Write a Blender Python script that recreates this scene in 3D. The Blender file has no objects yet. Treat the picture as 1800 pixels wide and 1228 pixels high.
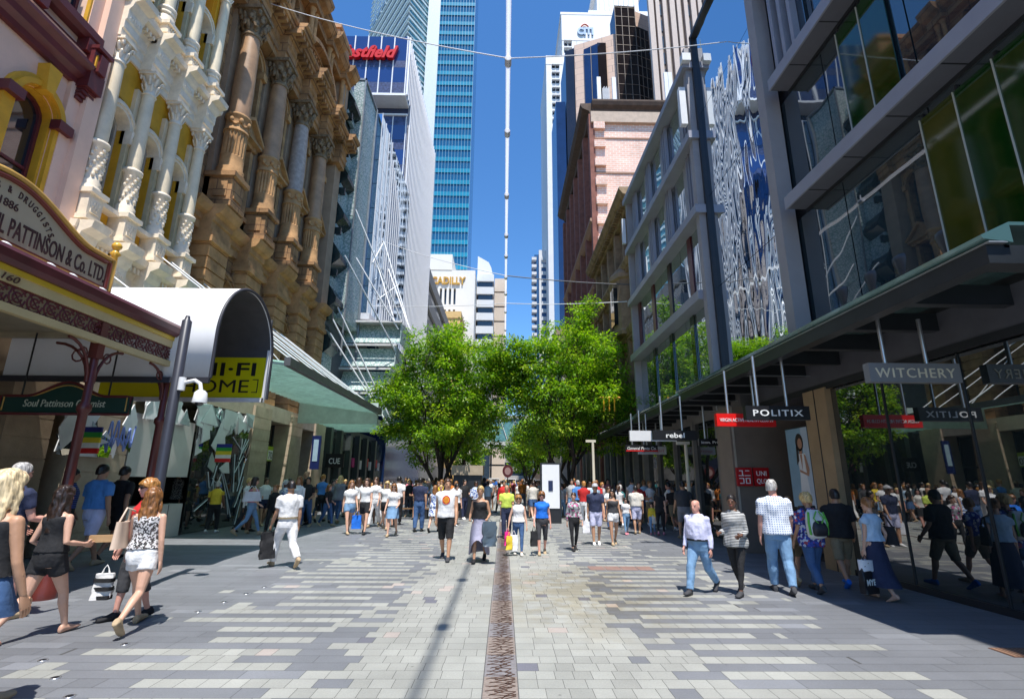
import bpy, bmesh, math, random
from math import sin, cos, pi, radians, sqrt, atan2
from mathutils import Vector, Matrix, noise
random.seed(7)
sc = bpy.context.scene
COL = sc.collection
# ---------------------------------------------------------------- camera
CAM_H = 1.72
P_, Y_, R_ = radians(14.4), radians(0.8), radians(0.4)
fw = Vector((sin(Y_)*cos(P_), cos(Y_)*cos(P_), sin(P_)))
rt = Vector((cos(Y_), -sin(Y_), 0)); up = rt.cross(fw)
rt2 = rt*cos(R_)+up*sin(R_); up2 = up*cos(R_)-rt*sin(R_)
cd = bpy.data.cameras.new('camera'); cam = bpy.data.objects.new('camera', cd); COL.objects.link(cam)
cam.matrix_world = Matrix(((rt2.x, up2.x, -fw.x, 0), (rt2.y, up2.y, -fw.y, 0), (rt2.z, up2.z, -fw.z, CAM_H), (0, 0, 0, 1)))
cd.sensor_width = 36; cd.lens = 36*895/1800; cd.clip_end = 3000; cd.clip_start = .05
sc.camera = cam
# ---------------------------------------------------------------- light
SUN = Vector((0.06, -0.40, 1)).normalized()
w = bpy.data.worlds.new('World'); sc.world = w; w.use_nodes = True
nt = w.node_tree; nt.nodes.clear()
sky = nt.nodes.new('ShaderNodeTexSky'); sky.sky_type = 'NISHITA'; sky.sun_disc = False
sky.sun_elevation = math.asin(SUN.z); sky.sun_rotation = atan2(SUN.x, SUN.y)
sky.air_density = 1.0; sky.dust_density = 0.15; sky.ozone_density = 4.5; sky.altitude = 200
hs = nt.nodes.new('ShaderNodeHueSaturation'); hs.inputs['Saturation'].default_value = 1.18
bg = nt.nodes.new('ShaderNodeBackground'); bg.inputs[1].default_value = 0.135
wo = nt.nodes.new('ShaderNodeOutputWorld')
nt.links.new(sky.outputs[0], hs.inputs['Color']); tn = nt.nodes.new('ShaderNodeMix'); tn.data_type = 'RGBA'; tn.blend_type = 'MULTIPLY'; tn.inputs[0].default_value = 1; tn.inputs[7].default_value = (1.03, 1.12, 1.18, 1)
nt.links.new(hs.outputs[0], tn.inputs[6]); nt.links.new(tn.outputs[2], bg.inputs[0]); nt.links.new(bg.outputs[0], wo.inputs[0])
sd = bpy.data.lights.new('sun', 'SUN'); sd.energy = 4.6; sd.angle = radians(.5); sd.color = (1, .965, .91)
so = bpy.data.objects.new('sun', sd); COL.objects.link(so); so.rotation_euler = SUN.to_track_quat('Z', 'Y').to_euler()
sc.view_settings.view_transform = 'Standard'; sc.view_settings.look = 'None'; sc.view_settings.gamma = 1
sc.view_settings.exposure = 0.55
# ---------------------------------------------------------------- materials
MATS = {}
def M(name, rgb, rough=.7, metal=0., var=.12, scale=2.5, bump=0., bscale=30, spec=.5, ior=None, alpha=None, trans=0., emit=0., tex=None, obj=False, coat=0.):
    if name in MATS: return MATS[name]
    m = bpy.data.materials.new(name); m.use_nodes = True; n = m.node_tree.nodes; L = m.node_tree.links
    b = n['Principled BSDF']; b.inputs['Roughness'].default_value = rough; b.inputs['Metallic'].default_value = metal
    b.inputs['Specular IOR Level'].default_value = spec
    if ior: b.inputs['IOR'].default_value = ior
    if alpha is not None: b.inputs['Alpha'].default_value = alpha
    if trans: b.inputs['Transmission Weight'].default_value = trans
    if coat: b.inputs['Coat Weight'].default_value = coat; b.inputs['Coat Roughness'].default_value = .1
    tc = n.new('ShaderNodeTexCoord'); co = tc.outputs['Object']
    rgba = (*rgb, 1)
    src = None
    if tex: src = tex(n, L, co)
    if var > 0:
        nz = n.new('ShaderNodeTexNoise'); nz.inputs['Scale'].default_value = scale; nz.inputs['Detail'].default_value = 6; nz.inputs['Roughness'].default_value = .65
        L.new(co, nz.inputs['Vector'])
        mr = n.new('ShaderNodeMapRange'); mr.inputs[1].default_value = .3; mr.inputs[2].default_value = .7; mr.inputs[3].default_value = 1-var*1.6; mr.inputs[4].default_value = 1+var
        L.new(nz.outputs[0], mr.inputs[0])
        mx = n.new('ShaderNodeMix'); mx.data_type = 'RGBA'; mx.blend_type = 'MULTIPLY'; mx.inputs[0].default_value = 1; mx.inputs[6].default_value = rgba
        if src: L.new(src, mx.inputs[6])
        L.new(mr.outputs[0], mx.inputs[7]); L.new(mx.outputs[2], b.inputs['Base Color'])
    else:
        b.inputs['Base Color'].default_value = rgba
        if src: L.new(src, b.inputs['Base Color'])
    if bump:
        n2 = n.new('ShaderNodeTexNoise'); n2.inputs['Scale'].default_value = bscale; n2.inputs['Detail'].default_value = 4; L.new(co, n2.inputs['Vector'])
        bp = n.new('ShaderNodeBump'); bp.inputs['Strength'].default_value = bump; bp.inputs['Distance'].default_value = .02
        L.new(n2.outputs[0], bp.inputs['Height']); L.new(bp.outputs[0], b.inputs['Normal'])
    if emit: b.inputs['Emission Color'].default_value = rgba; b.inputs['Emission Strength'].default_value = emit
    MATS[name] = m; return m
def _b(): pass
def bricks(c1, c2, mc, bw=.24, bh=.086, mort=.012):
    def f(n, L, co):
        s = n.new('ShaderNodeSeparateXYZ'); L.new(co, s.inputs[0])
        a = n.new('ShaderNodeMath'); a.operation = 'ADD'; L.new(s.outputs[0], a.inputs[0]); L.new(s.outputs[1], a.inputs[1])
        c = n.new('ShaderNodeCombineXYZ'); L.new(a.outputs[0], c.inputs[0]); L.new(s.outputs[2], c.inputs[1])
        t = n.new('ShaderNodeTexBrick'); L.new(c.outputs[0], t.inputs['Vector']); t.inputs['Scale'].default_value = 1
        t.inputs['Color1'].default_value = (*c1, 1); t.inputs['Color2'].default_value = (*c2, 1); t.inputs['Mortar'].default_value = (*mc, 1)
        t.inputs['Brick Width'].default_value = bw; t.inputs['Row Height'].default_value = bh; t.inputs['Mortar Size'].default_value = mort
        return t.outputs[0]
    return f
def grid2(base, line, sx, sz, lw):   # panel joints
    return bricks(base, tuple(c*.93 for c in base), line, sx, sz, lw)
def wavy_mirror(name, rgb, strength, scale, rough=.015, metal=1.0, stretch=(1, 1, .35), spec=.5, ior=1.5):
    if name in MATS: return MATS[name]
    m = bpy.data.materials.new(name); m.use_nodes = True; n = m.node_tree.nodes; L = m.node_tree.links
    b = n['Principled BSDF']; b.inputs['Roughness'].default_value = rough; b.inputs['Metallic'].default_value = metal
    b.inputs['Base Color'].default_value = (*rgb, 1); b.inputs['IOR'].default_value = ior
    tc = n.new('ShaderNodeTexCoord'); mp = n.new('ShaderNodeMapping'); mp.inputs['Scale'].default_value = stretch
    nz = n.new('ShaderNodeTexNoise'); nz.inputs['Scale'].default_value = scale; nz.inputs['Detail'].default_value = 2
    bp = n.new('ShaderNodeBump'); bp.inputs['Strength'].default_value = strength; bp.inputs['Distance'].default_value = .1
    L.new(tc.outputs['Object'], mp.inputs[0]); L.new(mp.outputs[0], nz.inputs['Vector']); L.new(nz.outputs[0], bp.inputs['Height']); L.new(bp.outputs[0], b.inputs['Normal'])
    MATS[name] = m; return m
# ---------------------------------------------------------------- mesh builder
class MB:
    def __init__(s): s.v = []; s.f = []; s.m = []; s.s = []; s.isl = []
    def add(s, vs, fs, m=0, sm=False):
        o = len(s.v); s.v += [tuple(p) for p in vs]
        for f in fs: s.f.append(tuple(i+o for i in f)); s.m.append(m); s.s.append(sm)
        s.isl.append((o, len(s.v), len(s.f)-len(fs), len(s.f)))
        return s
    def box(s, x0, x1, y0, y1, z0, z1, m=0):
        x0, x1 = min(x0, x1), max(x0, x1); y0, y1 = min(y0, y1), max(y0, y1); z0, z1 = min(z0, z1), max(z0, z1)
        return s.add([(x0,y0,z0),(x1,y0,z0),(x1,y1,z0),(x0,y1,z0),(x0,y0,z1),(x1,y0,z1),(x1,y1,z1),(x0,y1,z1)],
              [(0,3,2,1),(4,5,6,7),(0,1,5,4),(1,2,6,5),(2,3,7,6),(3,0,4,7)], m)
    def ext(s, poly, ax, c0, c1, m=0):
        n = len(poly)
        def P(a, b, c): return (c, a, b) if ax == 'x' else ((a, c, b) if ax == 'y' else (a, b, c))
        vs = [P(a, b, c0) for a, b in poly]+[P(a, b, c1) for a, b in poly]
        fs = [tuple(range(n)), tuple(range(2*n-1, n-1, -1))]+[(i, (i+1) % n, (i+1) % n+n, i+n) for i in range(n)]
        return s.add(vs, fs, m)
    def loft(s, rings, m=0, sm=True, cap=True, closed=True):
        n = len(rings[0]); vs = [p for r in rings for p in r]; fs = []
        for k in range(len(rings)-1):
            for i in range(n if closed else n-1):
                j = (i+1) % n; fs.append((k*n+i, k*n+j, (k+1)*n+j, (k+1)*n+i))
        s.add(vs, fs, m, sm)
        if cap and closed:
            s.add(rings[0], [tuple(range(n))[::-1]], m, False); s.add(rings[-1], [tuple(range(n))], m, False)
        return s
    def lathe(s, cx, cy, prof, n=12, m=0, a0=0, a1=2*pi, sm=True, cap=True):
        full = abs(a1-a0-2*pi) < 1e-4; k = n if full else n+1
        rings = [[(cx+r*cos(a0+(a1-a0)*i/n), cy+r*sin(a0+(a1-a0)*i/n), z) for i in range(k)] for r, z in prof]
        return s.loft(rings, m, sm, cap and full, full)
    def tube(s, pts, r, n=8, m=0, sm=True, cap=True):
        pts = [Vector(p) for p in pts]; rs = r if isinstance(r, (list, tuple)) else [r]*len(pts)
        rings = []; ref = None
        for i, p in enumerate(pts):
            d = (pts[min(i+1, len(pts)-1)]-pts[max(i-1, 0)]).normalized()
            if ref is None:
                ref = Vector((0, 0, 1)) if abs(d.z) < .9 else Vector((1, 0, 0))
            a = d.cross(ref).normalized(); b = d.cross(a); ref = -b if b.length > 0 else ref
            rings.append([p+(a*cos(2*pi*k/n)+b*sin(2*pi*k/n))*rs[i] for k in range(n)])
        return s.loft(rings, m, sm, cap)
    def ell(s, c, r, n=8, k=6, m=0, rot=None):
        rings = []
        for i in range(1, k):
            t = pi*i/k; ring = []
            for j in range(n):
                p = Vector((r[0]*sin(t)*cos(2*pi*j/n), r[1]*sin(t)*sin(2*pi*j/n), -r[2]*cos(t)))
                if rot: p = rot @ p
                ring.append(p+Vector(c))
            rings.append(ring)
        s.loft(rings, m, True, False)
        lo = Vector((0, 0, -r[2])); hi = Vector((0, 0, r[2]))
        if rot: lo = rot @ lo; hi = rot @ hi
        s.add([lo+Vector(c)]+rings[0], [(0, (j+1) % n+1, j+1) for j in range(n)], m, True)
        s.add([hi+Vector(c)]+rings[-1], [(0, j+1, (j+1) % n+1) for j in range(n)], m, True)
        return s
    def mesh(s, name, mats, off=(0, 0, 0), recalc=True):
        me = bpy.data.meshes.new(name); ox, oy, oz = off
        me.from_pydata([(x-ox, y-oy, z-oz) for x, y, z in s.v], [], s.f)
        for mt in (mats if isinstance(mats, (list, tuple)) else [mats]): me.materials.append(mt)
        me.polygons.foreach_set('material_index', s.m); me.polygons.foreach_set('use_smooth', s.s)
        me.update()
        if recalc:
            bm = bmesh.new(); bm.from_mesh(me); bmesh.ops.recalc_face_normals(bm, faces=bm.faces); bm.to_mesh(me); bm.free()
        return me
    def build_each(s, name, mats, parent):
        for a, b, fa, fb in s.isl:
            q = MB(); q.v = s.v[a:b]; q.f = [tuple(i-a for i in f) for f in s.f[fa:fb]]; q.m = s.m[fa:fb]; q.s = s.s[fa:fb]; q.build(name, mats, parent)
    def build(s, name, mats, parent=None, off=None, recalc=True):
        if off is None: off = root_loc(parent) if parent else (0, 0, 0)
        o = bpy.data.objects.new(name, s.mesh(name, mats, off, recalc)); COL.objects.link(o)
        if parent: o.parent = parent
        return o
def root_loc(o):
    while o.parent: o = o.parent
    return tuple(o.get('_o', (0, 0, 0)))
def tag(o, label=None, cat=None, group=None, kind=None):
    if label: o['label'] = label
    if cat: o['category'] = cat
    if group: o['group'] = group
    if kind: o['kind'] = kind
    return o
def thing(name, loc, label, cat, group=None):
    e = bpy.data.objects.new(name, None); COL.objects.link(e); e.location = loc; e['_o'] = tuple(loc); e.empty_display_size = .2
    return tag(e, label, cat, group)
def solo(mb, name, mats, label, cat, loc=None, group=None, recalc=True):
    vs = mb.v; loc = loc or (sum(p[0] for p in vs)/len(vs), sum(p[1] for p in vs)/len(vs), min(p[2] for p in vs))
    o = mb.build(name, mats, None, loc, recalc); o.location = loc; return tag(o, label, cat, group)
def dup(o, parent=None, dloc=(0, 0, 0)):
    c = o.copy(); COL.objects.link(c); c.parent = parent if parent else o.parent
    c.location = (o.location[0]+dloc[0], o.location[1]+dloc[1], o.location[2]+dloc[2])
    for ch in [x for x in o.children]:
        g = ch.copy(); COL.objects.link(g); g.parent = c
    return c
_tc = {}
def text(mb, s, o, right, upv, h, width=None, m=0, bold=0., ext=.01, align='L', shear=0., sp=1.):
    """lettering as real geometry: o = origin (left/centre of baseline), h = cap height"""
    key = (s, bold, shear, sp)
    if key not in _tc:
        c = bpy.data.curves.new('t', 'FONT'); c.body = s; c.size = 1; c.offset = bold; c.extrude = .5; c.shear = shear; c.resolution_u = 3; c.space_character = sp
        ob = bpy.data.objects.new('t', c); COL.objects.link(ob)
        me = bpy.data.meshes.new_from_object(ob.evaluated_get(bpy.context.evaluated_depsgraph_get()))
        _tc[key] = ([v.co.copy() for v in me.vertices], [tuple(p.vertices) for p in me.polygons])
        bpy.data.objects.remove(ob); bpy.data.curves.remove(c); bpy.data.meshes.remove(me)
    V, Fc = _tc[key]
    xs = [v.x for v in V]; x0, x1 = min(xs), max(xs); k = h/.727; kx = k if width is None else width/(x1-x0)
    right = Vector(right).normalized(); upv = Vector(upv).normalized(); nn = right.cross(upv); o = Vector(o)
    sh = 0 if align == 'L' else (-(x1-x0)*kx/2)
    mb.add([o+right*((v.x-x0)*kx+sh)+upv*(v.y*k)+nn*(v.z*ext+ext*.4) for v in V], Fc, m)
    return mb
class Wall:
    """frame on a street wall: s along Y, z up, d out from the wall towards the street"""
    def __init__(s, x0, sg): s.x0 = x0; s.sg = sg
    def X(s, d): return s.x0+s.sg*d
    def box(s, mb, s0, s1, d0, d1, z0, z1, m=0): return mb.box(s.X(d0), s.X(d1), s0, s1, z0, z1, m)
    def corn(s, mb, s0, s1, z0, prof, m=0):
        return mb.ext([(s.X(d), z0+z) for d, z in prof], 'y', s0, s1, m)
    def arch(s, mb, c, w, zs, th, d0, d1, m=0, n=12):
        r0 = w/2; r1 = r0+th
        for k in range(n):
            a, b = pi*k/n, pi*(k+1)/n
            mb.ext([(c+r0*cos(a), zs+r0*sin(a)), (c+r1*cos(a), zs+r1*sin(a)), (c+r1*cos(b), zs+r1*sin(b)), (c+r0*cos(b), zs+r0*sin(b))], 'x', s.X(d0), s.X(d1), m)
    def baywall(s, mb, s0, s1, z0, z1, d0, d1, c, w, ops, m=0):
        a, b = c-w/2, c+w/2
        if a > s0: s.box(mb, s0, a, d0, d1, z0, z1, m)
        if b < s1: s.box(mb, b, s1, d0, d1, z0, z1, m)
        z = z0; prev = None
        for zb, zt, ar in ops+[(z1, z1, False)]:
            if prev and prev[2]:
                zs = prev[1]-w/2
                poly = [(c-w/2*cos(pi*k/12), zs+w/2*sin(pi*k/12)) for k in range(13)]
                h = len(poly)//2
                mb.ext(poly[:h+1]+[(c, zb), (a, zb)], 'x', s.X(d0), s.X(d1), m)
                mb.ext(poly[h:]+[(b, zb), (c, zb)], 'x', s.X(d0), s.X(d1), m)
            elif zb > z: s.box(mb, a, b, d0, d1, z, zb, m)
            z = zt; prev = (zb, zt, ar)
    def corinthian(s, mb, c, d, z0, z1, r, m=0, lw=True):
        X = s.X(d); H = z1-z0
        mb.lathe(X, c, [(r*1.02, z0), (r*1.12, z0+.04*H), (r*.98, z0+.08*H), (r*.95, z0+.5*H), (r*1.15, z0+.8*H), (r*1.35, z0+.88*H)], 12, m)
        mb.box(X-r*1.45, X+r*1.45, c-r*1.45, c+r*1.45, z0+.88*H, z1, m)
        for row, (zz, rr, nn, ph) in enumerate(((.32, 1.12, 8, 0), (.6, 1.22, 8, .39))):
            for k in range(nn):
                a = 2*pi*k/nn+ph; R = Matrix.Rotation(a, 3, 'Z') @ Matrix.Rotation(.35, 3, 'Y')
                mb.ell((X+r*rr*cos(a), c+r*rr*sin(a), z0+zz*H), (r*.16, r*.3, H*.2), 6, 4, m, R)
        for k in range(4):
            a = pi/4+pi/2*k; mb.ell((X+r*1.55*cos(a), c+r*1.55*sin(a), z0+.78*H), (r*.28, r*.28, H*.13), 6, 5, m)
# ---------------------------------------------------------------- palette
STONE = M('sandstone', (.45, .245, .105), .85, var=.36, scale=1.1, bump=.45, bscale=16, tex=bricks((.47, .255, .105), (.39, .21, .09), (.20, .105, .05), 1.15, .46, .022))
STONE2 = M('sandstone_warm', (.52, .285, .115), .85, var=.28, scale=1.5, bump=.35, bscale=16)
GRANITE = M('pink_granite', (.42, .24, .12), .5, var=.2, scale=1.5)
CREAM = M('cream_paint', (.83, .69, .47), .55, var=.1, scale=2, bump=.1)
WHITE_ST = M('white_stucco', (.90, .77, .58), .6, var=.12, scale=3, bump=.2)
OCHRE = M('ochre_paint', (.74, .385, .02), .6, var=.12, scale=2)
PINKP = M('pink_render', (.90, .60, .44), .8, var=.06, scale=1.2, bump=.05)
MAROON = M('maroon_paint', (.13, .022, .024), .4, var=.15)
GLASS_D = M('dark_window_glass', (.012, .016, .02), .03, var=0, ior=1.9)
GREY_FR = M('grey_frame', (.10, .105, .12), .45, metal=.3, var=.08)
DARK = M('dark_metal', (.02, .022, .026), .45, var=.1)
WHITEP = M('white_paint', (.78, .78, .77), .45, var=.05)
BLACK = M('black_paint', (.012, .012, .014), .4, var=.1)
STEEL = M('steel', (.55, .56, .58), .3, metal=.8, var=.05)
# ---------------------------------------------------------------- ground
mb = MB(); mb.box(-1500, 1500, -600, 2400, -.6, -.02)
tag(mb.build('ground', M('asphalt', (.05, .05, .052), .9, var=.2)), kind='structure')
def paving():
    mt = bpy.data.materials.new('stone_pavers'); mt.use_nodes = True; n = mt.node_tree.nodes; L = mt.node_tree.links
    b = n['Principled BSDF']; b.inputs['Roughness'].default_value = .55
    at = n.new('ShaderNodeAttribute'); at.attribute_name = 'tile'
    tc = n.new('ShaderNodeTexCoord')
    def nz(sc_, det): 
        q = n.new('ShaderNodeTexNoise'); q.inputs['Scale'].default_value = sc_; q.inputs['Detail'].default_value = det; q.inputs['Roughness'].default_value = .7; L.new(tc.outputs['Object'], q.inputs['Vector']); return q
    def rng(o, a, b2, c, d):
        q = n.new('ShaderNodeMapRange'); q.inputs[1].default_value = a; q.inputs[2].default_value = b2; q.inputs[3].default_value = c; q.inputs[4].default_value = d; L.new(o, q.inputs[0]); return q.outputs[0]
    def mul(a, b2):
        q = n.new('ShaderNodeMix'); q.data_type = 'RGBA'; q.blend_type = 'MULTIPLY'; q.inputs[0].default_value = 1; L.new(a, q.inputs[6]); L.new(b2, q.inputs[7]); return q.outputs[2]
    c = mul(at.outputs['Color'], rng(nz(60, 4).outputs[0], .3, .7, .86, 1.1))
    c = mul(c, rng(nz(.7, 8).outputs[0], .35, .68, .86, 1.06))
    vo = n.new('ShaderNodeTexVoronoi'); vo.inputs['Scale'].default_value = 2.3; L.new(tc.outputs['Object'], vo.inputs['Vector'])
    c = mul(c, rng(vo.outputs['Distance'], .028, .045, .62, 1.0))
    v2 = n.new('ShaderNodeTexVoronoi'); v2.inputs['Scale'].default_value = 5.1; L.new(tc.outputs['Object'], v2.inputs['Vector'])
    c = mul(c, rng(v2.outputs['Distance'], .03, .06, .84, 1.0))
    c = mul(c, rng(nz(.22, 3).outputs[0], .38, .62, .86, 1.05))
    # old spill stain, brownish, on the right of the drain
    mp = n.new('ShaderNodeMapping'); mp.inputs['Location'].default_value = (-1.3, -9.0, 0); L.new(tc.outputs['Object'], mp.inputs[0])
    sp = n.new('ShaderNodeTexGradient'); sp.gradient_type = 'SPHERICAL'; mp2 = n.new('ShaderNodeMapping'); mp2.inputs['Scale'].default_value = (.5, .3, 1); L.new(mp.outputs[0], mp2.inputs[0]); L.new(mp2.outputs[0], sp.inputs[0])
    mm = n.new('ShaderNodeMath'); mm.operation = 'MULTIPLY'; L.new(sp.outputs[0], mm.inputs[0]); L.new(rng(nz(2.2, 8).outputs[0], .4, .62, 0, 2.2), mm.inputs[1])
    mx = n.new('ShaderNodeMix'); mx.data_type = 'RGBA'; mx.blend_type = 'MULTIPLY'; L.new(mm.outputs[0], mx.inputs[0]); L.new(c, mx.inputs[6]); mx.inputs[7].default_value = (.86, .79, .66, 1)
    L.new(mx.outputs[2], b.inputs['Base Color'])
    bp = n.new('ShaderNodeBump'); bp.inputs['Strength'].default_value = .25; bp.inputs['Distance'].default_value = .01; L.new(nz(90, 3).outputs[0], bp.inputs['Height']); L.new(bp.outputs[0], b.inputs['Normal'])
    R = random.Random(3); vs = []; fs = []; cols = []
    def tile(x0, x1, y0, y1, c):
        g = .0022 if y0 < 14 else .003
        k = len(vs); vs.extend([(x0+g, y0+g, 0), (x1-g, y0+g, 0), (x1-g, y1-g, 0), (x0+g, y1-g, 0)]); fs.append((k, k+1, k+2, k+3))
        f = R.uniform(.9, 1.08); cols.append(tuple(v*f for v in c)+(1,))
    LT = (.375, .378, .345); DK = (.192, .2, .215); PK = (.47, .41, .37); DG = (.17, .17, .2)
    y = 1.0; row = 0
    while y < 46:
        h = .207 if y < 26 else .414
        yb = y+h
        far = y > 26
        def light(a, b_):
            x = a+ (0 if not row % 2 else 0)
            while x < b_-.02:
                wd = R.choice((.17, .2, .23, .17)) if not far else .6
                x2 = min(x+wd, b_); 
                if b_-x2 < .08: x2 = b_
                q = R.random(); c = LT
                if q < .02: c = PK
                elif q < .035 and abs(x) < 2.6: c = DG
                elif q < .2: c = tuple(v*.93 for v in LT)
                tile(x, x2, y, yb, c); x = x2
        def dark(a, b_):
            x = a
            while x < b_-.02:
                x2 = min(x+R.uniform(.5, 1.1), b_)
                if b_-x2 < .2: x2 = b_
                tile(x, x2, y, yb, DK if R.random() > .08 else tuple(v*1.25 for v in DK)); x = x2
        for sgn in (-1, 1):
            e1 = R.uniform(1.25, 1.6) if (row+(0 if sgn < 0 else 1)) % 2 else R.uniform(1.35, 2.1)
            a0 = .165 if sgn < 0 else .145
            segs = []; x = e1
            lim = R.uniform(3.2, 4.6)
            on = False
            pr = (row+(0 if sgn < 0 else 1)) % 2
            while x < lim:
                if pr: ln = R.uniform(.9, 2.4) if on else R.uniform(.15, .55)
                else: ln = R.uniform(.3, .8) if on else R.uniform(1.2, 3.0)
                segs.append((x, min(x+ln, lim), on)); x += ln; on = not on
            edge = 11.5 if sgn < 0 else 7.2
            spans = [(a0, e1, True)]+segs+[(lim, edge, False)]
            for a, b_, l in spans:
                if b_-a < .05: continue
                aa, bb = (a, b_) if sgn > 0 else (-b_, -a)
                (light if l else dark)(aa, bb)
        y = yb; row += 1
    me = bpy.data.meshes.new('paving'); me.from_pydata(vs, [], fs)
    ca = me.color_attributes.new('tile', 'FLOAT_COLOR', 'CORNER'); buf = []
    for c in cols: buf.extend(c*4)
    ca.data.foreach_set('color', buf); me.materials.append(mt); me.update()
    o = bpy.data.objects.new('paving', me); COL.objects.link(o); tag(o, kind='structure')
    g = MB(); g.box(-12.5, 8.2, -20, 46, -.1, -.004); g.box(-12.5, 8.2, 46, 140, -.1, -.004, 1); g.box(-12.5, 8.2, -20, 1.0, -.003, 0, 1)
    tag(g.build('paving_bed', [M('paver_joints', (.10, .10, .098), .9), M('far_paving', (.30, .30, .30), .8, var=.12, scale=1.5)]), kind='structure')
    # drain strip with bronze zigzag inlay
    d = MB(); y = 1.0
    while y < 60:
        d.box(-.158, .138, y+.002, y+.598, -.004, .001, 0 if random.random() > .25 else 1); y += .6
    y = 1.0; k = 0
    def seg(p, q, w_=.006):
        p = Vector((*p, 0)); q = Vector((*q, 0)); t = (q-p).normalized(); nn = Vector((-t.y, t.x, 0))*w_
        d.add([(*(p+nn).xy, .0035), (*(q+nn).xy, .0035), (*(q-nn).xy, .0035), (*(p-nn).xy, .0035)], [(0, 1, 2, 3)], 2)
    rr = random.Random(5)
    while y < 34:
        xs = [-.14, -.05, .03, .12]
        for ph in (0, .09):
            a = (rr.choice((-.14, -.11)), y+ph); b_ = (rr.choice((.0, .05, .12)), y+ph+.11); c = (rr.choice((-.06, -.02, .03)), y+ph+.17); e = (rr.choice((.09, .12)), y+ph+.26); f = (rr.choice((-.14, -.1)), y+ph+.18+.11)
            seg(a, b_); seg(b_, c); seg(c, e); seg(e, f)
        y += .18
    o = d.build('drain_strip', [M('drain_stone', (.23, .215, .22), .5, var=.15, scale=20), M('drain_stone_brown', (.27, .22, .19), .5, var=.2, scale=20), M('bronze_inlay', (.13, .07, .05), .5, metal=.3, var=.1)], recalc=False)
    tag(o, kind='structure')
paving()
# ================================================================ LEFT SIDE
LW = Wall(-10.5, 1)
def rect_window(parent, mb_wall, W, c, w, zb, zt, d, frame_m, arched=False, bars=1, name='window'):
    fr = MB(); t = .07
    zs = zt-w/2 if arched else zt
    W.box(fr, c-w/2, c-w/2+t, d, d+.1, zb, zs); W.box(fr, c+w/2-t, c+w/2, d, d+.1, zb, zs); W.box(fr, c-w/2+t, c+w/2-t, d, d+.1, zb, zb+t)
    if arched: W.arch(fr, c, w-2*t, zs, t, d, d+.1, 0, 8)
    else: W.box(fr, c-w/2+t, c+w/2-t, d, d+.1, zs-t, zs)
    W.box(fr, c-w/2+t, c+w/2-t, d, d+.08, (zb+zs)/2-.03, (zb+zs)/2+.03)
    for k in range(bars): 
        x = c-w/2+w*(k+1)/(bars+1); W.box(fr, x-.02, x+.02, d+.01, d+.07, zb+t, zs)
    f = fr.build('window', frame_m, parent)
    pn = MB(); W.box(pn, c-w/2+.01, c+w/2-.01, d-.03, d+.03, zb+.01, zs)
    if arched: pn.ext([(c+(w/2-.03)*cos(pi*k/10), zs+(w/2-.03)*sin(pi*k/10)) for k in range(11)], 'x', W.X(d-.03), W.X(d+.03))
    pn.build('pane', GLASS_D, f)
    return f
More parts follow.
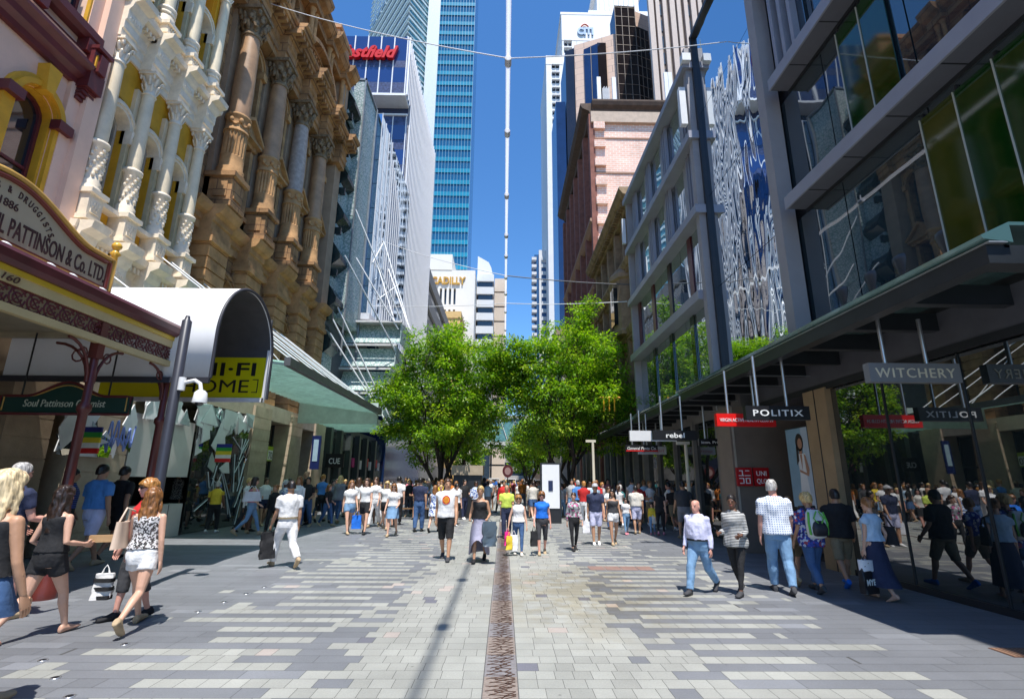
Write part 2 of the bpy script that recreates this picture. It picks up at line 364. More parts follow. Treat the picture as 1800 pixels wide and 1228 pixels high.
# ---- pink rendered building with the chemist's shop
def pink_building():
    r = thing('shop_building', (-12, 2, 0), 'pink rendered building with ochre arched windows and maroon cornice above the awning', 'building')
    W = Wall(-10.7, 1); wl = MB()
    wcs = [9.95-3.05*k for k in range(5)]
    for i, c in enumerate(wcs):
        W.baywall(wl, c-1.52 if i else c-1.52, c+1.53 if i else 11.2, 4.6, 11.1, -.5, 0, c, 1.0, [(7.2, 10.25, True)])
    W.box(wl, -7, wcs[-1]-1.52, -.5, 0, 4.6, 11.1); W.box(wl, -7, 11.2, -8, -.9, 0, 20)
    for i, c in enumerate(wcs): W.baywall(wl, c-1.52, c+1.53 if i else 11.2, 11.1, 20, -.5, 0, c, 1.1, [(12.6, 15.6, False)])
    W.box(wl, -7, wcs[-1]-1.52, -.5, 0, 11.1, 20)
    W.box(wl, 10.85, 11.25, 0, .28, 4.6, 20); W.box(wl, 10.55, 10.85, 0, .12, 4.6, 20)
    wl.build('wall', PINKP, r)
    cn = MB()
    W.corn(cn, -7, 10.62, 11.05, [(0, 0), (.12, 0), (.16, .12), (.3, .2), (.34, .34), (.5, .42), (.5, .5), (0, .5)], 0)
    W.corn(cn, -7, 10.62, 11.55, [(0, 0), (.4, 0), (.34, .14), (.22, .2), (.22, .32), (0, .32)], 1)
    W.corn(cn, -7, 10.6, 11.87, [(0, 0), (.16, 0), (.2, .08), (.1, .14), (0, .14)], 0)
    cn.build('cornice', [MAROON, M('peach_paint', (.72, .42, .25), .6, var=.06)], r)
    bk = MB()
    W.box(bk, 10.62, 11.05, 0, .42, 11.0, 11.5, 0)
    for k in range(4): W.corn(bk, 10.66, 11.01, 10.95-.09*k, [(0, 0), (.34-.05*k, 0), (.34-.05*k, .07), (0, .07)], 0)
    W.box(bk, 10.72, 10.95, .42, .5, 11.5, 12.0, 0); W.box(bk, 10.62, 11.05, 0, .4, 11.5, 12.1, 0); W.box(bk, 10.68, 10.99, .4, .43, 11.6, 11.95, 1)
    W.box(bk, 10.6, 11.08, 0, .5, 12.1, 12.2, 0)
    bk.build('bracket', [MAROON, OCHRE], r)
    for c in wcs:
        a = MB()
        W.arch(a, c, 1.0, 9.75, .26, 0, .1, 0, 14); W.arch(a, c, 1.06, 9.75, .13, .1, .17, 0, 14)
        for s in (-1, 1):
            W.box(a, c+s*.5, c+s*.76, 0, .1, 7.2, 9.6, 0)
            W.box(a, c+s*.44, c+s*.82, 0, .24, 9.6, 9.84, 1)
        a.ext([(c-.1, 10.2), (c+.1, 10.2), (c+.17, 10.85), (c-.17, 10.85)], 'x', W.X(0), W.X(.28), 0)
        a.build('window_surround', [OCHRE, MAROON], r)
        rv = MB(); W.box(rv, c-.5, c-.44, -.5, -.02, 7.2, 9.75); W.box(rv, c+.44, c+.5, -.5, -.02, 7.2, 9.75); W.arch(rv, c, .9, 9.75, .05, -.5, -.02, 0, 12); rv.build('reveal', OCHRE, r)
        rect_window(r, None, W, c, .88, 7.2, 10.19, -.3, MAROON, True, 0)
        sl = MB(); W.corn(sl, c-.75, c+.75, 7.0, [(0, 0), (.14, 0), (.2, .1), (.2, .2), (0, .2)]); sl.build('sill', MAROON, r)
        s2 = MB(); W.corn(s2, c-.95, c+.95, 12.3, [(0, 0), (.2, 0), (.3, .1), (.3, .3), (0, .3)], 0); W.box(s2, c-.85, c-.55, 0, .3, 11.95, 12.3, 0); W.box(s2, c+.55, c+.85, 0, .3, 11.95, 12.3, 0)
        W.box(s2, c-.8, c-.55, 0, .1, 12.6, 16, 1); W.box(s2, c+.55, c+.8, 0, .1, 12.6, 16, 1)
        s2.build('upper_surround', [MAROON, OCHRE], r)
        rect_window(r, None, W, c, 1.1, 12.6, 15.6, -.3, MAROON, False, 0)
    # ground floor: sandstone piers, doorway and shop windows in the awning's shade
    g = MB(); G = Wall(-10.0, 1); H = 3.75
    for s0, s1 in ((-7, -3), (.4, 1.2), (3.4, 4.1), (6.1, 7.1), (8.6, 9.35), (10.4, 11.5)):
        z = 0
        while z < H-.01:
            z2 = min(z+.42, H); G.box(g, s0, s1, -1.2, 0, z+.012, z2-.012); G.box(g, s0+.015, s1-.015, -1.2, -.015, z2-.012, z2+.012); z = z2
    G.box(g, -7, 11.5, -1.2, -.03, H+.02, 4.58)
    g.build('ground_piers', M('shop_sandstone', (.33, .235, .15), .85, var=.15, bump=.2), r)
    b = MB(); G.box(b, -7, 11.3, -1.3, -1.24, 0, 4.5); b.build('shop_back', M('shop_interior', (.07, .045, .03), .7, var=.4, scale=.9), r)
    for s0, s1 in ((1.2, 3.4), (4.1, 6.1), (7.1, 8.6)):
        w1 = MB(); G.box(w1, s0, s0+.08, -.3, -.2, 0, H); G.box(w1, s1-.08, s1, -.3, -.2, 0, H); G.box(w1, s0+.08, s1-.08, -.3, -.2, 2.4, 2.5); G.box(w1, s0+.08, s1-.08, -.32, -.18, 0, .8)
        f = w1.build('shop_window', MAROON, r); p = MB(); G.box(p, s0+.08, s1-.08, -.27, -.24, .8, 2.4); G.box(p, s0+.08, s1-.08, -.27, -.24, 2.5, H); p.build('pane', GLASS_D, f)
    # leadlight panel beside the first pier
    ld = MB(); G.box(ld, 5.9, 7.4, .02, .06, 2.25, 3.0, 0); G.box(ld, 5.8, 7.5, .0, .09, 2.15, 2.25, 1); G.box(ld, 5.8, 7.5, .0, .09, 3.0, 3.1, 1)
    for k in range(12):
        y = 5.9+k*.125
        ld.tube([(G.X(.07), y, 2.25), (G.X(.07), min(y+.4, 7.4), 2.25+.75*min(1, (7.4-y)/.4))], .008, 4, 2); ld.tube([(G.X(.07), min(y+.4, 7.4), 2.25+.0), (G.X(.07), y, 3.0)], .008, 4, 2)
    ld.build('leadlight', [M('lead_glass', (.22, .24, .2), .2, var=.3), MAROON, BLACK], r)
    t = MB(); G.box(t, 7.3, 8.5, -.16, -.1, 2.1, 3.1, 0); text(t, 'SKIP QUEUES', (G.X(-.1), 7.38, 2.72), (0, 1, 0), (0, 0, 1), .2, 1.05, 1); text(t, 'AT LUNCH', (G.X(-.1), 7.5, 2.38), (0, 1, 0), (0, 0, 1), .2, .8, 1)
    t.build('window_sticker', [M('sticker_green', (.02, .035, .02), .4), M('sticker_white', (.5, .5, .42), .5)], r)
pink_building()
# ---- cream and white Italianate facade
def ornate_cream():
    r = thing('ornate_building', (-12, 13.5, 0), 'narrow ornate cream and white building with ochre panels, arches and four slim columns', 'building')
    W = Wall(-10.75, 1); wl = MB(); S0, S1 = 11.26, 15.75
    cols = [11.5, 12.73, 13.96, 15.25]; bays = [(cols[i]+cols[i+1])/2 for i in range(3)]
    W.box(wl, S0, S1, -8, -1.0, 3.6, 24, 0)
    lv = [(7.8, 13.15), (14.55, 19.6)]
    for z0, z1 in lv:
        for i, c in enumerate(bays):
            a = S0 if i == 0 else cols[i]; b = S1 if i == 2 else cols[i+1]
            W.baywall(wl, a, b, z0, z1, -.35, 0, c, .78, [(z0+.35, z0+4.15 if z0 < 10 else z0+4.6, True)])
    W.box(wl, S0, S1, -.35, 0, 4.4, 7.8); W.box(wl, S0, S1, -.35, 0, 13.15, 14.55); W.box(wl, S0, S1, -.35, 0, 19.6, 22)
    wl.build('wall', [OCHRE], r)
    # entablatures stepping out over the columns
    def entab(z, H, nm, big):
        mb = MB(); P = [(0, 0), (.2, 0), (.2, .16*H), (.24, .18*H), (.24, .36*H), (.28, .4*H), (.28, .62*H), (.36, .7*H), (.4, .8*H), (.62, .86*H), (.66, .97*H), (0, H)]
        W.corn(mb, S0-.1, S1+.05, z, [(max(d-.14, 0) , q) for d, q in P])
        for c in cols: 
            mb.ext([(W.X(d+.2 if d else 0), z+q+.004) for d, q in P], 'y', c-.27, c+.27)
        y = S0
        while y < S1: W.box(mb, y, y+.075, .1, .38, z+.7*H, z+.79*H); y += .15
        for c in cols:
            for k in (-.18, -.06, .06, .18): mb.box(W.X(.5), W.X(.56), c+k-.03, c+k+.03, z+.71*H, z+.8*H)
            for q in range(5): mb.ell((W.X(.48), c-.16+.08*q, z+.5*H), (.03, .03, .07), 6, 4)
        o = mb.build(nm, WHITE_ST, r)
    entab(12.62+.55, 1.35, 'entablature', True); entab(6.1, 1.65, 'entablature', True); entab(19.4, 1.4, 'entablature', True)
    # pedestals + carved drums + columns
    def order(z0, zdr, zring, zcap, ztop, first):
        for i, c in enumerate(cols):
            mb = MB(); X = W.X(.28)
            mb.box(W.X(0), W.X(.62), c-.26, c+.26, z0, z0+.12); mb.box(W.X(0), W.X(.56), c-.22, c+.22, z0+.12, zdr-.12); mb.box(W.X(0), W.X(.64), c-.28, c+.28, zdr-.12, zdr)
            mb.box(W.X(.56), W.X(.585), c-.13, c+.13, z0+.22, zdr-.22)
            for q in range(8): mb.ell((W.X(.59), c-.09+.026*q, (z0+zdr)/2+.1*sin(q*2.1)), (.02, .03, .05), 5, 4)
            pe = mb.build('pedestal', WHITE_ST, r)
            mb = MB()
            mb.lathe(X, c, [(.27, zdr), (.27, zdr+.1), (.23, zdr+.16), (.25, zdr+.24), (.2, zdr+.32), (.19, zring-.12), (.25, zring-.08), (.25, zring), (.185, zring+.04)], 14)
            for q in range(26):
                a = -1.6+3.2*((q*7) % 26)/25; z = zdr+.4+(zring-zdr-.6)*q/25
                mb.ell((X+.2*cos(a), c+.2*sin(a), z), (.035, .06, .06), 5, 4, 0)
            mb.lathe(X, c, [(.175, zring+.04), (.18, zring+.6), (.155, zcap)], 14, 1)
            W.corinthian(mb, c, .28, zcap, ztop, .17, 0)
            mb.build('column', [WHITE_ST, CREAM], r)
            if i < 3 or True:
                pl = MB(); W.box(pl, c-.22, c+.22, 0, .12, zdr, zcap+.1); pl.build('pilaster', CREAM if first else OCHRE, r)
        for i, c in enumerate(bays):
            mb = MB(); zs = zring+1.15 if first else zring+1.5
            W.arch(mb, c, .78, zs, .24, -.35, .14, 0, 14); W.arch(mb, c, .98, zs, .07, .14, .18, 0, 14)
            for s in (-1, 1):
                W.box(mb, c+s*.39, c+s*.64, -.1, .22, zs-.42, zs, 0)
                for q in range(6): mb.ell((W.X(.2), c+s*(.42+.036*q), zs-.2+.1*(q % 2)), (.05, .04, .09), 5, 4)
                W.box(mb, c+s*.39, c+s*.55, 0, .13, zdr, zs-.42, 1)
            mb.build('arch', [WHITE_ST, M('cream_shaft', (.60, .52, .33), .55)], r)
            rect_window(r, None, W, c, .76, z0+.36, zs+.38, -.32, M('window_cream', (.5, .47, .4), .5), True, 1)
            bb = MB(); W.box(bb, c-.4, c+.4, .02, .3, z0+.02, z0+.3, 0); W.box(bb, c-.4, c+.4, .0, .4, zdr-.14, zdr-.02, 0)
            W.box(bb, c-.36, c+.36, .02, .1, z0+.3, zdr-.14, 1)
            for q in range(12): bb.ell((W.X(.31), c-.3+.055*q, z0+.16+.05*sin(q*1.7)), (.03, .035, .05), 5, 4, 0)
            bb.build('spandrel_panel', [WHITE_ST, OCHRE], r)
    order(7.78, 8.6, 10.0, 12.45, 13.17, True)
    order(14.55, 15.0, 15.6, 18.7, 19.4, False)
    # lower frieze with ochre panels
    lf = MB(); W.corn(lf, S0-.1, S1, 4.6, [(0, 0), (.2, 0), (.25, .15), (.4, .2), (.45, .35), (0, .4)]); 
    for c in cols: W.box(lf, c-.28, c+.28, 0, .5, 4.4, 6.1); lf.box(W.X(.5), W.X(.6), c-.34, c+.34, 5.75, 6.1); lf.ell((W.X(.52), c, 5.4), (.1, .12, .22), 8, 6)
    for c in bays: W.box(lf, c-.34, c+.34, 0, .08, 5.1, 5.95, 1)
    lf.build('lower_frieze', [WHITE_ST, OCHRE], r)
ornate_cream()
# ---- sandstone building with giant columns
def sandstone_building():
    r = thing('sandstone_building', (-13, 22, 0), 'tall carved sandstone building with giant columns, heavy cornice and a curved pediment', 'building')
    W = Wall(-11.15, 1); S0, S1 = 15.8, 28.6; cols = [17.2, 19.88, 22.55, 25.22, 27.75]; bays = [16.1]+[(cols[i]+cols[i+1])/2 for i in range(4)]
    wl = MB(); W.box(wl, S0, S1, -9, -1.2, 4.8, 28)
    for i in range(4):
        c = bays[i+1]; W.baywall(wl, cols[i], cols[i+1], 11.3, 20.6, -.7, 0, c, 1.15, [(12.3, 15.3, False), (16.3, 19.8, True)])
        W.baywall(wl, cols[i], cols[i+1], 22.3, 28, -.5, .1, c, 1.1, [(23, 26.3, True)])
        W.baywall(wl, cols[i], cols[i+1], 4.8, 10.3, -1.0, .1, c, 1.5, [(4.8, 9.2, True)])
    W.box(wl, S0, cols[0], -.7, 0, 4.8, 28); W.box(wl, cols[4], S1, -.7, .1, 4.8, 28); W.box(wl, S0, S1, -.7, 0, 10.3, 11.3); W.box(wl, S0, S1, -.7, 0, 20.6, 22.3)
    wl.build('wall', STONE, r)
    # string cornice z 10.3..11.3, breaking forward above piers
    sc_ = MB(); P = [(0, 0), (.25, 0), (.25, .3), (.32, .34), (.32, .55), (.5, .62), (.62, .8), (.66, .95), (0, 1.0)]
    W.corn(sc_, S0, S1+.1, 10.3, P)
    for c in cols: sc_.ext([(W.X(d+.42 if d else 0), 10.3+z+.004) for d, z in P], 'y', c-.62, c+.62)
    sc_.build('string_cornice', STONE2, r)
    # rusticated piers
    for c in cols:
        mb = MB(); z = 4.75
        while z < 9.85:
            W.box(mb, c-.6, c+.6, 0, .72, z+.03, z+.42); W.box(mb, c-.56, c+.56, 0, .67, z-.03, z+.03); z += .45
        W.box(mb, c-.68, c+.68, 0, .82, 9.8, 10.02); W.box(mb, c-.62, c+.62, 0, .74, 10.02, 10.3)
        mb.build('rusticated_pier', STONE2, r)
    for c in bays[1:]:
        mb = MB(); W.arch(mb, c, 1.5, 8.45, .3, .1, .3, 0, 14)
        for s in (-1, 1): W.box(mb, c+s*.75, c+s*1.0, .1, .34, 8.1, 8.45)
        for q in range(26):
            a = pi*q/25; mb.ell((W.X(.33), c+.9*cos(a), 8.45+.9*sin(a)), (.05, .06, .06), 5, 4)
        for s in (-1, 1):
            for q in range(9): mb.ell((W.X(.15), c+s*(.72+.04*(q % 3)), 9.25+.1*q), (.09, .1, .09), 6, 4)
        mb.build('arch', STONE, r)
        rect_window(r, None, W, c, 1.5, 5.6, 9.2, -.8, DARK, True, 2)
    # columns
    for i, c in enumerate(cols[:4]):
        mb = MB(); X = W.X(.65)
        mb.box(W.X(0), W.X(1.14), c-.5, c+.5, 11.3, 11.55); mb.box(W.X(0), W.X(1.06), c-.42, c+.42, 11.55, 12.5); mb.box(W.X(0), W.X(1.18), c-.54, c+.54, 12.5, 12.68)
        mb.box(W.X(1.06), W.X(1.1), c-.26, c+.26, 11.7, 12.35); mb.box(W.X(.4), W.X(.9), c+.42, c+.46, 11.7, 12.35); mb.box(W.X(.4), W.X(.9), c-.46, c-.42, 11.7, 12.35)
        mb.build('pedestal', STONE, r)
        mb = MB()
        mb.lathe(X, c, [(.5, 12.68), (.52, 12.76), (.46, 12.86), (.48, 12.96), (.42, 13.04), (.42, 13.5)], 18, 0)
        n = 20; rings = []
        for z, f in ((13.5, 1), (13.56, .0), (14.5, .0), (14.56, 1)):
            rings.append([(X+(.41-(0 if f else .05*(k % 2)))*cos(2*pi*k/(2*n)), c+(.41-(0 if f else .05*(k % 2)))*sin(2*pi*k/(2*n)), z) for k in range(2*n)])
        mb.loft(rings, 0, False)
        mb.lathe(X, c, [(.45, 14.56), (.45, 14.64), (.41, 14.68), (.41, 15.15), (.47, 15.2), (.47, 15.28), (.4, 15.34)], 18, 0)
        for q in range(5):
            a = -pi/2+pi*q/4; mb.ell((X+.43*cos(a), c+.43*sin(a), 14.98), (.09, .09, .12), 7, 5, 0)
            for t in range(5): 
                b = a+.15+.1*t; mb.ell((X+.42*cos(b), c+.42*sin(b), 14.86-.06*sin(pi*t/4)), (.04, .05, .04), 5, 4, 0)
        mb.build('column_drum', STONE2, r)
        mb = MB(); mb.lathe(X, c, [(.385, 15.34), (.39, 16.5), (.36, 18), (.33, 19.05)], 18, 0)
        mb.build('column', GRANITE if i != 2 else M('grey_granite', (.42, .33, .27), .5, var=.2, scale=6), r)
        mb = MB(); W.corinthian(mb, c, .65, 19.05, 20.35, .36, 0)
        for k in range(14):
            a = 2*pi*k/14; mb.ell((X+.5*cos(a), c+.5*sin(a), 19.5+.3*(k % 2)), (.06, .11, .16), 6, 4, 0, Matrix.Rotation(a, 3, 'Z'))
        mb.build('capital', M('capital_stone', (.26, .17, .09), .85, var=.35, scale=8, bump=.5), r)
    # pilasters behind & end pilaster
    mb = MB()
    for c in cols[:4]: W.box(mb, c-.42, c+.42, 0, .2, 11.3, 20.4)
    W.box(mb, 27.55, 28.5, 0, .65, 4.8, 27.2); mb.build('pilaster', M('smooth_stone', (.40, .28, .18), .8, var=.15, scale=1.2), r)
    # bay dressings
    for c in bays[1:]:
        mb = MB()
        for s in (-1, 1):
            W.box(mb, c+s*.575, c+s*.8, 0, .22, 12.2, 15.2); W.box(mb, c+s*.575, c+s*.78, 0, .16, 16.2, 19.1); W.box(mb, c+s*.55, c+s*.86, 0, .3, 18.9, 19.25)
            for q in range(5): mb.ell((W.X(.25), c+s*.7, 15.3+.08*q), (.12-.012*q, .1, .06), 6, 4)
        W.corn(mb, c-.95, c+.95, 15.3, [(0, 0), (.25, 0), (.3, .1), (.5, .16), (.5, .28), (0, .28)])
        mb.ext([(c-.98, 15.58), (c+.98, 15.58), (c, 16.3)], 'x', W.X(0), W.X(.34)); 
        for s in (-1, 1): mb.ext([(c+s*1.0, 15.58), (c+s*1.0, 15.72), (c, 16.46), (c, 16.3)], 'x', W.X(0), W.X(.55))
        W.arch(mb, c, 1.15, 19.225, .24, 0, .18, 0, 14); W.arch(mb, c, 1.5, 19.225, .07, .18, .24, 0, 14)
        for q in range(9): mb.ell((W.X(.15), c-.05+.02*(q % 3), 15.75+.05*q), (.1, .09-.005*q, .05), 6, 4)
        W.box(mb, c-.9, c+.9, 0, .3, 12.0, 12.2); W.box(mb, c-.66, c+.66, 0, .2, 11.5, 12.0)
        mb.build('window_surround', STONE2, r)
        rect_window(r, None, W, c, 1.15, 12.3, 15.3, -.5, DARK, False, 1)
        rect_window(r, None, W, c, 1.15, 16.3, 19.8, -.5, DARK, True, 1)
        rect_window(r, None, W, c, 1.1, 23, 26.3, -.4, DARK, True, 1)
    # main entablature and modillion cornice
    mb = MB(); P = [(0, 0), (.55, 0), (.55, .3), (.62, .33), (.62, .62), (.7, .7), (.6, .75), (.6, 1.2), (.72, 1.25), (.8, 1.35), (.8, 1.5), (1.25, 1.55), (1.25, 1.7), (1.4, 1.82), (1.42, 1.95), (0, 2.0)]
    W.corn(mb, S0, S1, 20.35, P)
    for c in cols: mb.ext([(W.X(d+.4 if d else 0), 20.35+z+.004) for d, z in P], 'y', c-.5, c+.5)
    y = S0+.1
    while y < S1-.2:
        near = any(abs(y+.09-c) < .5 for c in cols); W.box(mb, y, y+.18, .75, 1.18+(.4 if near else 0), 21.66, 21.9); y += .34
    mb.build('cornice', STONE, r)
    # segmental pediment over the third bay
    mb = MB(); c = (cols[1]+cols[2])/2+1.3; R_s = 2.2
    n = 14
    for k in range(n):
        a, b = radians(28+124*k/n), radians(28+124*(k+1)/n)
        zc = 22.4-R_s*sin(radians(28))
        for r0, r1, dd in ((2.0, 2.2, 1.1), (2.2, 2.42, 1.45)):
            mb.ext([(c+r0*cos(a), zc+r0*sin(a)*1.0), (c+r1*cos(a), zc+r1*sin(a)), (c+r1*cos(b), zc+r1*sin(b)), (c+r0*cos(b), zc+r0*sin(b))], 'x', W.X(0), W.X(dd))
        m_ = (a+b)/2; mb.box(W.X(.5), W.X(1.05), c+1.9*cos(m_)-.07, c+1.9*cos(m_)+.07, zc+1.9*sin(m_)-.08, zc+1.9*sin(m_)+.08)
    mb.ext([(c+2.0*cos(radians(28+124*k/n)), 22.4-R_s*sin(radians(28))+2.0*sin(radians(28+124*k/n))) for k in range(n+1)], 'x', W.X(0), W.X(.5))
    for q in range(40): mb.ell((W.X(.55), c-1.2+2.4*random.random(), 22.55+.8*random.random()), (.12, .14, .12), 6, 4)
    mb.build('pediment', STONE, r)
    # attic
    mb = MB()
    for c in cols: 
        W.box(mb, c-.5, c+.5, .1, .75, 22.3, 23.0)
        for q in (-.22, .22): mb.lathe(W.X(.55), c+q, [(.17, 23.0), (.14, 23.2), (.13, 26.2), (.2, 26.4)], 10)
        mb.build('attic_pilaster', STONE2, r); mb = MB()
    mb = MB(); P = [(0, 0), (.5, 0), (.5, .4), (.8, .5), (1.0, .75), (1.05, .95), (0, 1.0)]
    W.corn(mb, S0, S1, 26.4, P)
    for c in cols: mb.ext([(W.X(d+.35 if d else 0), 26.4+z+.004) for d, z in P], 'y', c-.55, c+.55)
    mb.build('attic_cornice', STONE, r)
    mb = MB(); W.box(mb, 26.6, 28.6, -3, .4, 27.4, 29.6); W.box(mb, 26.5, 28.8, -3.1, .5, 29.6, 29.9); mb.build('chimney', M('orange_stone', (.5, .27, .14), .85), r)
    # ground floor piers
    for s0, s1, d in ((12.1, 13.9, 0), (20.6, 22.1, 0), (24.3, 25.6, 0), (27.4, 28.9, 0)):
        g = MB(); z = 0; G = Wall(-10.0, 1)
        while z < 4.6:
            G.box(g, s0, s1, -1.7, 0, z+.012, min(z+.46, 4.7)-.012); G.box(g, s0+.015, s1-.015, -1.68, -.018, z-.012, z+.012); z += .46
        g.build('stone_pier', M('pale_pier_stone', (.44, .35, .25), .85, var=.12, bump=.15, bscale=25), r)
    g = MB(); G.box(g, 11.52, 28.9, -1.7, -.1, 4.16, 4.8); G.box(g, 13.9, 28.9, -1.9, -1.5, 3.4, 4.2); g.build('lintel', M('pale_lintel', (.46, .38, .29), .85), r)
    for s0, s1 in ((22.1, 24.3), (25.6, 27.4)):
        w1 = MB(); G.box(w1, s0, s0+.07, -.9, -.8, 0, 4.15); G.box(w1, s1-.07, s1, -.9, -.8, 0, 4.15); G.box(w1, s0+.07, s1-.07, -.9, -.8, 2.5, 2.6)
        f = w1.build('shop_window', DARK, r); p = MB(); G.box(p, s0+.07, s1-.07, -.87, -.84, 0, 4.1); p.build('pane', GLASS_D, f)
    g = MB(); G.box(g, 22.2, 24.2, -.78, -.7, 2.5, 3.15, 0); text(g, '70', (G.X(-.7), 23.75, 2.6), (0, 1, 0), (0, 0, 1), .32, .4, 1, .01); G.box(g, 23.7, 24.18, -.705, -.695, 2.55, 2.98, 2)
    g.build('shop_sign', [M('lime_sign', (.36, .48, .02), .4, var=.05), M('sign_ink', (.1, .1, .1), .4), WHITEP], r)
    return r
sandstone_building()
G = Wall(-10.0, 1)
# projecting blue banner + black shop sign under the glass canopy
mb = MB(); mb.box(-9.95, -9.5, 26.9, 27.0, 2.2, 3.9, 0); mb.box(-9.85, -9.6, 26.88, 26.9, 2.6, 3.7, 1)
solo(mb, 'blade_sign', [M('navy_sign', (.01, .02, .10), .4), M('pale_blue', (.35, .5, .6), .4)], 'narrow navy blade sign on the stone pier beside the black shop sign', 'sign')
mb = MB(); mb.box(-9.95, -8.95, 29.2, 29.32, 2.35, 3.1, 0); text(mb, 'CUE', (-9.45, 29.19, 2.55), (1, 0, 0), (0, 0, 1), .32, .62, 1, 0, .01, 'C')
solo(mb, 'shop_sign', [BLACK, M('sign_white', (.85, .85, .85), .4, var=0)], 'square black sign with white CUE lettering under the glass canopy', 'sign')
# ---- shop with faceted mirror front
def mirror_shop():
    r = thing('shopfront', (-11, 16.5, 0), 'shopfront of white and mirrored shard panels with white hoarding beside the lamp post', 'shopfront')
    mb = MB(); G.box(mb, 14.1, 16.9, -.5, -.1, 1.75, 3.45); G.box(mb, 15.3, 15.32, -.1, -.09, 1.75, 3.45, 1); G.box(mb, 14.1, 16.9, -.5, -.1, 0, .95); G.box(mb, 15.3, 15.32, -.1, -.09, 0, .95, 1); G.box(mb, 16.2, 16.22, -.1, -.09, 0, .95, 1)
    mb.build('hoarding', [M('hoarding_white', (.6, .58, .55), .5, var=.04), M('joint_dark', (.1, .1, .1), .6)], r)
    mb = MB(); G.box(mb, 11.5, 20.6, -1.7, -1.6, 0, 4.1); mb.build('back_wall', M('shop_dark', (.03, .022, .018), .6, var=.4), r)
    mirror = wavy_mirror('shard_mirror', (.75, .8, .82), .05, 1.5)
    R = random.Random(11); mb = MB(); ln = MB()
    def shard(s0, s1, z0, z1, n, mt):
        pts = [(s0+(s1-s0)*R.random(), z0+(z1-z0)*R.random()) for _ in range(n)]
        for s_, z_ in pts:
            k = R.choice((3, 4, 4, 5)); a0 = R.random()*6; q = R.uniform(.25, .55)
            P = [(min(max(s_+q*cos(a0+2*pi*i/k)*R.uniform(.7, 1.2), s0), s1), min(max(z_+1.3*q*sin(a0+2*pi*i/k)*R.uniform(.7, 1.2), z0), z1)) for i in range(k)]
            t = R.uniform(-.12, .12); u = R.uniform(-.1, .1)
            base = R.uniform(-.06, .12)
            V = [(G.X(base+t*(a-s_)+u*(b-z_)), a, b) for a, b in P]
            mt.add(V+[(x-.03, y, z) for x, y, z in V], [tuple(range(k)), tuple(range(2*k-1, k-1, -1))]+[(i, (i+1) % k, (i+1) % k+k, i+k) for i in range(k)], R.choice((0, 0, 1, 2)))
    shard(14.2, 20.4, 3.3, 4.15, 26, mb); shard(11.55, 14.0, 2.2, 3.7, 16, mb); shard(17.0, 20.4, 1.9, 4.1, 14, mb)
    mb.build('shard_panels', [M('shard_white', (.72, .74, .75), .25, var=.05), mirror, M('shard_grey', (.42, .45, .47), .2, var=.1)], r)
    g = MB(); G.box(g, 17.0, 20.4, -.1, -.06, .02, 4.1); g.build('pane', GLASS_REF, r)
    for k in range(22):
        a = (17+3.4*R.random(), .05+2.6*R.random()); b = (min(20.4, max(17, a[0]+R.uniform(-1.3, 1.3))), min(3.2, a[1]+R.uniform(.5, 1.6)))
        ln.tube([(G.X(-.03), a[0], a[1]), (G.X(-.03), b[0], b[1])], .022, 4)
    ln.build('lattice', M('lattice_white', (.62, .68, .72), .3, var=.05), r)
    for y0 in (12.0, 17.7):
        f = MB()
        for k, _ in enumerate(range(5)): f.box(G.X(.25), G.X(.75) if y0 > 15 else G.X(.7), y0, y0+.05, 2.25+.12*(4-k), 2.25+.12*(5-k), k)
        f.build('striped_flag', [M('flag_blue', (.01, .015, .2), .6), M('flag_green', (.02, .3, .04), .6), M('flag_yellow', (.7, .55, .02), .6), M('flag_white', (.75, .75, .7), .6), M('flag_red', (.6, .01, .01), .6)], r)
    # neon scribble
    nn = MB(); P = []
    for k in range(60): t = k/59; P.append((G.X(.3), 12.75+.9*t, 2.75+.28*sin(t*26)+.1*sin(t*7)))
    nn.tube(P, .022, 5); P = [(G.X(.32), 12.8+.75*k/30, 2.5+.18*abs(sin(k*.55))) for k in range(31)]; nn.tube(P, .018, 5)
    nn.build('neon_lettering', M('neon_blue', (.25, .35, .75), .3, var=0), r)
GLASS_REF = wavy_mirror('shop_glass', (.03, .035, .035), .04, .8, .02, 0., (1, 1, 1), ior=2.4)
mirror_shop()
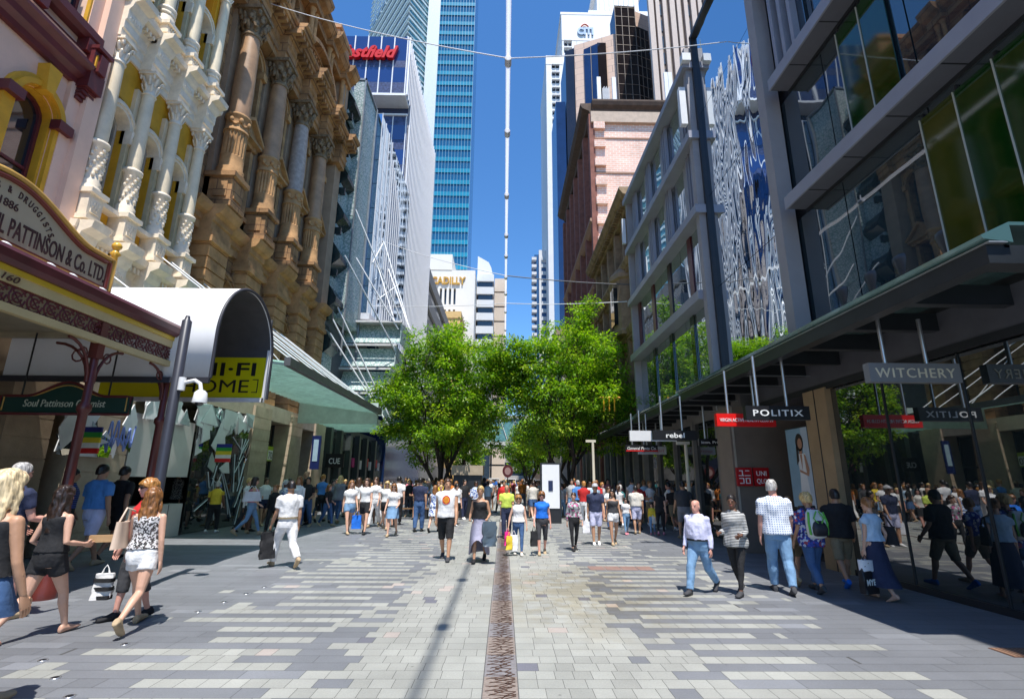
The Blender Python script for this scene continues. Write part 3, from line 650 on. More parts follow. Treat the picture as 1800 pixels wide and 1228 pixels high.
# ---- awning of the chemist
LACE = MAROON
def awning():
    r = thing('shop_awning', (-8.3, 6, 0), 'maroon and cream heritage awning with lace ironwork on maroon posts in front of the chemist', 'awning')
    XE = -6.62; Y0, Y1 = -4, 10.1
    mb = MB(); mb.ext([(XE+.12, 4.62), (XE-.02, 4.44), (XE-.2, 4.44), (XE-.2, 4.5), (-9.95, 5.3), (-9.95, 5.42), (XE-.1, 4.64)], 'y', Y0, Y1+.05)
    mb.ext([(XE+.06, 4.44), (XE+.12, 4.5), (XE+.15, 4.6), (XE+.12, 4.66), (XE-.05, 4.66), (XE-.05, 4.44)], 'y', Y0, Y1+.1); mb.build('roof', M('maroon_roof', (.10, .02, .025), .35, var=.2), r)
    mb = MB(); mb.box(XE-.06, XE, Y0, Y1, 4.22, 4.44, 0); mb.box(XE-.08, XE+.02, Y0, Y1, 4.36, 4.437, 1); mb.box(XE-.08, XE+.02, Y0, Y1, 3.84, 3.95, 0); mb.box(-9.9, XE-.08, Y1-.06, Y1, 4.22, 4.5, 0); mb.box(-9.9, XE-.08, Y1-.06, Y1, 3.84, 3.92, 0)
    mb.build('fascia', [M('fascia_cream', (.55, .44, .22), .5, var=.06), M('fascia_yellow', (.62, .43, .03), .45, var=.06)], r)
    # lace: thin backing bars plus scrolls
    mb = MB()
    def lace_y(x, y0, y1, z0, z1):
        y = y0
        while y < y1-.05:
            cz = (z0+z1)/2; R = (z1-z0)/2
            for rr_ in (.92, .5):
                pts = [(x, y+R+R*rr_*cos(a*pi/6+.4), cz+R*rr_*sin(a*pi/6+.4)) for a in range(12)]; mb.tube(pts, .016, 4)
            mb.tube([(x, y, z0), (x, y+R, cz), (x, y, z1)], .014, 4); mb.tube([(x, y+2*R, z0), (x, y+R, cz), (x, y+2*R, z1)], .014, 4); y += 2*R
    lace_y(XE-.03, 3.0, Y1, 3.95, 4.22)
    mb.box(XE-.035, XE-.025, 3, Y1, 4.195, 4.219); mb.build('lace_frieze', LACE, r)
    mb = MB(); x = -9.8
    while x < XE-.15:
        cz = 4.07; R = .14
        for rr_ in (.92, .45): mb.tube([(x+R+R*rr_*cos(a*pi/6+.3), Y1-.03, cz+R*rr_*sin(a*pi/6+.3)) for a in range(12)], .016, 4)
        mb.tube([(x, Y1-.03, cz-R), (x+R, Y1-.03, cz), (x, Y1-.03, cz+R)], .014, 4); x += 2*R
    mb.box(-9.9, XE-.1, Y1-.035, Y1-.025, 3.921, 3.935); mb.build('end_frieze', LACE, r)
    for y in (8.2, 10.05, 4.4, .6):
        p = MB(); X = XE-.08
        p.lathe(X, y, [(.16, 0), (.16, .12), (.1, .2), (.095, .9), (.12, .95), (.075, 1.02), (.065, 2.7), (.1, 2.75), (.1, 2.83), (.06, 2.88), (.055, 4.4)], 12); p.box(X-.07, X+.07, y-.07, y+.07, 3.6, 4.2)
        o = p.build('post', M('maroon_iron', (.12, .025, .02), .35, var=.12), r)
        q = MB()
        for s in (-1, 1):
            if y == 10.05 and s == 1: continue
            q.tube([(X, y+s*(.07+.5*(1-cos(t*pi/14))), 3.2+.62*sin(t*pi/14)) for t in range(8)], .025, 5); q.tube([(X, y+s*(.25+.08*cos(t*.7)), 3.65+.08*sin(t*.7)) for t in range(10)], .015, 4)
        q.tube([(X-(.07+.6*(1-cos(t*pi/14))), y, 3.2+.66*sin(t*pi/14)) for t in range(8)], .025, 5)
        q.tube([(X-(.28+.1*cos(t*.7)), y, 3.65+.1*sin(t*.7)) for t in range(10)], .015, 4)
        q.build('bracket', MATS['maroon_iron'], o)
    mb = MB(); mb.box(-9.95, XE-.3, Y0, Y1-.1, 4.46, 4.5)
    for k in range(6): mb.box(-9.9, XE-.3, 3.2+1.3*k, 3.3+1.3*k, 4.36, 4.46)
    mb.build('soffit', M('soffit_cream', (.42, .36, .24), .6), r)
    t = MB(); text(t, '160', (XE+.02, 5.0, 4.25), (0, 1, 0), (0, 0, 1), .085, .2, 0); t.build('number', BLACK, r)
    g = MB(); text(g, '160', (XE+.012, 6.32, 4.24), (0, 1, 0), (0, 0, 1), .1, .26, 0, shear=.3); g.build('number', M('sign_brown', (.08, .03, .02), .5), r)
awning()
def arch_sign():
    r = thing('roof_sign', (-6.9, 5.6, 4.7), 'large arched cream sign with maroon lettering standing on the chemist awning', 'sign')
    cy = 6.45; hw = 1.95
    def prof(k, off=0.):
        P = []
        for i in range(41):
            t = -1+2*i/40; y = cy+t*(hw-off)
            a = abs(t)
            z = 5.4 if a > .74 else 5.4+.42*(.5+.5*cos(pi*a/.74))**.8
            P.append((y, z-off))
        return P
    pts = prof(0); poly = [(cy-hw, 4.82)]+pts+[(cy+hw, 4.82)]
    mb = MB(); mb.ext(poly, 'x', -6.98, -6.9); mb.build('board', M('sign_cream', (.50, .42, .28), .5, var=.05), r)
    mb = MB()
    def edge(off, r_, m):
        p = [( -6.89, y, z) for y, z in prof(0, off)]; mb.tube([(-6.89, cy-hw+off, 4.84)]+p+[(-6.89, cy+hw-off, 4.84)], r_, 6, m)
    edge(.0, .045, 0); edge(.085, .04, 1); mb.box(-6.95, -6.86, cy-hw, cy+hw, 4.74, 4.84, 0); mb.box(-6.94, -6.865, cy-hw+.1, cy+hw-.1, 4.84, 4.87, 1)
    mb.box(-7.0, -6.84, cy-hw, cy+hw, 4.58, 4.66, 0); mb.build('border', [M('gold_paint', (.62, .36, .08), .4), M('border_maroon', (.16, .03, .02), .4)], r)
    t = MB(); text(t, 'WASHINGTON H. SOUL PATTINSON & Co. LTD.', (-6.9, cy-1.8, 4.95), (0, 1, 0), (0, 0, 1), .27, 3.62, 0, .012)
    t.build('lettering', M('letter_maroon', (.06, .02, .02), .5, var=0), r); t = MB(); text(t, '1886', (-6.9, cy, 5.33), (0, 1, 0), (0, 0, 1), .12, .27, 0, .004, align='C')
    t.build('lettering', MATS['letter_maroon'], r); t = MB()
    s = 'CHEMISTS & DRUGGISTS'; n = len(s)
    for i, ch in enumerate(s):
        if ch == ' ': continue
        u = -1+2*i/(n-1); a = u*.88; R = .86; zc = 4.68
        o = (-6.9, cy+R*sin(a)*1.0, zc+R*cos(a)*1.0)
        text(t, ch, o, (0, cos(a), -sin(a)), (0, sin(a), cos(a)), .105, .055 if ch != 'I' else .014, 0, .012, align='C')
    t.build('lettering', M('letter_maroon', (.06, .02, .02), .5, var=0), r)
    for y in (cy-hw, cy+hw):
        p = MB(); p.lathe(-6.93, y+.04, [(.05, 4.5), (.05, 5.5), (.09, 5.55), (.05, 5.6), (.04, 5.64)], 10); p.ell((-6.93, y+.04, 5.7), (.08, .08, .08), 10, 8); p.build('gold_post', M('gold_gloss', (.75, .42, .05), .3), r)
arch_sign()
# lamps lighting the arch sign: small white floodlights on the awning roof
base = None
for k, y in enumerate((7.1, 7.5, 8.1, 6.4)):
    mb = MB(); mb.lathe(-6.75, y, [(.02, 4.6), (.02, 4.7)], 6); mb.ell((-6.75, y, 4.74), (.06, .09, .05), 8, 6)
    solo(mb, 'floodlight', WHITEP, ('small white floodlight on the awning edge, %s along the arched sign' % ('third', 'second', 'farthest', 'nearest')[k]), 'floodlight', group='floodlights under the arched sign')
# hanging green sign under awning
def green_sign():
    r = thing('hanging_sign', (-8.1, 9.5, 2.8), 'dark green hanging sign with maroon border and a raised centre under the awning', 'sign')
    x0, x1, y, z0 = -9.35, -6.95, 9.55, 2.85
    P = [(x0, z0)]+[(x0+(x1-x0)*k/24, z0+.33+.26*max(0, cos(pi*(k/24-.5)/.62))**2*(1 if .19 < k/24 < .81 else 0)) for k in range(25)]+[(x1, z0)]
    mb = MB(); mb.ext(P, 'y', y-.03, y+.03); mb.build('board', M('sign_green', (.012, .05, .04), .35, var=.05), r)
    mb = MB(); mb.tube([(a, y-.03, b) for a, b in P]+[(P[0][0], y-.03, P[0][1])], .028, 6, 0); mb.tube([(x0+.07+(a-x0)*(x1-x0-.14)/(x1-x0), y-.035, z0+.06+(b-z0)*.8) for a, b in P], .012, 5, 1)
    mb.build('border', [MAROON, MATS['gold_paint']], r)
    t = MB(); text(t, 'Soul Pattinson Chemist', ((x0+x1)/2, y-.035, z0+.13), (1, 0, 0), (0, 0, 1), .14, 1.5, 0, 0, align='C', shear=.15); t.build('lettering', M('letter_pale', (.6, .62, .5), .4), r)
    for x in (-9.0, -7.4):
        p = MB(); p.tube([(x, y, z0+.33), (x, y, 4.4)], .015, 6); p.build('hanger', BLACK, r)
green_sign()
# ---- barrel hood with yellow sign
def hood():
    r = thing('barrel_hood', (-8, 11.2, 3.6), 'white barrel-vault hood over the pavement with a black and yellow sign panel inside', 'shop hood')
    X0, X1 = -9.8, -5.8; c = 11.15; a = 1.25; zb = 3.58
    def P(off):
        pts = [(c-a+off, zb+.05)]
        for k in range(49):
            t = pi-pi*k/48; pts.append((c+(a-off)*cos(t), zb+.95+(1.35-off)*max(0, sin(t))))
        pts.append((c+a-off, zb)); return pts
    o_, i_ = P(0), P(.05)
    mb = MB()
    rings = [[(x, y, z) for y, z in o_]+[(x, y, z) for y, z in reversed(i_)] for x in (X0, X1)]
    mb.loft(rings, 0, True); mb.build('shell', M('shell_white', (.86, .86, .86), .45, var=.03), r)
    mb = MB(); i2 = P(.055); i3 = P(.075); rings = [[(x, y, z) for y, z in i2]+[(x, y, z) for y, z in reversed(i3)] for x in (X0, X1-.02)]; mb.loft(rings, 0, False); mb.build('lining', M('lining_black', (.07, .07, .075), .6), r)
    mb = MB(); mb.tube([(X1+.01, y, z) for y, z in P(.02)], .035, 6); mb.box(X0, X1+.02, c-a-.04, c-a+.02, zb-.06, zb+.05); mb.build('edge_trim', M('trim_charcoal', (.035, .035, .045), .5), r)
    # inner panel faces the camera
    yp = c+a-.1
    mb = MB(); mb.box(X0, X1-.06, yp, yp+.03, zb+.02, zb+1.02, 0); mb.build('yellow_panel', M('sign_yellow', (.66, .60, .0), .45, var=.03), r)
    mb = MB()
    mb.box(X0, X1-.02, yp-.03, yp+.03, zb-.08, zb+.02, 0); mb.box(X1-.06, X1-.01, yp-.03, yp+.03, zb-.08, zb+1.2, 0); mb.build('light_trim', M('trim_white', (.7, .7, .72), .3), r)
    mb = MB(); mb.box(X0, X1-.05, yp+.0, yp+.04, zb+1.02, zb+2.0, 0); mb.build('dark_panel', MATS['lining_black'], r)
    t = MB(); text(t, 'HI·FI', (X1-.3-1.42, yp, zb+.57), (1, 0, 0), (0, 0, 1), .33, 1.42, 0, .015, ext=.006); t.build('lettering', M('letter_black', (.01, .01, .01), .5, var=0), r); t = MB(); text(t, 'HOME', (X1-.42-1.62, yp, zb+.15), (1, 0, 0), (0, 0, 1), .33, 1.62, 0, 0, ext=.006)
    for x0, x1, z0, z1 in ((X1-.34, X1-.2, .15, .17), (X1-.22, X1-.2, .17, .46), (X1-.34, X1-.2, .46, .48)): t.box(x0, x1, yp-.006, yp+.001, zb+z0, zb+z1)
    t.build('lettering', M('letter_black', (.01, .01, .01), .5, var=0), r)
    s = MB(); s.tube([(-10.4, 12.6, 6.9), (-8.6, 12.0, 5.75)], .02, 6); s.build('stay_rod', WHITEP, r)
hood()
# ---- lamp post with camera
def lamp_post():
    r = thing('lamp_post', (-5.83, 9, 0), 'plain dark grey street pole with a white dome camera, standing by the chemist awning', 'pole')
    p = MB(); p.lathe(-5.83, 9, [(.11, 0), (.11, .9), (.088, 1.0), (.082, 4.5), (.05, 4.53), (.035, 4.6)], 14); p.build('shaft', M('post_grey', (.035, .037, .05), .4, var=.1), r)
    q = MB(); q.lathe(-5.72, 8.98, [(.06, 3.22), (.06, 3.45)], 10); q.tube([(-5.66, 8.98, 3.36), (-5.5, 8.98, 3.4), (-5.4, 8.98, 3.34), (-5.36, 8.98, 3.2)], .035, 8); q.lathe(-5.36, 8.98, [(.06, 3.22), (.1, 3.18), (.12, 3.03), (.12, 3.0)], 12)
    c = q.build('dome_camera', WHITEP, r); l = MB(); l.ell((-5.36, 8.98, 3.0), (.07, .07, .06), 10, 6); l.build('lens_dome', GLASS_D, c)
lamp_post()
# ---- left glass canopy with rods
def trans_mat(name, c, k, texf=None, c2=None):
    m = M(name, c, .3, var=.08, tex=texf); n = m.node_tree.nodes; L = m.node_tree.links; b = n['Principled BSDF']
    t = n.new('ShaderNodeBsdfTranslucent'); t.inputs[0].default_value = (*(c2 or c), 1); a = n.new('ShaderNodeMixShader'); a.inputs[0].default_value = k
    if texf: L.new(b.inputs['Base Color'].links[0].from_socket, t.inputs[0])
    L.new(b.outputs[0], a.inputs[1]); L.new(t.outputs[0], a.inputs[2]); L.new(a.outputs[0], n['Material Output'].inputs[0]); return m
def left_canopy():
    r = thing('glass_canopy', (-8, 19, 4.8), 'pale green glass canopy with battens and steel edge fixed to the sandstone building', 'canopy')
    g = trans_mat('canopy_glass', (.62, .80, .74), .75)
    mb = MB(); 
    mb.add([(-9.9, 13.9, 5.35), (-6.05, 13.9, 4.86), (-6.05, 24.6, 4.86), (-9.9, 24.6, 5.35), (-9.9, 13.9, 5.37), (-6.05, 13.9, 4.88), (-6.05, 24.6, 4.88), (-9.9, 24.6, 5.37)], [(0,3,2,1),(4,5,6,7),(0,1,5,4),(1,2,6,5),(2,3,7,6),(3,0,4,7)]); mb.build('glass', g, r)
    mb = MB(); y = 13.95
    while y < 24.6:
        mb.add([(-9.9, y, 5.26), (-6.1, y, 4.78), (-6.1, y+.05, 4.78), (-9.9, y+.05, 5.26), (-9.9, y, 5.34), (-6.1, y, 4.85), (-6.1, y+.05, 4.85), (-9.9, y+.05, 5.34)], [(0,3,2,1),(4,5,6,7),(0,1,5,4),(1,2,6,5),(2,3,7,6),(3,0,4,7)]); y += .42
    mb.build('battens', M('batten_green', (.55, .68, .64), .4), r)
    mb = MB(); mb.box(-6.1, -5.92, 13.8, 24.7, 4.74, 4.98); mb.build('edge_beam', M('edge_steel', (.16, .17, .18), .4, metal=.4), r)
    mb = MB(); mb.box(-9.9, -6.1, 24.62, 24.75, 4.3, 5.3); mb.build('end_fascia', M('fascia_pale', (.48, .55, .5), .5), r)
    for y in (14.6, 17.2, 19.9, 22.6):
        q = MB(); q.tube([(-10.4, y+.2, 8.2), (-6.15, y+1.6, 4.98)], .03, 6); q.tube([(-10.4, y+.5, 7.6), (-8.2, y+1.0, 5.2)], .022, 6); q.tube([(-10.4, y-.6, 8.2), (-6.15, y+.3, 4.98)], .022, 6); q.build('stay_rod', WHITEP, r)
left_canopy()
def far_canopy():
    r = thing('glass_canopy', (-8, 30, 4.7), 'farther low glass canopy with green translucent panels past the sandstone building', 'canopy')
    mb = MB(); mb.box(-10.2, -6.9, 27.4, 33, 4.72, 4.76); mb.build('glass', MATS['canopy_glass'], r)
    mb = MB()
    for k in range(9): mb.box(-10.2, -6.9, 27.4+.65*k, 27.46+.65*k, 4.6, 4.71)
    mb.box(-6.9, -6.8, 27.3, 33, 4.6, 4.85); mb.build('battens', MATS['batten_green'], r)
far_canopy()
# ---- glass shopping centre podium and tower
def podium():
    r = thing('shopping_centre', (-13, 36, 0), 'glass shopping centre with frosted panels and blue mirror glazing beside the sandstone building', 'building')
    mb = MB(); mb.box(-24, -10.9, 28.7, 39, 5, 27); mb.box(-24, -10.6, 28.7, 47, 0, 5); mb.build('core', M('core_grey', (.09, .10, .11), .5), r)
    # dark green framed diagonal windows
    mb = MB()
    for k in range(7):
        z = 8.5+2.75*k; mb.ext([(-10.9, z), (-10.1, z+.7), (-10.1, z+1.0), (-10.9, z+2.3)], 'y', 28.72, 30.2)
        mb.box(-10.9, -10.2, 28.7, 28.9, z+2.3, z+2.75)
    mb.build('window_boxes', M('box_dark', (.02, .035, .035), .2, var=.3), r)
    frit = trans_mat('frit_glass', (.50, .62, .58), .5, lambda n, L, co: frit_tex(n, L, co, (.92, .98, .95), (.42, .60, .56), 14))
    mb = MB(); 
    for k in range(5): mb.box(-10.8, -10.0, 30.25, 30.45, 11.4+3.5*k, 14.85+3.5*k); mb.box(-10.8, -10.05, 30.45, 33.2, 11.4+3.5*k, 14.85+3.5*k)
    for k in range(6): mb.box(-10.75, -10.5, 28.75, 30.2, 8+3.4*k, 10.2+3.4*k)
    mb.build('frosted_panels', frit, r)
    mb = MB(); mb.box(-10.04, -9.9, 33.2, 33.35, 9, 29); mb.box(-10.04, -9.95, 30.2, 30.3, 9, 29.1); mb.box(-10.9, -9.95, 30.2, 33.35, 28.95, 29.1); mb.build('edge_frame', M('podium_frame', (.3, .32, .33), .35, metal=.5), r)
    blue = wavy_mirror('blue_mirror', (.42, .52, .62), .18, .7, .02, 1., (1, 1, .3))
    mb = MB()
    for k in range(8):
        for j in range(8): mb.box(-10.5, -9.55, 33.4+1.45*k, 34.8+1.45*k, 12.8+2.0*j, 14.76+2.0*j)
    mb.build('mirror_glazing', blue, r)
    mb = MB()
    for k in range(4): mb.box(-9.54, -9.47, 33.34+1.16*k, 33.4+1.16*k, 12.8, 28.8)
    for k in range(6): mb.box(-9.54, -9.44, 37.4+.7*k, 37.55+.7*k, 12.8, 27.5-.5*k)  # closer white fins, added to stand in for pale reflected streaks
    mb.box(-10.5, -9.3, 33.3, 45, 12.3, 12.75); mb.build('mullions', M('mull_grey', (.66, .66, .68), .35, var=.05), r)
    # tiered frosted louvre box projecting over the street
    mb = MB(); ld = MB()
    for k in range(4):
        z = 5.6+1.62*k; x1 = -7.0-.28*(3-k)
        mb.ext([(33.0, z+.1), (33.0, z+.16), (33.9, z+1.55), (33.9, z+1.45)], 'x', -11.4, x1); mb.box(x1-.06, x1, 33.0, 36.5, z+.1, z+1.5)
        ld.box(-11.4, x1+.06, 32.8, 33.0, z+1.48, z+1.6); 
    mb.build('frosted_louvres', frit, r); ld.box(-11.4, -7.0, 33, 36.5, 12.02, 12.1); ld.build('ledges', M('ledge_white', (.66, .64, .62), .5), r)
    mb = MB()
    for a, b in (((-10.0, 30.5, 19), (-6.9, 33, 11.8)), ((-10.0, 31.5, 16), (-7.2, 33, 11.5)), ((-9.4, 36, 19.4), (-6.7, 34.5, 11.9)), ((-9.4, 36, 19.4), (-9.4, 33.4, 16.5)), ((-9.9, 29, 15), (-7.3, 33, 10)), ((-10.3, 28.9, 11), (-7.2, 31.5, 5)), ((-10.3, 28.9, 10), (-7.0, 31, 4.9)), ((-10.3, 29.5, 12), (-7.0, 32.5, 5)), ((-9.4, 38, 18), (-6.8, 35, 12)), ((-9.4, 34.4, 17), (-7.5, 33.2, 12)), ((-9.4, 35.5, 14.5), (-8.4, 37.5, 16.5))):
        mb.tube([a, b], .05, 6)
    mb.build('stay_rods', WHITEP, r)
    # shopfront under the far canopy
    mb = MB(); mb.box(-10.3, -10.25, 28.9, 47, 0, 4.5); mb.build('shop_glazing', GLASS_REF, r)
    mb = MB()
    for y in (29.6, 31.5, 33.5, 35.5, 37.5, 40, 43): mb.box(-10.24, -9.9, y, y+.4, 0, 4.6)
    mb.build_each('shop_column', M('col_dark', (.05, .06, .06), .4), r)
    mb = MB()
    for k in range(12): mb.box(-10.2, -10.1, 34+.9*k, 34.5+.9*k, 2.4+.1*(k % 3), 3.0+.1*(k % 3), k % 3)
    mb.build_each('window_display', [M('disp_white', (.8, .8, .8), .5), M('disp_pink', (.6, .05, .25), .5), M('disp_red', (.6, .02, .02), .5)], r)
def frit_tex(n, L, co, c1, c2, sc_):
    v = n.new('ShaderNodeTexVoronoi'); v.feature = 'DISTANCE_TO_EDGE'; v.inputs['Scale'].default_value = sc_/3; L.new(co, v.inputs['Vector'])
    q = n.new('ShaderNodeTexNoise'); q.inputs['Scale'].default_value = sc_; L.new(co, q.inputs['Vector'])
    a = n.new('ShaderNodeMath'); a.operation = 'MULTIPLY'; L.new(v.outputs[0], a.inputs[0]); L.new(q.outputs[0], a.inputs[1])
    cr = n.new('ShaderNodeValToRGB'); cr.color_ramp.elements[0].position = .02; cr.color_ramp.elements[1].position = .07; cr.color_ramp.elements[0].color = (*c2, 1); cr.color_ramp.elements[1].color = (*c1, 1)
    L.new(a.outputs[0], cr.inputs[0]); return cr.outputs[0]
podium()
def centre_tower():
    r = thing('office_tower', (-14, 48, 0), 'white finned office tower with dark blue end wall and a red script sign', 'building')
    X0, X1, Y0, Y1, Z0, Z1 = -26, -9.7, 41, 60, 16, 43.8
    mb = MB(); mb.box(X0, X1-.04, Y0+.3, Y1, 37.3, Z1-.2); mb.box(X0, X1-.04, Y0+1.72, Y1, 0, 37.3); mb.build('core', M('tower_core', (.012, .03, .09), .12, var=.1, ior=1.8), r)
    bl = wavy_mirror('tower_blue', (.015, .04, .16), .02, .5, .06, 0., ior=1.9)
    sp = M('tower_spandrel', (.05, .07, .16), .35, var=.5, scale=5)
    mb = MB(); 
    z = 37.2; 
    for a, b, m in ((37.2, 38.5, 1), (38.5, 40.2, 0), (40.2, 41.0, 1), (41.0, 43.8, 0)): mb.box(X0, X1-.02, Y0, Y0+.3, a, b-.01, m)
    z = 36
    for k in range(8):
        mb.box(X0, X1-.02, Y0+1.5, Y0+1.7, z-1.1, z-.01, 1); mb.box(X0, X1-.02, Y0+1.5, Y0+1.7, z-2.7, z-1.1, 0); z -= 2.7
    mb.build('end_glazing', [bl, sp], r)
    mb = MB()
    for k in range(11): x = X1-.12-1.28*k; mb.box(x-.05, x+.05, Y0-.08, Y0, 37.2, 43.8); mb.box(x-.04, x+.04, Y0+1.42, Y0+1.5, 12, 36)
    mb.box(X0, X1, Y0-.1, Y0+1.7, 36.95, 37.19); mb.box(X0, X1, Y0+1.3, Y0+1.5, 35.9, 36.05); mb.build('end_mullions', WHITEP, r)
    fn = MB(); y = Y0+.1; k = 0
    R = random.Random(4)
    while y < Y1:
        zb = 37.2 if y < Y0+1.6 else (12 + (2.2 if k % 5 == 0 else 0))
        top = Z1+.05-(0 if y < 46 else 0)
        fn.box(X1-.02, X1+.15, y, y+.17, zb, top); y += .7; k += 1
    fn.box(X1-.019, X1+.02, Y0, Y0+.098, 37.2, Z1); fn.build('white_fins', M('fin_white', (.80, .80, .82), .4, var=.03), r)
    bd = MB()
    for k in range(9): bd.box(X1-.05, X1-.022, Y0+1.8, Y1, 14+3.4*k, 14.5+3.4*k)
    bd.build('floor_bands', M('band_dark', (.05, .06, .08), .4), r)
    t = MB(); text(t, 'Westfield', (X1-.95-6.4, Y0-.1, 41.0), (1, 0, 0), (0, 0, 1), 1.35, 6.4, 0, .035, ext=.35, shear=.35)
    t.build('red_lettering', M('letter_red', (.62, .004, .004), .35, var=0), r)
centre_tower()
# ================================================================ RIGHT SIDE
RW = Wall(6.8, -1)
FASC = M('fascia_grey', (.33, .33, .37), .45, metal=.2, var=.06, scale=1.5)
PIER = M('pier_grey', (.33, .31, .31), .55, var=.06, scale=1.5)
R_GL = wavy_mirror('right_glass', (.012, .018, .02), .035, .45, .012, 0., (1, 1, .5), ior=2.9)
R_GL2 = wavy_mirror('right_upper_glass', (.02, .035, .045), .09, .5, .015, .0, (1, 1, .4), ior=2.6)
def slim_grid(mb, X, ys, z0, z1, w=.05, m=0):
    for y in ys: mb.box(X-.05, X, y-w/2, y+w/2, z0, z1, m)
def near_right():
    r = thing('glass_building', (9, 6, 0), 'dark glass fashion store with grey horizontal ledges and green glass fins on the near right', 'building')
    mb = MB(); mb.box(9.2, 20, -6, 10.75, 0, 17); mb.build('core', M('core_dark', (.02, .02, .022), .5), r)
    # ground floor glass with dark interior
    mb = MB(); y = -5.6; n = 0
    ed = []
    while y < 10.4:
        mb.box(6.82, 6.85, y+.01, min(y+1.62, 10.45)-.01, .1, 3.62); ed.append(y); y += 1.62
    mb.build('shop_glazing', R_GL, r)
    mb = MB()
    for y in ed: mb.box(6.80, 6.9, y-.012, y+.012, .1, 3.62)
    mb.box(6.78, 6.92, -5.6, 10.45, .0, .1); mb.build('glazing_frame', DARK, r)
    mb = MB(); mb.box(6.76, 8.6, -6, 14.4, 3.66, 4.3, 0); mb.box(6.74, 6.76, -6, 14.4, 3.62, 3.75, 1)
    mb.build('bulkhead', [M('bulkhead_grey', (.10, .10, .115), .4, var=.1), DARK], r)
    mb = MB(); mb.box(6.7, 7.3, 10.45, 11.25, 0, 3.66, 0); mb.box(6.69, 6.7, 10.83, 10.85, 0, 3.66, 1); mb.build('pillar', [M('tan_stone', (.36, .25, .14), .6, var=.1), DARK], r)
    # interior silhouettes: clothing racks
    mb = MB()
    for k in range(9): mb.box(7.6+.2*(k % 3), 7.9+.2*(k % 3), -3+1.4*k, -2.2+1.4*k, .1, 1.3+.2*(k % 2), k % 3)
    mb.build_each('display_stand', [M('disp_tan', (.35, .2, .07), .6), M('disp_brown', (.2, .1, .05), .6), M('disp_grey', (.2, .2, .2), .6)], r)
    # floors
    Z = [(4.5, 7.52), (7.9, 10.62), (11.0, 13.72), (14.1, 17)]
    for z0, z1 in Z:
        mb = MB(); y = -5.8
        while y < 10.2: mb.box(6.68, 6.72, y, min(y+2.1, 10.5)-.03, z0, z1); y += 2.1
        mb.build('glazing', R_GL2, r)
    for z in (7.58, 10.7, 13.8):
        mb = MB(); mb.box(6.2, 6.24, -6, 10.1, z, z+.29, 0); mb.box(6.24, 6.67, -6, 10.1, z+.02, z+.27, 1)
        y = -5
        while y < 10: mb.box(6.26, 6.66, y, y+.02, z+.012, z+.02, 2); y += 1.1
        mb.box(6.66, 6.75, -6, 10.1, z-.06, z+.3, 3)
        mb.build('ledge', [FASC, M('soffit_grey', (.13, .13, .15), .5, var=.06), DARK, DARK], r)
    mb = MB(); mb.box(6.27, 6.62, 10.42, 10.75, 4.3, 17); mb.build('corner_pier', PIER, r)
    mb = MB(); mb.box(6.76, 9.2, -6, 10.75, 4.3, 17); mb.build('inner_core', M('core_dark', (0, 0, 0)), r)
    mb = MB(); mb.box(6.4, 6.55, 9.2, 9.32, 11, 17); mb.box(6.4, 6.55, 9.55, 9.67, 11, 17); mb.box(6.4, 6.55, 9.9, 10.02, 11, 17); mb.build_each('vertical_louvre', FASC, r)
    gr = wavy_mirror('green_fin', (.003, .034, .002), .03, .5, .05, 0., ior=1.9); ol = wavy_mirror('olive_fin', (.045, .055, .006), .03, .5, .06, 0., ior=1.8); rd = wavy_mirror('plum_fin', (.03, .002, .012), .03, .5, .05, 0., ior=1.9)
    ti = M('fin_edge', (.5, .48, .42), .3, var=0)
    def fins(y0, n, z0, z1, m, st=.62):
        for k in range(n):
            mb = MB(); y = y0-st*k; mb.box(6.62, 6.64, y-st+.03, y, z0, z1, 0); mb.box(6.60, 6.645, y, y+.012, z0, z1, 1); mb.box(6.625, 6.67, y-.06, y-.02, z1, z1+.08, 2)
            mb.build('glass_fin', [m, ti, DARK], r)
    fins(6.9, 1, 4.6, 7.35, ol); fins(6.28, 3, 4.6, 7.35, gr); fins(8.3, 2, 8.0, 10.5, gr); fins(5.2, 3, 8.0, 10.5, rd); fins(3.0, 3, 4.6, 7.35, gr)
    # mannequins inside the first floor
near_right()
def mannequin(mb, x, y, z, h=1.7, m=0):
    mb.lathe(x, y, [(.13, z), (.16, z+.35*h*.5), (.13, z+.3*h), (.2, z+.46*h), (.19, z+.5*h), (.06, z+.54*h), (.05, z+.57*h)], 10, m); mb.ell((x, y, z+.63*h), (.08, .1, .12), 8, 7, m)
    for s in (-1, 1): mb.tube([(x, y+s*.2, z+.48*h), (x, y+s*.26, z+.3*h), (x, y+s*.24, z+.14*h)], [.05, .04, .03], 6, m)
for k, (y, z) in enumerate(((7.0, 4.5), (7.9, 4.5), (8.6, 4.5), (9.4, 4.5))):
    mb = MB(); mannequin(mb, 6.8, y, z, 1.9)
    solo(mb, 'mannequin', M('mannequin_grey', (.05, .055, .06), .4), 'dark grey shop mannequin at the first floor glass, %s from the pier' % ('fourth', 'third', 'second', 'first')[k], 'mannequin', group='mannequins behind the upper glass')
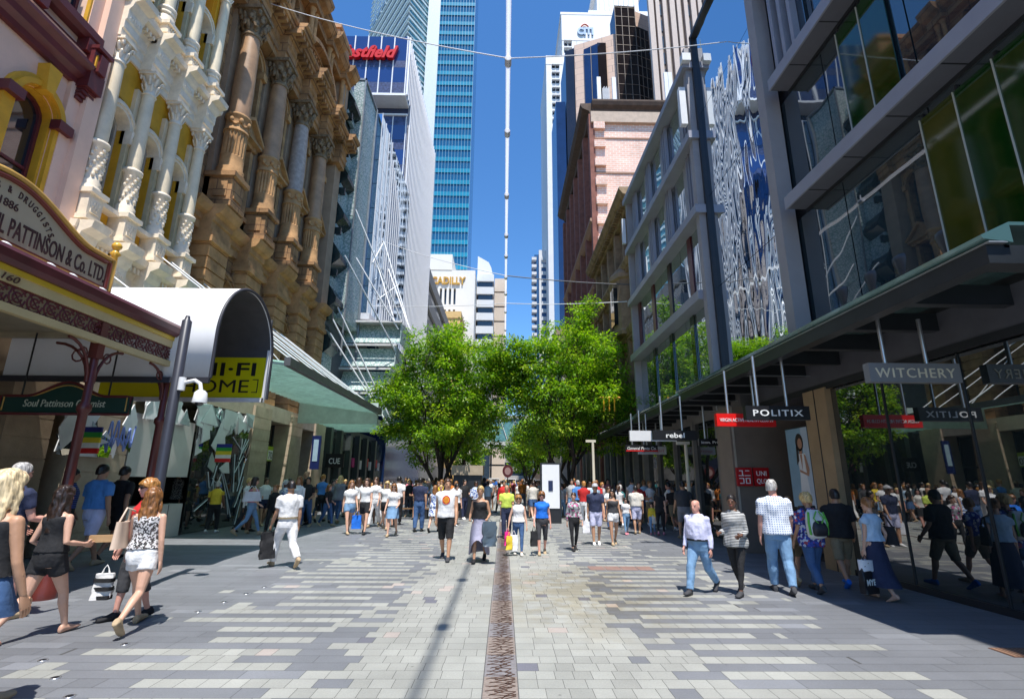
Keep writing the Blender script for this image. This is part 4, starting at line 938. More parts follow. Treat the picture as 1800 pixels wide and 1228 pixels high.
# ---- street canopy on the right
def right_canopy():
    r = thing('street_canopy', (6, 12, 4.3), 'long dark steel and green glass canopy over the right-hand footpath', 'canopy')
    gl = wavy_mirror('canopy_green', (.10, .20, .19), .05, 2, .08, .3, ior=1.8)
    for y0, y1, dz, nm in ((4.9, 15.0, 0, 0), (15.0, 20.5, -.07, 1), (20.5, 30, -.12, 2)):
        mb = MB(); mb.ext([(5.08, 4.30+dz), (5.1, 4.26+dz), (5.42, 4.22+dz), (5.42, 4.46+dz)], 'y', y0, y1-.05, 0)
        mb.box(5.42, 8.6, y0, y1-.05, 4.42+dz, 4.46+dz, 0); mb.build('roof_edge', gl, r)
        mb = MB(); mb.box(5.16, 5.36, y0+.05, y1-.1, 4.0+dz, 4.21+dz); mb.box(5.36, 5.42, y0+.05, y1-.1, 4.18+dz, 4.215+dz); mb.box(5.36, 8.5, y0+.05, y0+.3, 4.0+dz, 4.21+dz)
        y = y0+1.4
        while y < y1-.3: mb.box(5.36, 8.5, y, y+.14, 4.02+dz, 4.3+dz); y += 1.2
        mb.build('steel_frame', M('canopy_steel', (.035, .04, .045), .35, metal=.3), r)
        mb = MB(); y = y0
        while y < y1: mb.box(5.355, 8.45, y+.05+.2*0, y+.07, 3.99+dz, 4.005+dz) if int(y*10) % 3 == 0 else None; y += 1.2
        mb.box(5.155, 5.36, y0, y1-.1, 4.216+dz, 4.235+dz)
        mb.build('light_trim', M('trim_steel', (.45, .48, .5), .3, metal=.6), r)
right_canopy()
def mirror_wall():
    r = thing('mirror_facade', (7, 12.8, 4.4), 'tall rippled mirror wall between the dark glass store and the gridded facade', 'facade')
    mm = wavy_mirror('rippled_mirror', (.72, .77, .80), .34, .8, .01, 1., (1, 1, .26))
    mb = MB(); 
    for j in range(4):
        mb.box(6.62, 6.66, 10.76, 14.78, 4.45+3.15*j, 7.58+3.15*j)
    mb.build('mirror_panels', mm, r)
    mb = MB(); mb.box(6.66, 9, 10.76, 14.78, 4.4, 17.05); mb.box(6.5, 6.66, 14.78, 14.9, 4.4, 17.2); mb.box(6.5, 9, 10.76, 14.9, 17.05, 17.2); mb.build('frame', DARK, r)
mirror_wall()
def grid_building():
    r = thing('gridded_building', (10, 20, 0), 'grey gridded facade of deep ledges and slim mullions over mirror windows in the middle right', 'building')
    Y0, Y1 = 14.92, 24.2
    mb = MB(); mb.box(6.75, 20, Y0, Y1, 4.3, 16.3); mb.box(9.2, 20, 10.8, 30, 0, 4.4); mb.build('core', M('grid_core', (.06, .06, .07), .5), r)
    gl = wavy_mirror('grid_glass', (.50, .56, .60), .07, .5, .015, .9, (1, 1, .5))
    zz = [(4.45, 7.35), (7.75, 10.2), (10.55, 13.0), (13.35, 15.8)]
    mb = MB(); 
    for z0, z1 in zz:
        y = Y0+.4
        while y < Y1-.2: mb.box(6.6, 6.64, y+.015, min(y+2.4, Y1)-.015, z0, z1); y += 2.4
    mb.build('glazing', gl, r)
    for z, h in ((7.36, .36), (10.2, .34), (13.0, .33), (15.85, .3)):
        mb = MB(); mb.box(6.15, 6.74, Y0-.1 if z > 9 else Y0+.3, Y1, z, z+h*.85); mb.build('ledge', FASC, r)
    mb = MB(); mb.box(6.3, 6.8, Y0+.02, Y0+.3, 4.3, 16.8); mb.build('corner_pier', PIER, r); mb = MB(); mb.box(6.3, 6.8, Y1-.2, Y1-.01, 4.3, 16.2); mb.build('corner_pier', PIER, r)
    up = MB(); ys = []
    for z0, z1 in zz[2:]:
        y = Y0+.6; k = 0
        while y < Y1-.4:
            for q in range(3): up.box(6.42, 6.54, y+.22*q, y+.22*q+.06, z0, z1)
            up.box(6.55, 6.59, y+.75, y+1.1, z0, z1, 1); y += 2.4
    up.build_each('vertical_louvre', [FASC, M('panel_grey', (.3, .3, .33), .4)], r)
    pn = MB(); cs = [wavy_mirror('green_fin', (0, 0, 0), 0, 1), M('dark_panel', (.03, .012, .012), .3), M('red_panel', (.10, .01, .015), .3)]
    rr = random.Random(2)
    for i, (z0, z1) in enumerate(zz[:2]):
        y = Y0+1.9-.3*i
        while y < Y1-.5:
            pn.box(6.56, 6.59, y, y+.38, z0, z1, rr.choice((1, 1, 2, 0)) if i else rr.choice((0, 2, 1, 0)))
            if i == 0: pn.box(6.54, 6.56, y, y+.02, z0, z1, 1)
            y += 2.3
    pn.build_each('colour_panel', cs, r)
    mb = MB(); mb.box(6.03, 6.25, Y0+.1, Y0+.3, 13.7, 15.2); mb.box(6.03, 6.2, Y1-.2, Y1-.05, 13.6, 15.0); mb.box(6.1, 6.4, Y0-.28, Y0-.02, 16.0, 16.3); mb.build_each('white_cap', WHITEP, r)
    # ground floor
    g = MB(); g.box(6.82, 6.85, 16.2, 24.9, 0, 3.7); g.build('shop_glazing', R_GL, r)
    g = MB()
    for y in (16.1, 18.2, 20.3, 22.6, 24.8): g.box(6.7, 6.9, y, y+.14, 0, 3.75)
    g.box(6.76, 8.6, 14.4, 30, 3.7, 4.25); g.build('shop_frame', M('shop_frame_grey', (.2, .19, .18), .5), r)
    g = MB(); g.box(5.95, 9.2, 13.45, 14.3, 0, 3.66, 0); g.box(6.0, 6.05, 13.43, 13.45, 0, 3.66, 1); g.build('panel_wall', [M('taupe_stone', (.19, .15, .12), .5, var=.08), M('strip_pale', (.4, .36, .3), .4)], r)
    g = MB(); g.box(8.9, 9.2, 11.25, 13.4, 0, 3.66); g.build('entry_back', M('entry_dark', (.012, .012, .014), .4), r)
grid_building()
def uniqlo():
    mb = MB(); y = 13.42; z = 1.62
    for x in (5.98, 6.42): mb.box(x, x+.4, y-.05, y, z, z+.46, 0)
    text(mb, 'UNI', (6.62, y-.05, z+.26), (1, 0, 0), (0, 0, 1), .12, .26, 1, .012, .008, 'C'); text(mb, 'QLO', (6.62, y-.05, z+.07), (1, 0, 0), (0, 0, 1), .12, .27, 1, .012, .008, 'C')
    t = .022; Y0, Y1 = y-.06, y-.045
    def bar(x0, x1, z0, z1): mb.box(5.98+x0, 5.98+x1, Y0, Y1, z+z0, z+z1, 1)
    bar(.07, .16, .37, .37+t); bar(.16-t, .16, .27, .37); bar(.05, .19, .25, .27)          # yu
    bar(.23, .33, .37, .37+t); bar(.21, .35, .25, .27)                                   # ni
    bar(.06, .18, .18, .18+t); bar(.18-t, .18, .07, .18); bar(.07, .18, .06, .06+t)      # ku
    bar(.22, .34, .18, .18+t); bar(.22, .34, .06, .06+t); bar(.22, .22+t, .08, .18); bar(.34-t, .34, .08, .18)  # ro
    solo(mb, 'wall_sign', [M('sign_red', (.45, .005, .01), .4, var=0), M('sign_lettering_white', (.85, .82, .85), .4, var=0)], 'pair of square red signs with white characters on the taupe wall', 'sign')
uniqlo()
def hang_sign(x0, x1, y, z0, z1, boardm, txt, txtm, label, h, bold=0, wfrac=.75, sp=1., shear=0, depth=.12, rods=True, ztop=4.0):
    r = thing('hanging_sign', ((x0+x1)/2, y, z0), label, 'sign', 'shop signs hung under the right canopy')
    mb = MB(); mb.box(x0, x1, y-depth/2, y+depth/2, z0, z1); mb.build('board', boardm, r)
    t = MB(); text(t, txt, ((x0+x1)/2, y-depth/2, (z0+z1)/2-h*.5), (1, 0, 0), (0, 0, 1), h, (x1-x0)*wfrac, 0, bold, .012, 'C', shear, sp)
    t.build('lettering', txtm, r); t = MB(); text(t, txt, ((x0+x1)/2, y+depth/2, (z0+z1)/2-h*.5), (-1, 0, 0), (0, 0, 1), h, (x1-x0)*wfrac, 0, bold, .012, 'C', shear, sp)
    t.build('lettering', txtm, r)
    for f in (.22, .68):
        p = MB(); x = x0+(x1-x0)*f; p.tube([(x, y, z1), (x, y, ztop+.1)], .028, 8); p.build('hanger', STEEL, r)
    return r
LW_ = M('lettering_white', (.85, .85, .82), .4, var=0)
hang_sign(5.28, 6.62, 7.2, 3.13, 3.41, M('sign_grey', (.20, .205, .21), .45, var=.04), 'WITCHERY', M('lettering_gold', (.70, .64, .48), .4, var=0), 'long grey hanging sign with thin pale WITCHERY letters nearest on the right', .145, 0, .87, 1.15)
hang_sign(4.56, 5.78, 9.6, 2.86, 3.12, BLACK, 'POLITIX', LW_, 'black hanging sign with white POLITIX letters over the striped top', .12, .012, .78, 1.2)
rv = hang_sign(4.58, 5.86, 11.0, 2.88, 3.15, M('sign_bright_red', (.80, .01, .008), .4, var=.02), 'VIRGIN ACTIVE HEALTH CLUB 24', LW_, 'bright red hanging sign partly hidden behind the black one', .075, .003, .9)
hang_sign(4.2, 5.45, 14.5, 2.85, 3.12, BLACK, 'rebel', LW_, 'black hanging sign with bold white rebel lettering', .14, .016, .42)
hang_sign(4.3, 5.9, 17.6, 3.05, 3.4, WHITEP, ' . ', LW_, 'blank white light box behind the black rebel sign', .02, 0, .02)
hang_sign(4.35, 5.5, 18.5, 2.75, 2.98, BLACK, 'General Pants Co.', LW_, 'black hanging sign with white italic lettering and red underline by the tree', .11, .004, .9, 1., .2)
hang_sign(5.75, 6.7, 15.2, 2.75, 2.95, BLACK, 'icon. Princess', LW_, 'narrow black hanging sign next to the taupe wall', .08, .008, .85)
hang_sign(5.3, 6.4, 20.4, 2.75, 3.05, M('sign_pale', (.55, .57, .56), .5), 'sportsgirl', M('lettering_pink', (.5, .15, .2), .5), 'pale hanging sign with pinkish letters behind the red underline sign', .12, 0, .8)
mb = MB(); mb.box(4.36, 5.49, 18.43, 18.44, 2.755, 2.79); mb.box(4.36, 5.49, 18.56, 18.57, 2.755, 2.79)
mb.build('underline', MATS['sign_bright_red'], [o for o in bpy.data.objects if o.name.startswith('hanging_sign') and 'red underline by' in o['label']][0])
# poster light box with a woman in a white dress
def poster():
    r = thing('poster', (6.7, 11.7, 1), 'tall lit poster of a dark haired woman in a sleeveless white dress', 'poster')
    mb = MB(); mb.box(6.72, 6.8, 11.27, 12.2, 1.15, 2.95, 0); mb.build('frame', DARK, r)
    X = 6.718
    mb = MB(); mb.box(X-.004, X, 11.3, 12.17, 1.18, 2.92, 0)
    def poly(pts, m, k): mb.ext(pts, 'x', X-.004-.003*k, X-.004-.003*(k-1), m)
    poly([(11.3, 1.18), (11.5, 1.18), (11.55, 2.92), (11.3, 2.92)], 1, 1)
    c = 11.62
    poly([(c-.2, 1.3), (c+.2, 1.3), (c+.13, 1.9), (c+.16, 2.35), (c-.16, 2.35), (c-.12, 1.9)], 2, 2)
    poly([(c-.17, 1.18), (c-.08, 1.18), (c-.06, 1.3), (c-.17, 1.3)], 3, 2); poly([(c+.03, 1.18), (c+.14, 1.18), (c+.15, 1.3), (c+.04, 1.3)], 3, 2)
    poly([(c-.16, 2.3), (c-.25, 2.0), (c-.2, 1.85), (c+.12, 1.95), (c+.12, 2.0), (c-.14, 1.92), (c-.1, 2.34)], 3, 3)
    poly([(c-.03, 2.33), (c+.05, 2.33), (c+.01, 1.98)], 3, 3); poly([(c-.05, 2.34), (c+.07, 2.34), (c+.07, 2.45), (c-.05, 2.45)], 3, 3)
    poly([(c+.02+.15*cos(a*pi/8)*1.0, 2.6+.2*sin(a*pi/8)) for a in range(16)], 4, 3)
    poly([(c+.0+.085*cos(a*pi/8), 2.57+.12*sin(a*pi/8)) for a in range(16)], 3, 4)
    poly([(c+.1, 2.6), (c+.17, 2.5), (c+.2, 2.1), (c+.1, 2.2)], 4, 3)
    mb.build('picture', [M('pic_blue', (.25, .42, .55), .3, var=.1, scale=2), M('pic_pale', (.45, .55, .66), .3, var=.1), M('pic_white', (.72, .75, .78), .3, var=.08), M('pic_skin', (.42, .22, .14), .4, var=.05), M('pic_hair', (.02, .012, .01), .4)], r)
poster()
# far right: ornate stone building then red brick building
def old_right():
    r = thing('stone_building', (10, 30, 0), 'brown stone building with carved cornices and projecting bay beyond the gridded facade', 'building')
    W = Wall(6.9, -1); Y0, Y1 = 24.25, 35.6
    wl = MB(); W.box(wl, Y0, Y1, -10, -.6, 0, 16.2)
    cs = [Y0+1.05+2.25*k for k in range(5)]
    for c in cs: W.baywall(wl, c-1.12, c+1.13, 4.6, 16.4, -.5, 0, c, .9, [(5.6, 8.2, False), (9.6, 12.2, False), (13.4, 15.7, True)])
    wl.build('wall', M('brown_stone', (.34, .22, .13), .85, var=.3, scale=1.3, bump=.3, bscale=14), r)
    for z, d in ((8.9, .5), (12.6, .6), (16.3, .9)):
        mb = MB(); W.corn(mb, Y0-.1, Y1, z, [(0, 0), (.3*d, 0), (.4*d, .2), (.8*d, .3), (d, .55), (d, .68), (0, .7)])
        y = Y0
        while y < Y1: W.box(mb, y, y+.14, .1, .7*d, z+.12, z+.28); y += .32
        mb.build('cornice', M('cornice_brown', (.33, .22, .12), .85, var=.3, scale=2), r)
    for c in cs:
        for z0, z1, a in ((5.6, 8.2, False), (9.6, 12.2, False), (13.4, 15.7, True)): rect_window(r, None, W, c, .9, z0, z1, -.4, DARK, a, 1)
    mb = MB()
    for k in range(6): W.box(mb, Y0+2.1*k-.2, Y0+2.1*k+.2, 0, .3, 4.6, 16.2); mb.build('pilaster', M('brown_stone'  , (0, 0, 0)), r); mb = MB()
    mb = MB()
    mb = MB(); mb.lathe(6.9, 26.6, [(1.0, 9.3), (1.05, 9.5), (.95, 9.6), (.95, 12.4), (1.1, 12.5), (1.1, 12.75), (.8, 13.1), (.3, 13.5), (.05, 13.7)], 8, 0, sm=False); mb.box(5.9, 6.2, 26.2, 27, 9.9, 12, 1); mb.build('oriel_bay', [MATS['brown_stone'], GLASS_D], r)
    mb = MB(); mb.box(7.6, 9, 31, 32.6, 16.9, 19.4); mb.ext([(30.7, 19.4), (32.9, 19.4), (32.4, 20.1), (31.2, 20.1)], 'x', 7.3, 9.3); mb.build('chimney', CREAM, r)
    g = MB(); g.box(6.84, 6.88, Y0, Y1+20, 0, 3.8); g.build('shop_glazing', R_GL, r)
    g = MB()
    for k in range(16): g.box(6.6, 6.9, Y0+.2+1.9*k, Y0+.5+1.9*k, 0, 4.0); g.build('shop_column', M('col_grey', (.24, .23, .21), .6), r); g = MB()
    r = thing('brick_building', (14, 45, 0), 'tall red brick building with blank sunlit end wall and rooftop antennas', 'building')
    W = Wall(7.1, -1); Y0, Y1 = 35.7, 54
    br = M('red_brick', (.52, .22, .14), .85, var=.12, scale=.8, tex=bricks((.92, .56, .43), (.80, .46, .34), (.88, .72, .62), .5, .19, .03))
    wl = MB(); cs = [Y0+1.5+3.05*k for k in range(6)]
    for c in cs: W.baywall(wl, c-1.52, c+1.53, 0, 31, -.5, 0, c, 1.3, [(6, 10, False), (11.5, 15, False), (16.5, 20.5, False), (22, 25.5, True), (26.8, 29.6, False)])
    W.box(wl, Y0-.02, Y0+.4, -14, -.5, 0, 31); W.box(wl, Y0+.4, Y1, -14, -1.2, 0, 30.8); wl.build('wall', br, r)
    mb = MB(); P = [(0, 0), (.3, 0), (.4, .25), (.9, .5), (1.1, .8), (1.1, .95), (0, 1)]
    W.corn(mb, Y0-.02, Y1, 31, P, 0); mb.ext([(-d+Y0-.02, 31+z) for d, z in [(q[0]*.5, q[1]) for q in P]], 'x', 6.9, 21, 0)
    mb.box(6.8, 21, Y0-.3, Y0-.02, 30.0, 31.0, 1); mb.build('cornice', [M('dark_cornice', (.10, .06, .04), .8, var=.2), M('pale_band', (.55, .42, .32), .8)], r)
    mb = MB(); mb.box(6.85, 21, Y0-.09, Y0-.03, 25.4, 25.55); mb.box(6.85, 21, Y0-.09, Y0-.03, 28.6, 28.7); W.corn(mb, Y0, Y1, 21, [(0, 0), (.3, 0), (.6, .3), (.6, .5), (0, .5)]); W.corn(mb, Y0, Y1, 10.6, [(0, 0), (.3, 0), (.6, .3), (.6, .5), (0, .5)]); W.corn(mb, Y0, Y1, 15.5, [(0, 0), (.3, 0), (.6, .3), (.6, .5), (0, .5)]); mb.build('string_course', M('string_brown', (.42, .25, .17), .8), r)
    mb = MB()
    for k in range(7): W.box(mb, Y0+3.05*k-.3+.2, Y0+3.05*k+.5, 0, .45, 0, 30.9); mb.build('pilaster', M('dark_brick', (.26, .10, .07), .85, var=.2), r); mb = MB()
    mb = MB()
    for k in range(8): mb.box(7.0, 7.9, Y0-.32, Y0-.02, 17.5+1.7*k, 18.1+1.7*k)
    mb.build_each('quoin', br, r)
    for c in cs:
        for z0, z1, a in ((6, 10, False), (11.5, 15, False), (16.5, 20.5, False), (22, 25.5, True), (26.8, 29.6, False)): rect_window(r, None, W, c, 1.3, z0, z1, -.4, DARK, a, 1)
    mb = MB(); 
    for x in (7.6, 8.9, 13.4, 13.75): mb = MB(); mb.box(x, x+.32, Y0+.6, Y0+.8, 32.2, 35.2 if x < 10 else 35.8); mb.tube([(x+.16, Y0+.85, 31.8), (x+.16, Y0+.85, 35)], .05, 6); mb.build('antenna', WHITEP, r)
    for k in range(9): mb = MB(); mb.tube([(8.1+.07*k, Y0+.8, 31.8), (8.1+.07*k, Y0+.8, 34.2+.1*(k % 3))], .03, 4); mb.build('antenna', WHITEP, r)
    for k in range(7):
        mb = MB(); mb.lathe(15.2+.45*k, Y0+.9, [(.2, 32), (.2, 32.5+.3*(k % 3)), (.05, 32.9+.3*(k % 3)), (.03, 34+.2*(k % 2))], 8); mb.build('antenna', WHITEP, r)
old_right()
# ================================================================ FAR TOWERS
def blue_tower():
    r = thing('glass_tower', (-16, 140, 0), 'very tall blue-green glass tower with pale side rib rising behind the white finned tower', 'skyscraper')
    A = (-21.6, -10.7); Y = 130; H = 190
    bl = wavy_mirror('tower_glass_blue', (.008, .10, .22), .03, .15, .08, 0., ior=1.8)
    mb = MB(); mb.box(A[0], A[1], Y, Y+14, 0, H); mb.build('glazing', bl, r)
    mb = MB(); z = 20; k = 0
    while z < H: mb.box(A[0]-.02, A[1]+.1, Y-.22, Y-.02, z, z+1.3); z += 3.75
    mb.build('spandrels', M('spandrel_teal', (.02, .27, .42), .25, var=.12, scale=.3), r)
    mb = MB()
    for k in range(13): x = A[0]+.02+(A[1]-A[0])*k/12; mb.box(x-.04, x+.04, Y-.36, Y-.225, 20, H)
    mb.build('mullions', M('mull_pale', (.26, .46, .58), .4, var=.03), r)
    mb = MB(); mb.box(-25.3, A[0], Y-.6, Y+6, 0, H); mb.build('pale_rib', M('rib_pale', (.62, .68, .72), .4, var=.03), r)
    # receding angled wing with white floor edges
    mb = MB(); gl = MB(); z = 60; c0 = (-26, Y-3); c1 = (-46, Y+26)
    HW = 158
    gl.ext([(-25.3, Y+.5), (-29.5, Y-6.5), (-50, Y+22), (-44, Y+30)], 'z', 0, HW)
    while z < HW:
        mb.ext([(-25.31, Y+.2), (-29.7, Y-7.4), (-51, Y+22), (-50, Y+23)], 'z', z, z+.7); mb.ext([(-25.31, Y-.0), (-29.7, Y-7.8), (-51, Y+21.8), (-50.6, Y+22)], 'z', z+1.6, z+1.8); z += 3.75
    gl.build('wing_glazing', M('wing_glass', (.10, .28, .34), .15, var=.25, scale=.4, ior=1.8), r); mb.build('wing_floors', M('floor_white', (.62, .74, .76), .4, var=.03), r)
    mb = MB(); 
    for k in range(9): x = -29.7-2.4*k; y = Y-7.4+3.3*k; mb.tube([(x, y, HW), (x, y, HW+14)], .25, 5)
    for k in range(7): mb.tube([(-29.7, Y-7.4, HW+2+2*k), (-50, Y+20, HW+2+2*k)], .2, 5)
    mb.build('crown_frame', MATS['floor_white'], r)
blue_tower()
def box_block(name, label, x0, x1, y0, y1, z1, wallm, winm, floors, z0=0., cols=1, band=True, inset=.3, fh=None, wf=.5, margin=.3, group=None, extra=None):
    r = thing(name, ((x0+x1)/2, y0, 0), label, 'building', group)
    mb = MB(); mb.box(x0+.3, x1-.3, y0+.5, y1, 0, z1-.3); mb.build('glazing', winm, r)
    mb = MB(); fh = fh or (z1-z0)/floors
    for k in range(floors+1):
        z = z1-fh*k; mb.box(x0, x1, y0, y1, z-fh*(1-wf), z)
    if not band:
        n = cols
        for k in range(n+1):
            x = x0+(x1-x0)*k/n; hw = (x1-x0)/n*(1-.45)/2
            mb.box(max(x0, x-hw), min(x1, x+hw), y0+.04, y0+.6, 0, z1-.2)
            yy = y0+(y1-y0)*k/n; hy = (y1-y0)/n*.25
            mb.box(x0+.04, x0+.6, max(y0+.05, yy-hy), min(y1, yy+hy), 0, z1-.2); mb.box(x1-.6, x1-.04, max(y0+.05, yy-hy), min(y1, yy+hy), 0, z1-.2)
    mb.build('wall', wallm, r); return r
WALLW = M('tower_white', (.80, .78, .73), .7, var=.04, scale=.3); WGL = M('far_glass', (.03, .05, .08), .15, var=.2, ior=1.7)
def white_arcade():
    r = thing('white_building', (-14, 112, 0), 'cream white building with tall slit windows and gold lettering beside the blue tower', 'building')
    Y = 110; x0, x1 = -20, -7.1
    mb = MB(); mb.box(x0+.5, x1-.5, Y+1, Y+25, 0, 48); mb.build('glazing', WGL, r)
    mb = MB(); mb.box(x0, x1, Y, Y+26, 44.3, 48.8); mb.box(x0, -12.5, Y-.1, Y+20, 48.8, 52.7); mb.box(-11.4, x1, Y, Y+26, 0, 44.3); 
    W = [(-19.3+1.05*k) for k in range(8)]
    e = x0
    for k, x in enumerate(W):
        mb.box(e, x, Y, Y+1.2, 20, 44.3); e = x+.5
        for z in (40.4, 35.4, 30.4, 25.4): mb.box(x, x+.5, Y, Y+1.2, z-1.2, z)
    mb.box(e, -11.4, Y, Y+1.2, 20, 44.3); mb.box(x0, -11.4, Y, Y+1.2, 0, 20); mb.build('wall', WALLW, r)
    t = MB(); text(t, 'PICCADILLY', (-19.9, Y, 45.3), (1, 0, 0), (0, 0, 1), 1.75, 10.6, 0, .03, .4); t.build('gold_lettering', M('gold_letters', (.70, .38, .06), .35, metal=.3, var=0), r)
    mb = MB(); mb.box(-20, -9.2, 99, 108, 0, 33.6); mb.box(-20, -9, 98.8, 108, 33.6, 35); mb.build('lower_block', M('yellow_stone', (.68, .45, .18), .8), r)
white_arcade()
s = box_block('striped_building', 'white office block with dark window bands and stepped roof near the sky gap', -7.0, -2.9, 116, 140, 50.4, M('stripe_white', (.72, .74, .76), .6, var=.03), WGL, 11, 12, 1, True, wf=.45, fh=3.3)
mb = MB(); mb.ext([(-7.0, 50.4), (-3.2, 50.4), (-3.6, 52.5), (-4.3, 54), (-7, 55.6)], 'y', 117, 136); mb.build('roof_block', MATS['stripe_white'], s)
s = box_block('tan_building', 'pale tan slab building with small windows beside the striped block', -2.9, .2, 125, 150, 53, M('tan_wall', (.66, .56, .46), .8, var=.05), WGL, 12, 10, 1, True, wf=.1, fh=4)
def citi():
    r = thing('white_skyscraper', (35, 175, 0), 'tall white skyscraper with stepped crown and spire behind the brown glass tower', 'skyscraper')
    Y = 170; W_ = M('citi_white', (.74, .74, .74), .6, var=.04, scale=.2)
    for nm, x0, x1, z1, y0 in (('left_shaft', 15.3, 22.2, 168, Y), ('main_shaft', 22.2, 62, 191, Y+2)):
        g = MB(); g.box(x0+.4, x1-.4, y0+.6, y0+30, 0, z1-2); g.build('glazing', WGL, r)
        mb = MB(); n = 3 if nm[0] == 'l' else 2
        if n == 3:
            for k in range(46): mb.box(x0+1.1, x1, y0+.01, y0+30, z1-4-3.65*k, z1-2.1-3.65*k)
            for a, b in ((x0, x0+2.3), (x0+3.6, x0+3.8), (x0+5.2, x1)): mb.box(a, b, y0-.2, y0+1, 0, z1-4)
            mb.box(x0-.1, x1-.1, y0-.3, y0+30.1, z1-4.2, z1); mb.box(x0-.05, x0+.8, y0+1, y0+29, 0, z1-4.2)
        else:
            for k in range(50): mb.box(x0, x1, y0+.01, y0+30, z1-14-3.65*k, z1-12.1-3.65*k)
            for a, b in ((x0+.02, x0+.8), (x0+2.3, x0+2.5), (x0+3.9, x0+6.0), (x0+6.1, x1-.1)): mb.box(a, b, y0-.2, y0+1, 0, z1-13)
            mb.box(x0-.1, x1+.1, y0-.3, y0+30.1, z1-13.2, z1)
            mb.box(x0-.5, x1+.5, y0-.4, y0+30, z1, z1+1.2)
        mb.build(nm, W_, r)
        b = MB()
        for k in range(46): b.box((x0+2.2 if n == 3 else x0+.7), (x0+5.4 if n == 3 else x0+4.1), y0-.9, y0, z1-4.6-3.65*k-(0 if n == 3 else 9), z1-4.2-3.65*k-(0 if n == 3 else 9))
        b.build_each('balcony', W_, r)
    mb = MB(); mb.box(34, 60, Y+4, Y+24, 192, 196); mb.box(38, 56, Y+5, Y+22, 196, 208); mb.box(36.5, 58, Y+4.5, Y+23, 208, 209.5); mb.box(45, 48.5, Y+10, Y+14, 209, 216)
    mb.lathe(46.8, Y+12, [(.8, 216), (.3, 245)], 8)
    for k in range(8): mb.box(39+2.1*k, 39.9+2.1*k, Y+4.6, Y+5.01, 197, 207)
    mb.build('crown', W_, r)
    t = MB(); text(t, 'CITI', (28.6, Y+1.6, 180.6), (1, 0, 0), (0, 0, 1), 3.4, 6.6, 0, .05, .5); t.build('blue_lettering', M('letter_steel_blue', (.25, .4, .6), .4, var=0), r)
    t = MB(); t.tube([(30.2+3*(k/10), Y+1.2, 184.4+1.2*sin(pi*k/10)) for k in range(11)], .3, 6); t.build('red_arc', M('arc_red', (.6, .08, .03), .4), r)
citi()
def brown_glass():
    r = thing('brown_glass_tower', (22, 92, 0), 'angular tower of black-brown glass and pink granite in front of the white skyscraper', 'skyscraper')
    pk = M('granite_pink_panel', (.50, .33, .24), .45, var=.04, tex=grid2((.78, .55, .42), (.45, .32, .26), 2.2, 1.6, .04))
    dk = M('brown_glass', (.02, .014, .013), .06, var=.3, scale=.25, ior=1.8); dkb = M('navy_glass', (.008, .025, .10), .06, var=.2, scale=.3, ior=1.8)
    Y = 90; mb = MB(); mb.ext([(14.4, Y), (30, Y-3), (34, Y), (34, Y+18), (14.4, Y+18)], 'z', 0, 88); mb.build('granite_wall', pk, r)
    mb = MB(); mb.ext([(14.2, Y-.2), (24, Y-4), (24, Y+10), (14.2, Y+10)], 'z', 0, 92.5); mb.ext([(24, Y-4), (32, Y-1), (32, Y+10), (24, Y+10)], 'z', 0, 99); mb.build('granite_top', pk, r)
    mb = MB(); mb.ext([(22.2, Y-4.6), (26.4, Y-4.4), (26.4, Y), (22.2, Y)], 'z', 60, 98.5); mb.ext([(26.4, Y-4.4), (29.4, Y-3.2), (29.4, Y), (26.4, Y)], 'z', 60, 93.5); mb.ext([(29.4, Y-3.2), (30.4, Y-2.2), (30.4, Y), (29.4, Y)], 'z', 60, 88); mb.build('dark_bay', dk, r)
    mb = MB(); mb.ext([(16, Y-1.4), (18.6, Y-3), (18.6, Y), (16, Y)], 'z', 20, 90.3); mb.build('blue_bay', dkb, r)
    mb = MB(); mb.ext([(18.6, Y-3), (20.4, Y-3), (20.4, Y), (18.6, Y)], 'z', 20, 90.5); mb.ext([(12.4, Y+1), (14.1, Y), (14.1, Y+10), (12.4, Y+10)], 'z', 0, 92); mb.build('corner_bay', dk, r)
    mb = MB(); mb.box(10.3, 12.3, Y+2, Y+12, 0, 80); mb.build('blue_slab', dkb, r)
    mb = MB()
    for k in range(4): x = 22.2+1.05*k*1.33; mb.box(x-.04, x+.04, Y-4.75, Y-4.5, 60, 98.5)
    for k in range(16): mb.ext([(22.15, Y-4.68), (26.45, Y-4.48), (29.45, Y-3.26), (29.45, Y-3.1), (26.4, Y-4.3), (22.15, Y-4.5)], 'z', 62+2.4*k, 62.1+2.4*k) if 62+2.4*k < 93 else mb.ext([(22.15, Y-4.68), (26.45, Y-4.48), (26.45, Y-4.3), (22.15, Y-4.5)], 'z', 62+2.4*k, 62.1+2.4*k)
    for x, y in ((27.4, Y-4.1), (28.4, Y-3.7)): mb.box(x-.04, x+.04, y-.08, y+.1, 60, 93)
    for x, y in ((17.3, Y-2.3),): mb.box(x-.04, x+.04, y-.08, y+.1, 20, 90)
    mb.build('mullions', M('mull_tan', (.26, .2, .16), .5), r)
brown_glass()
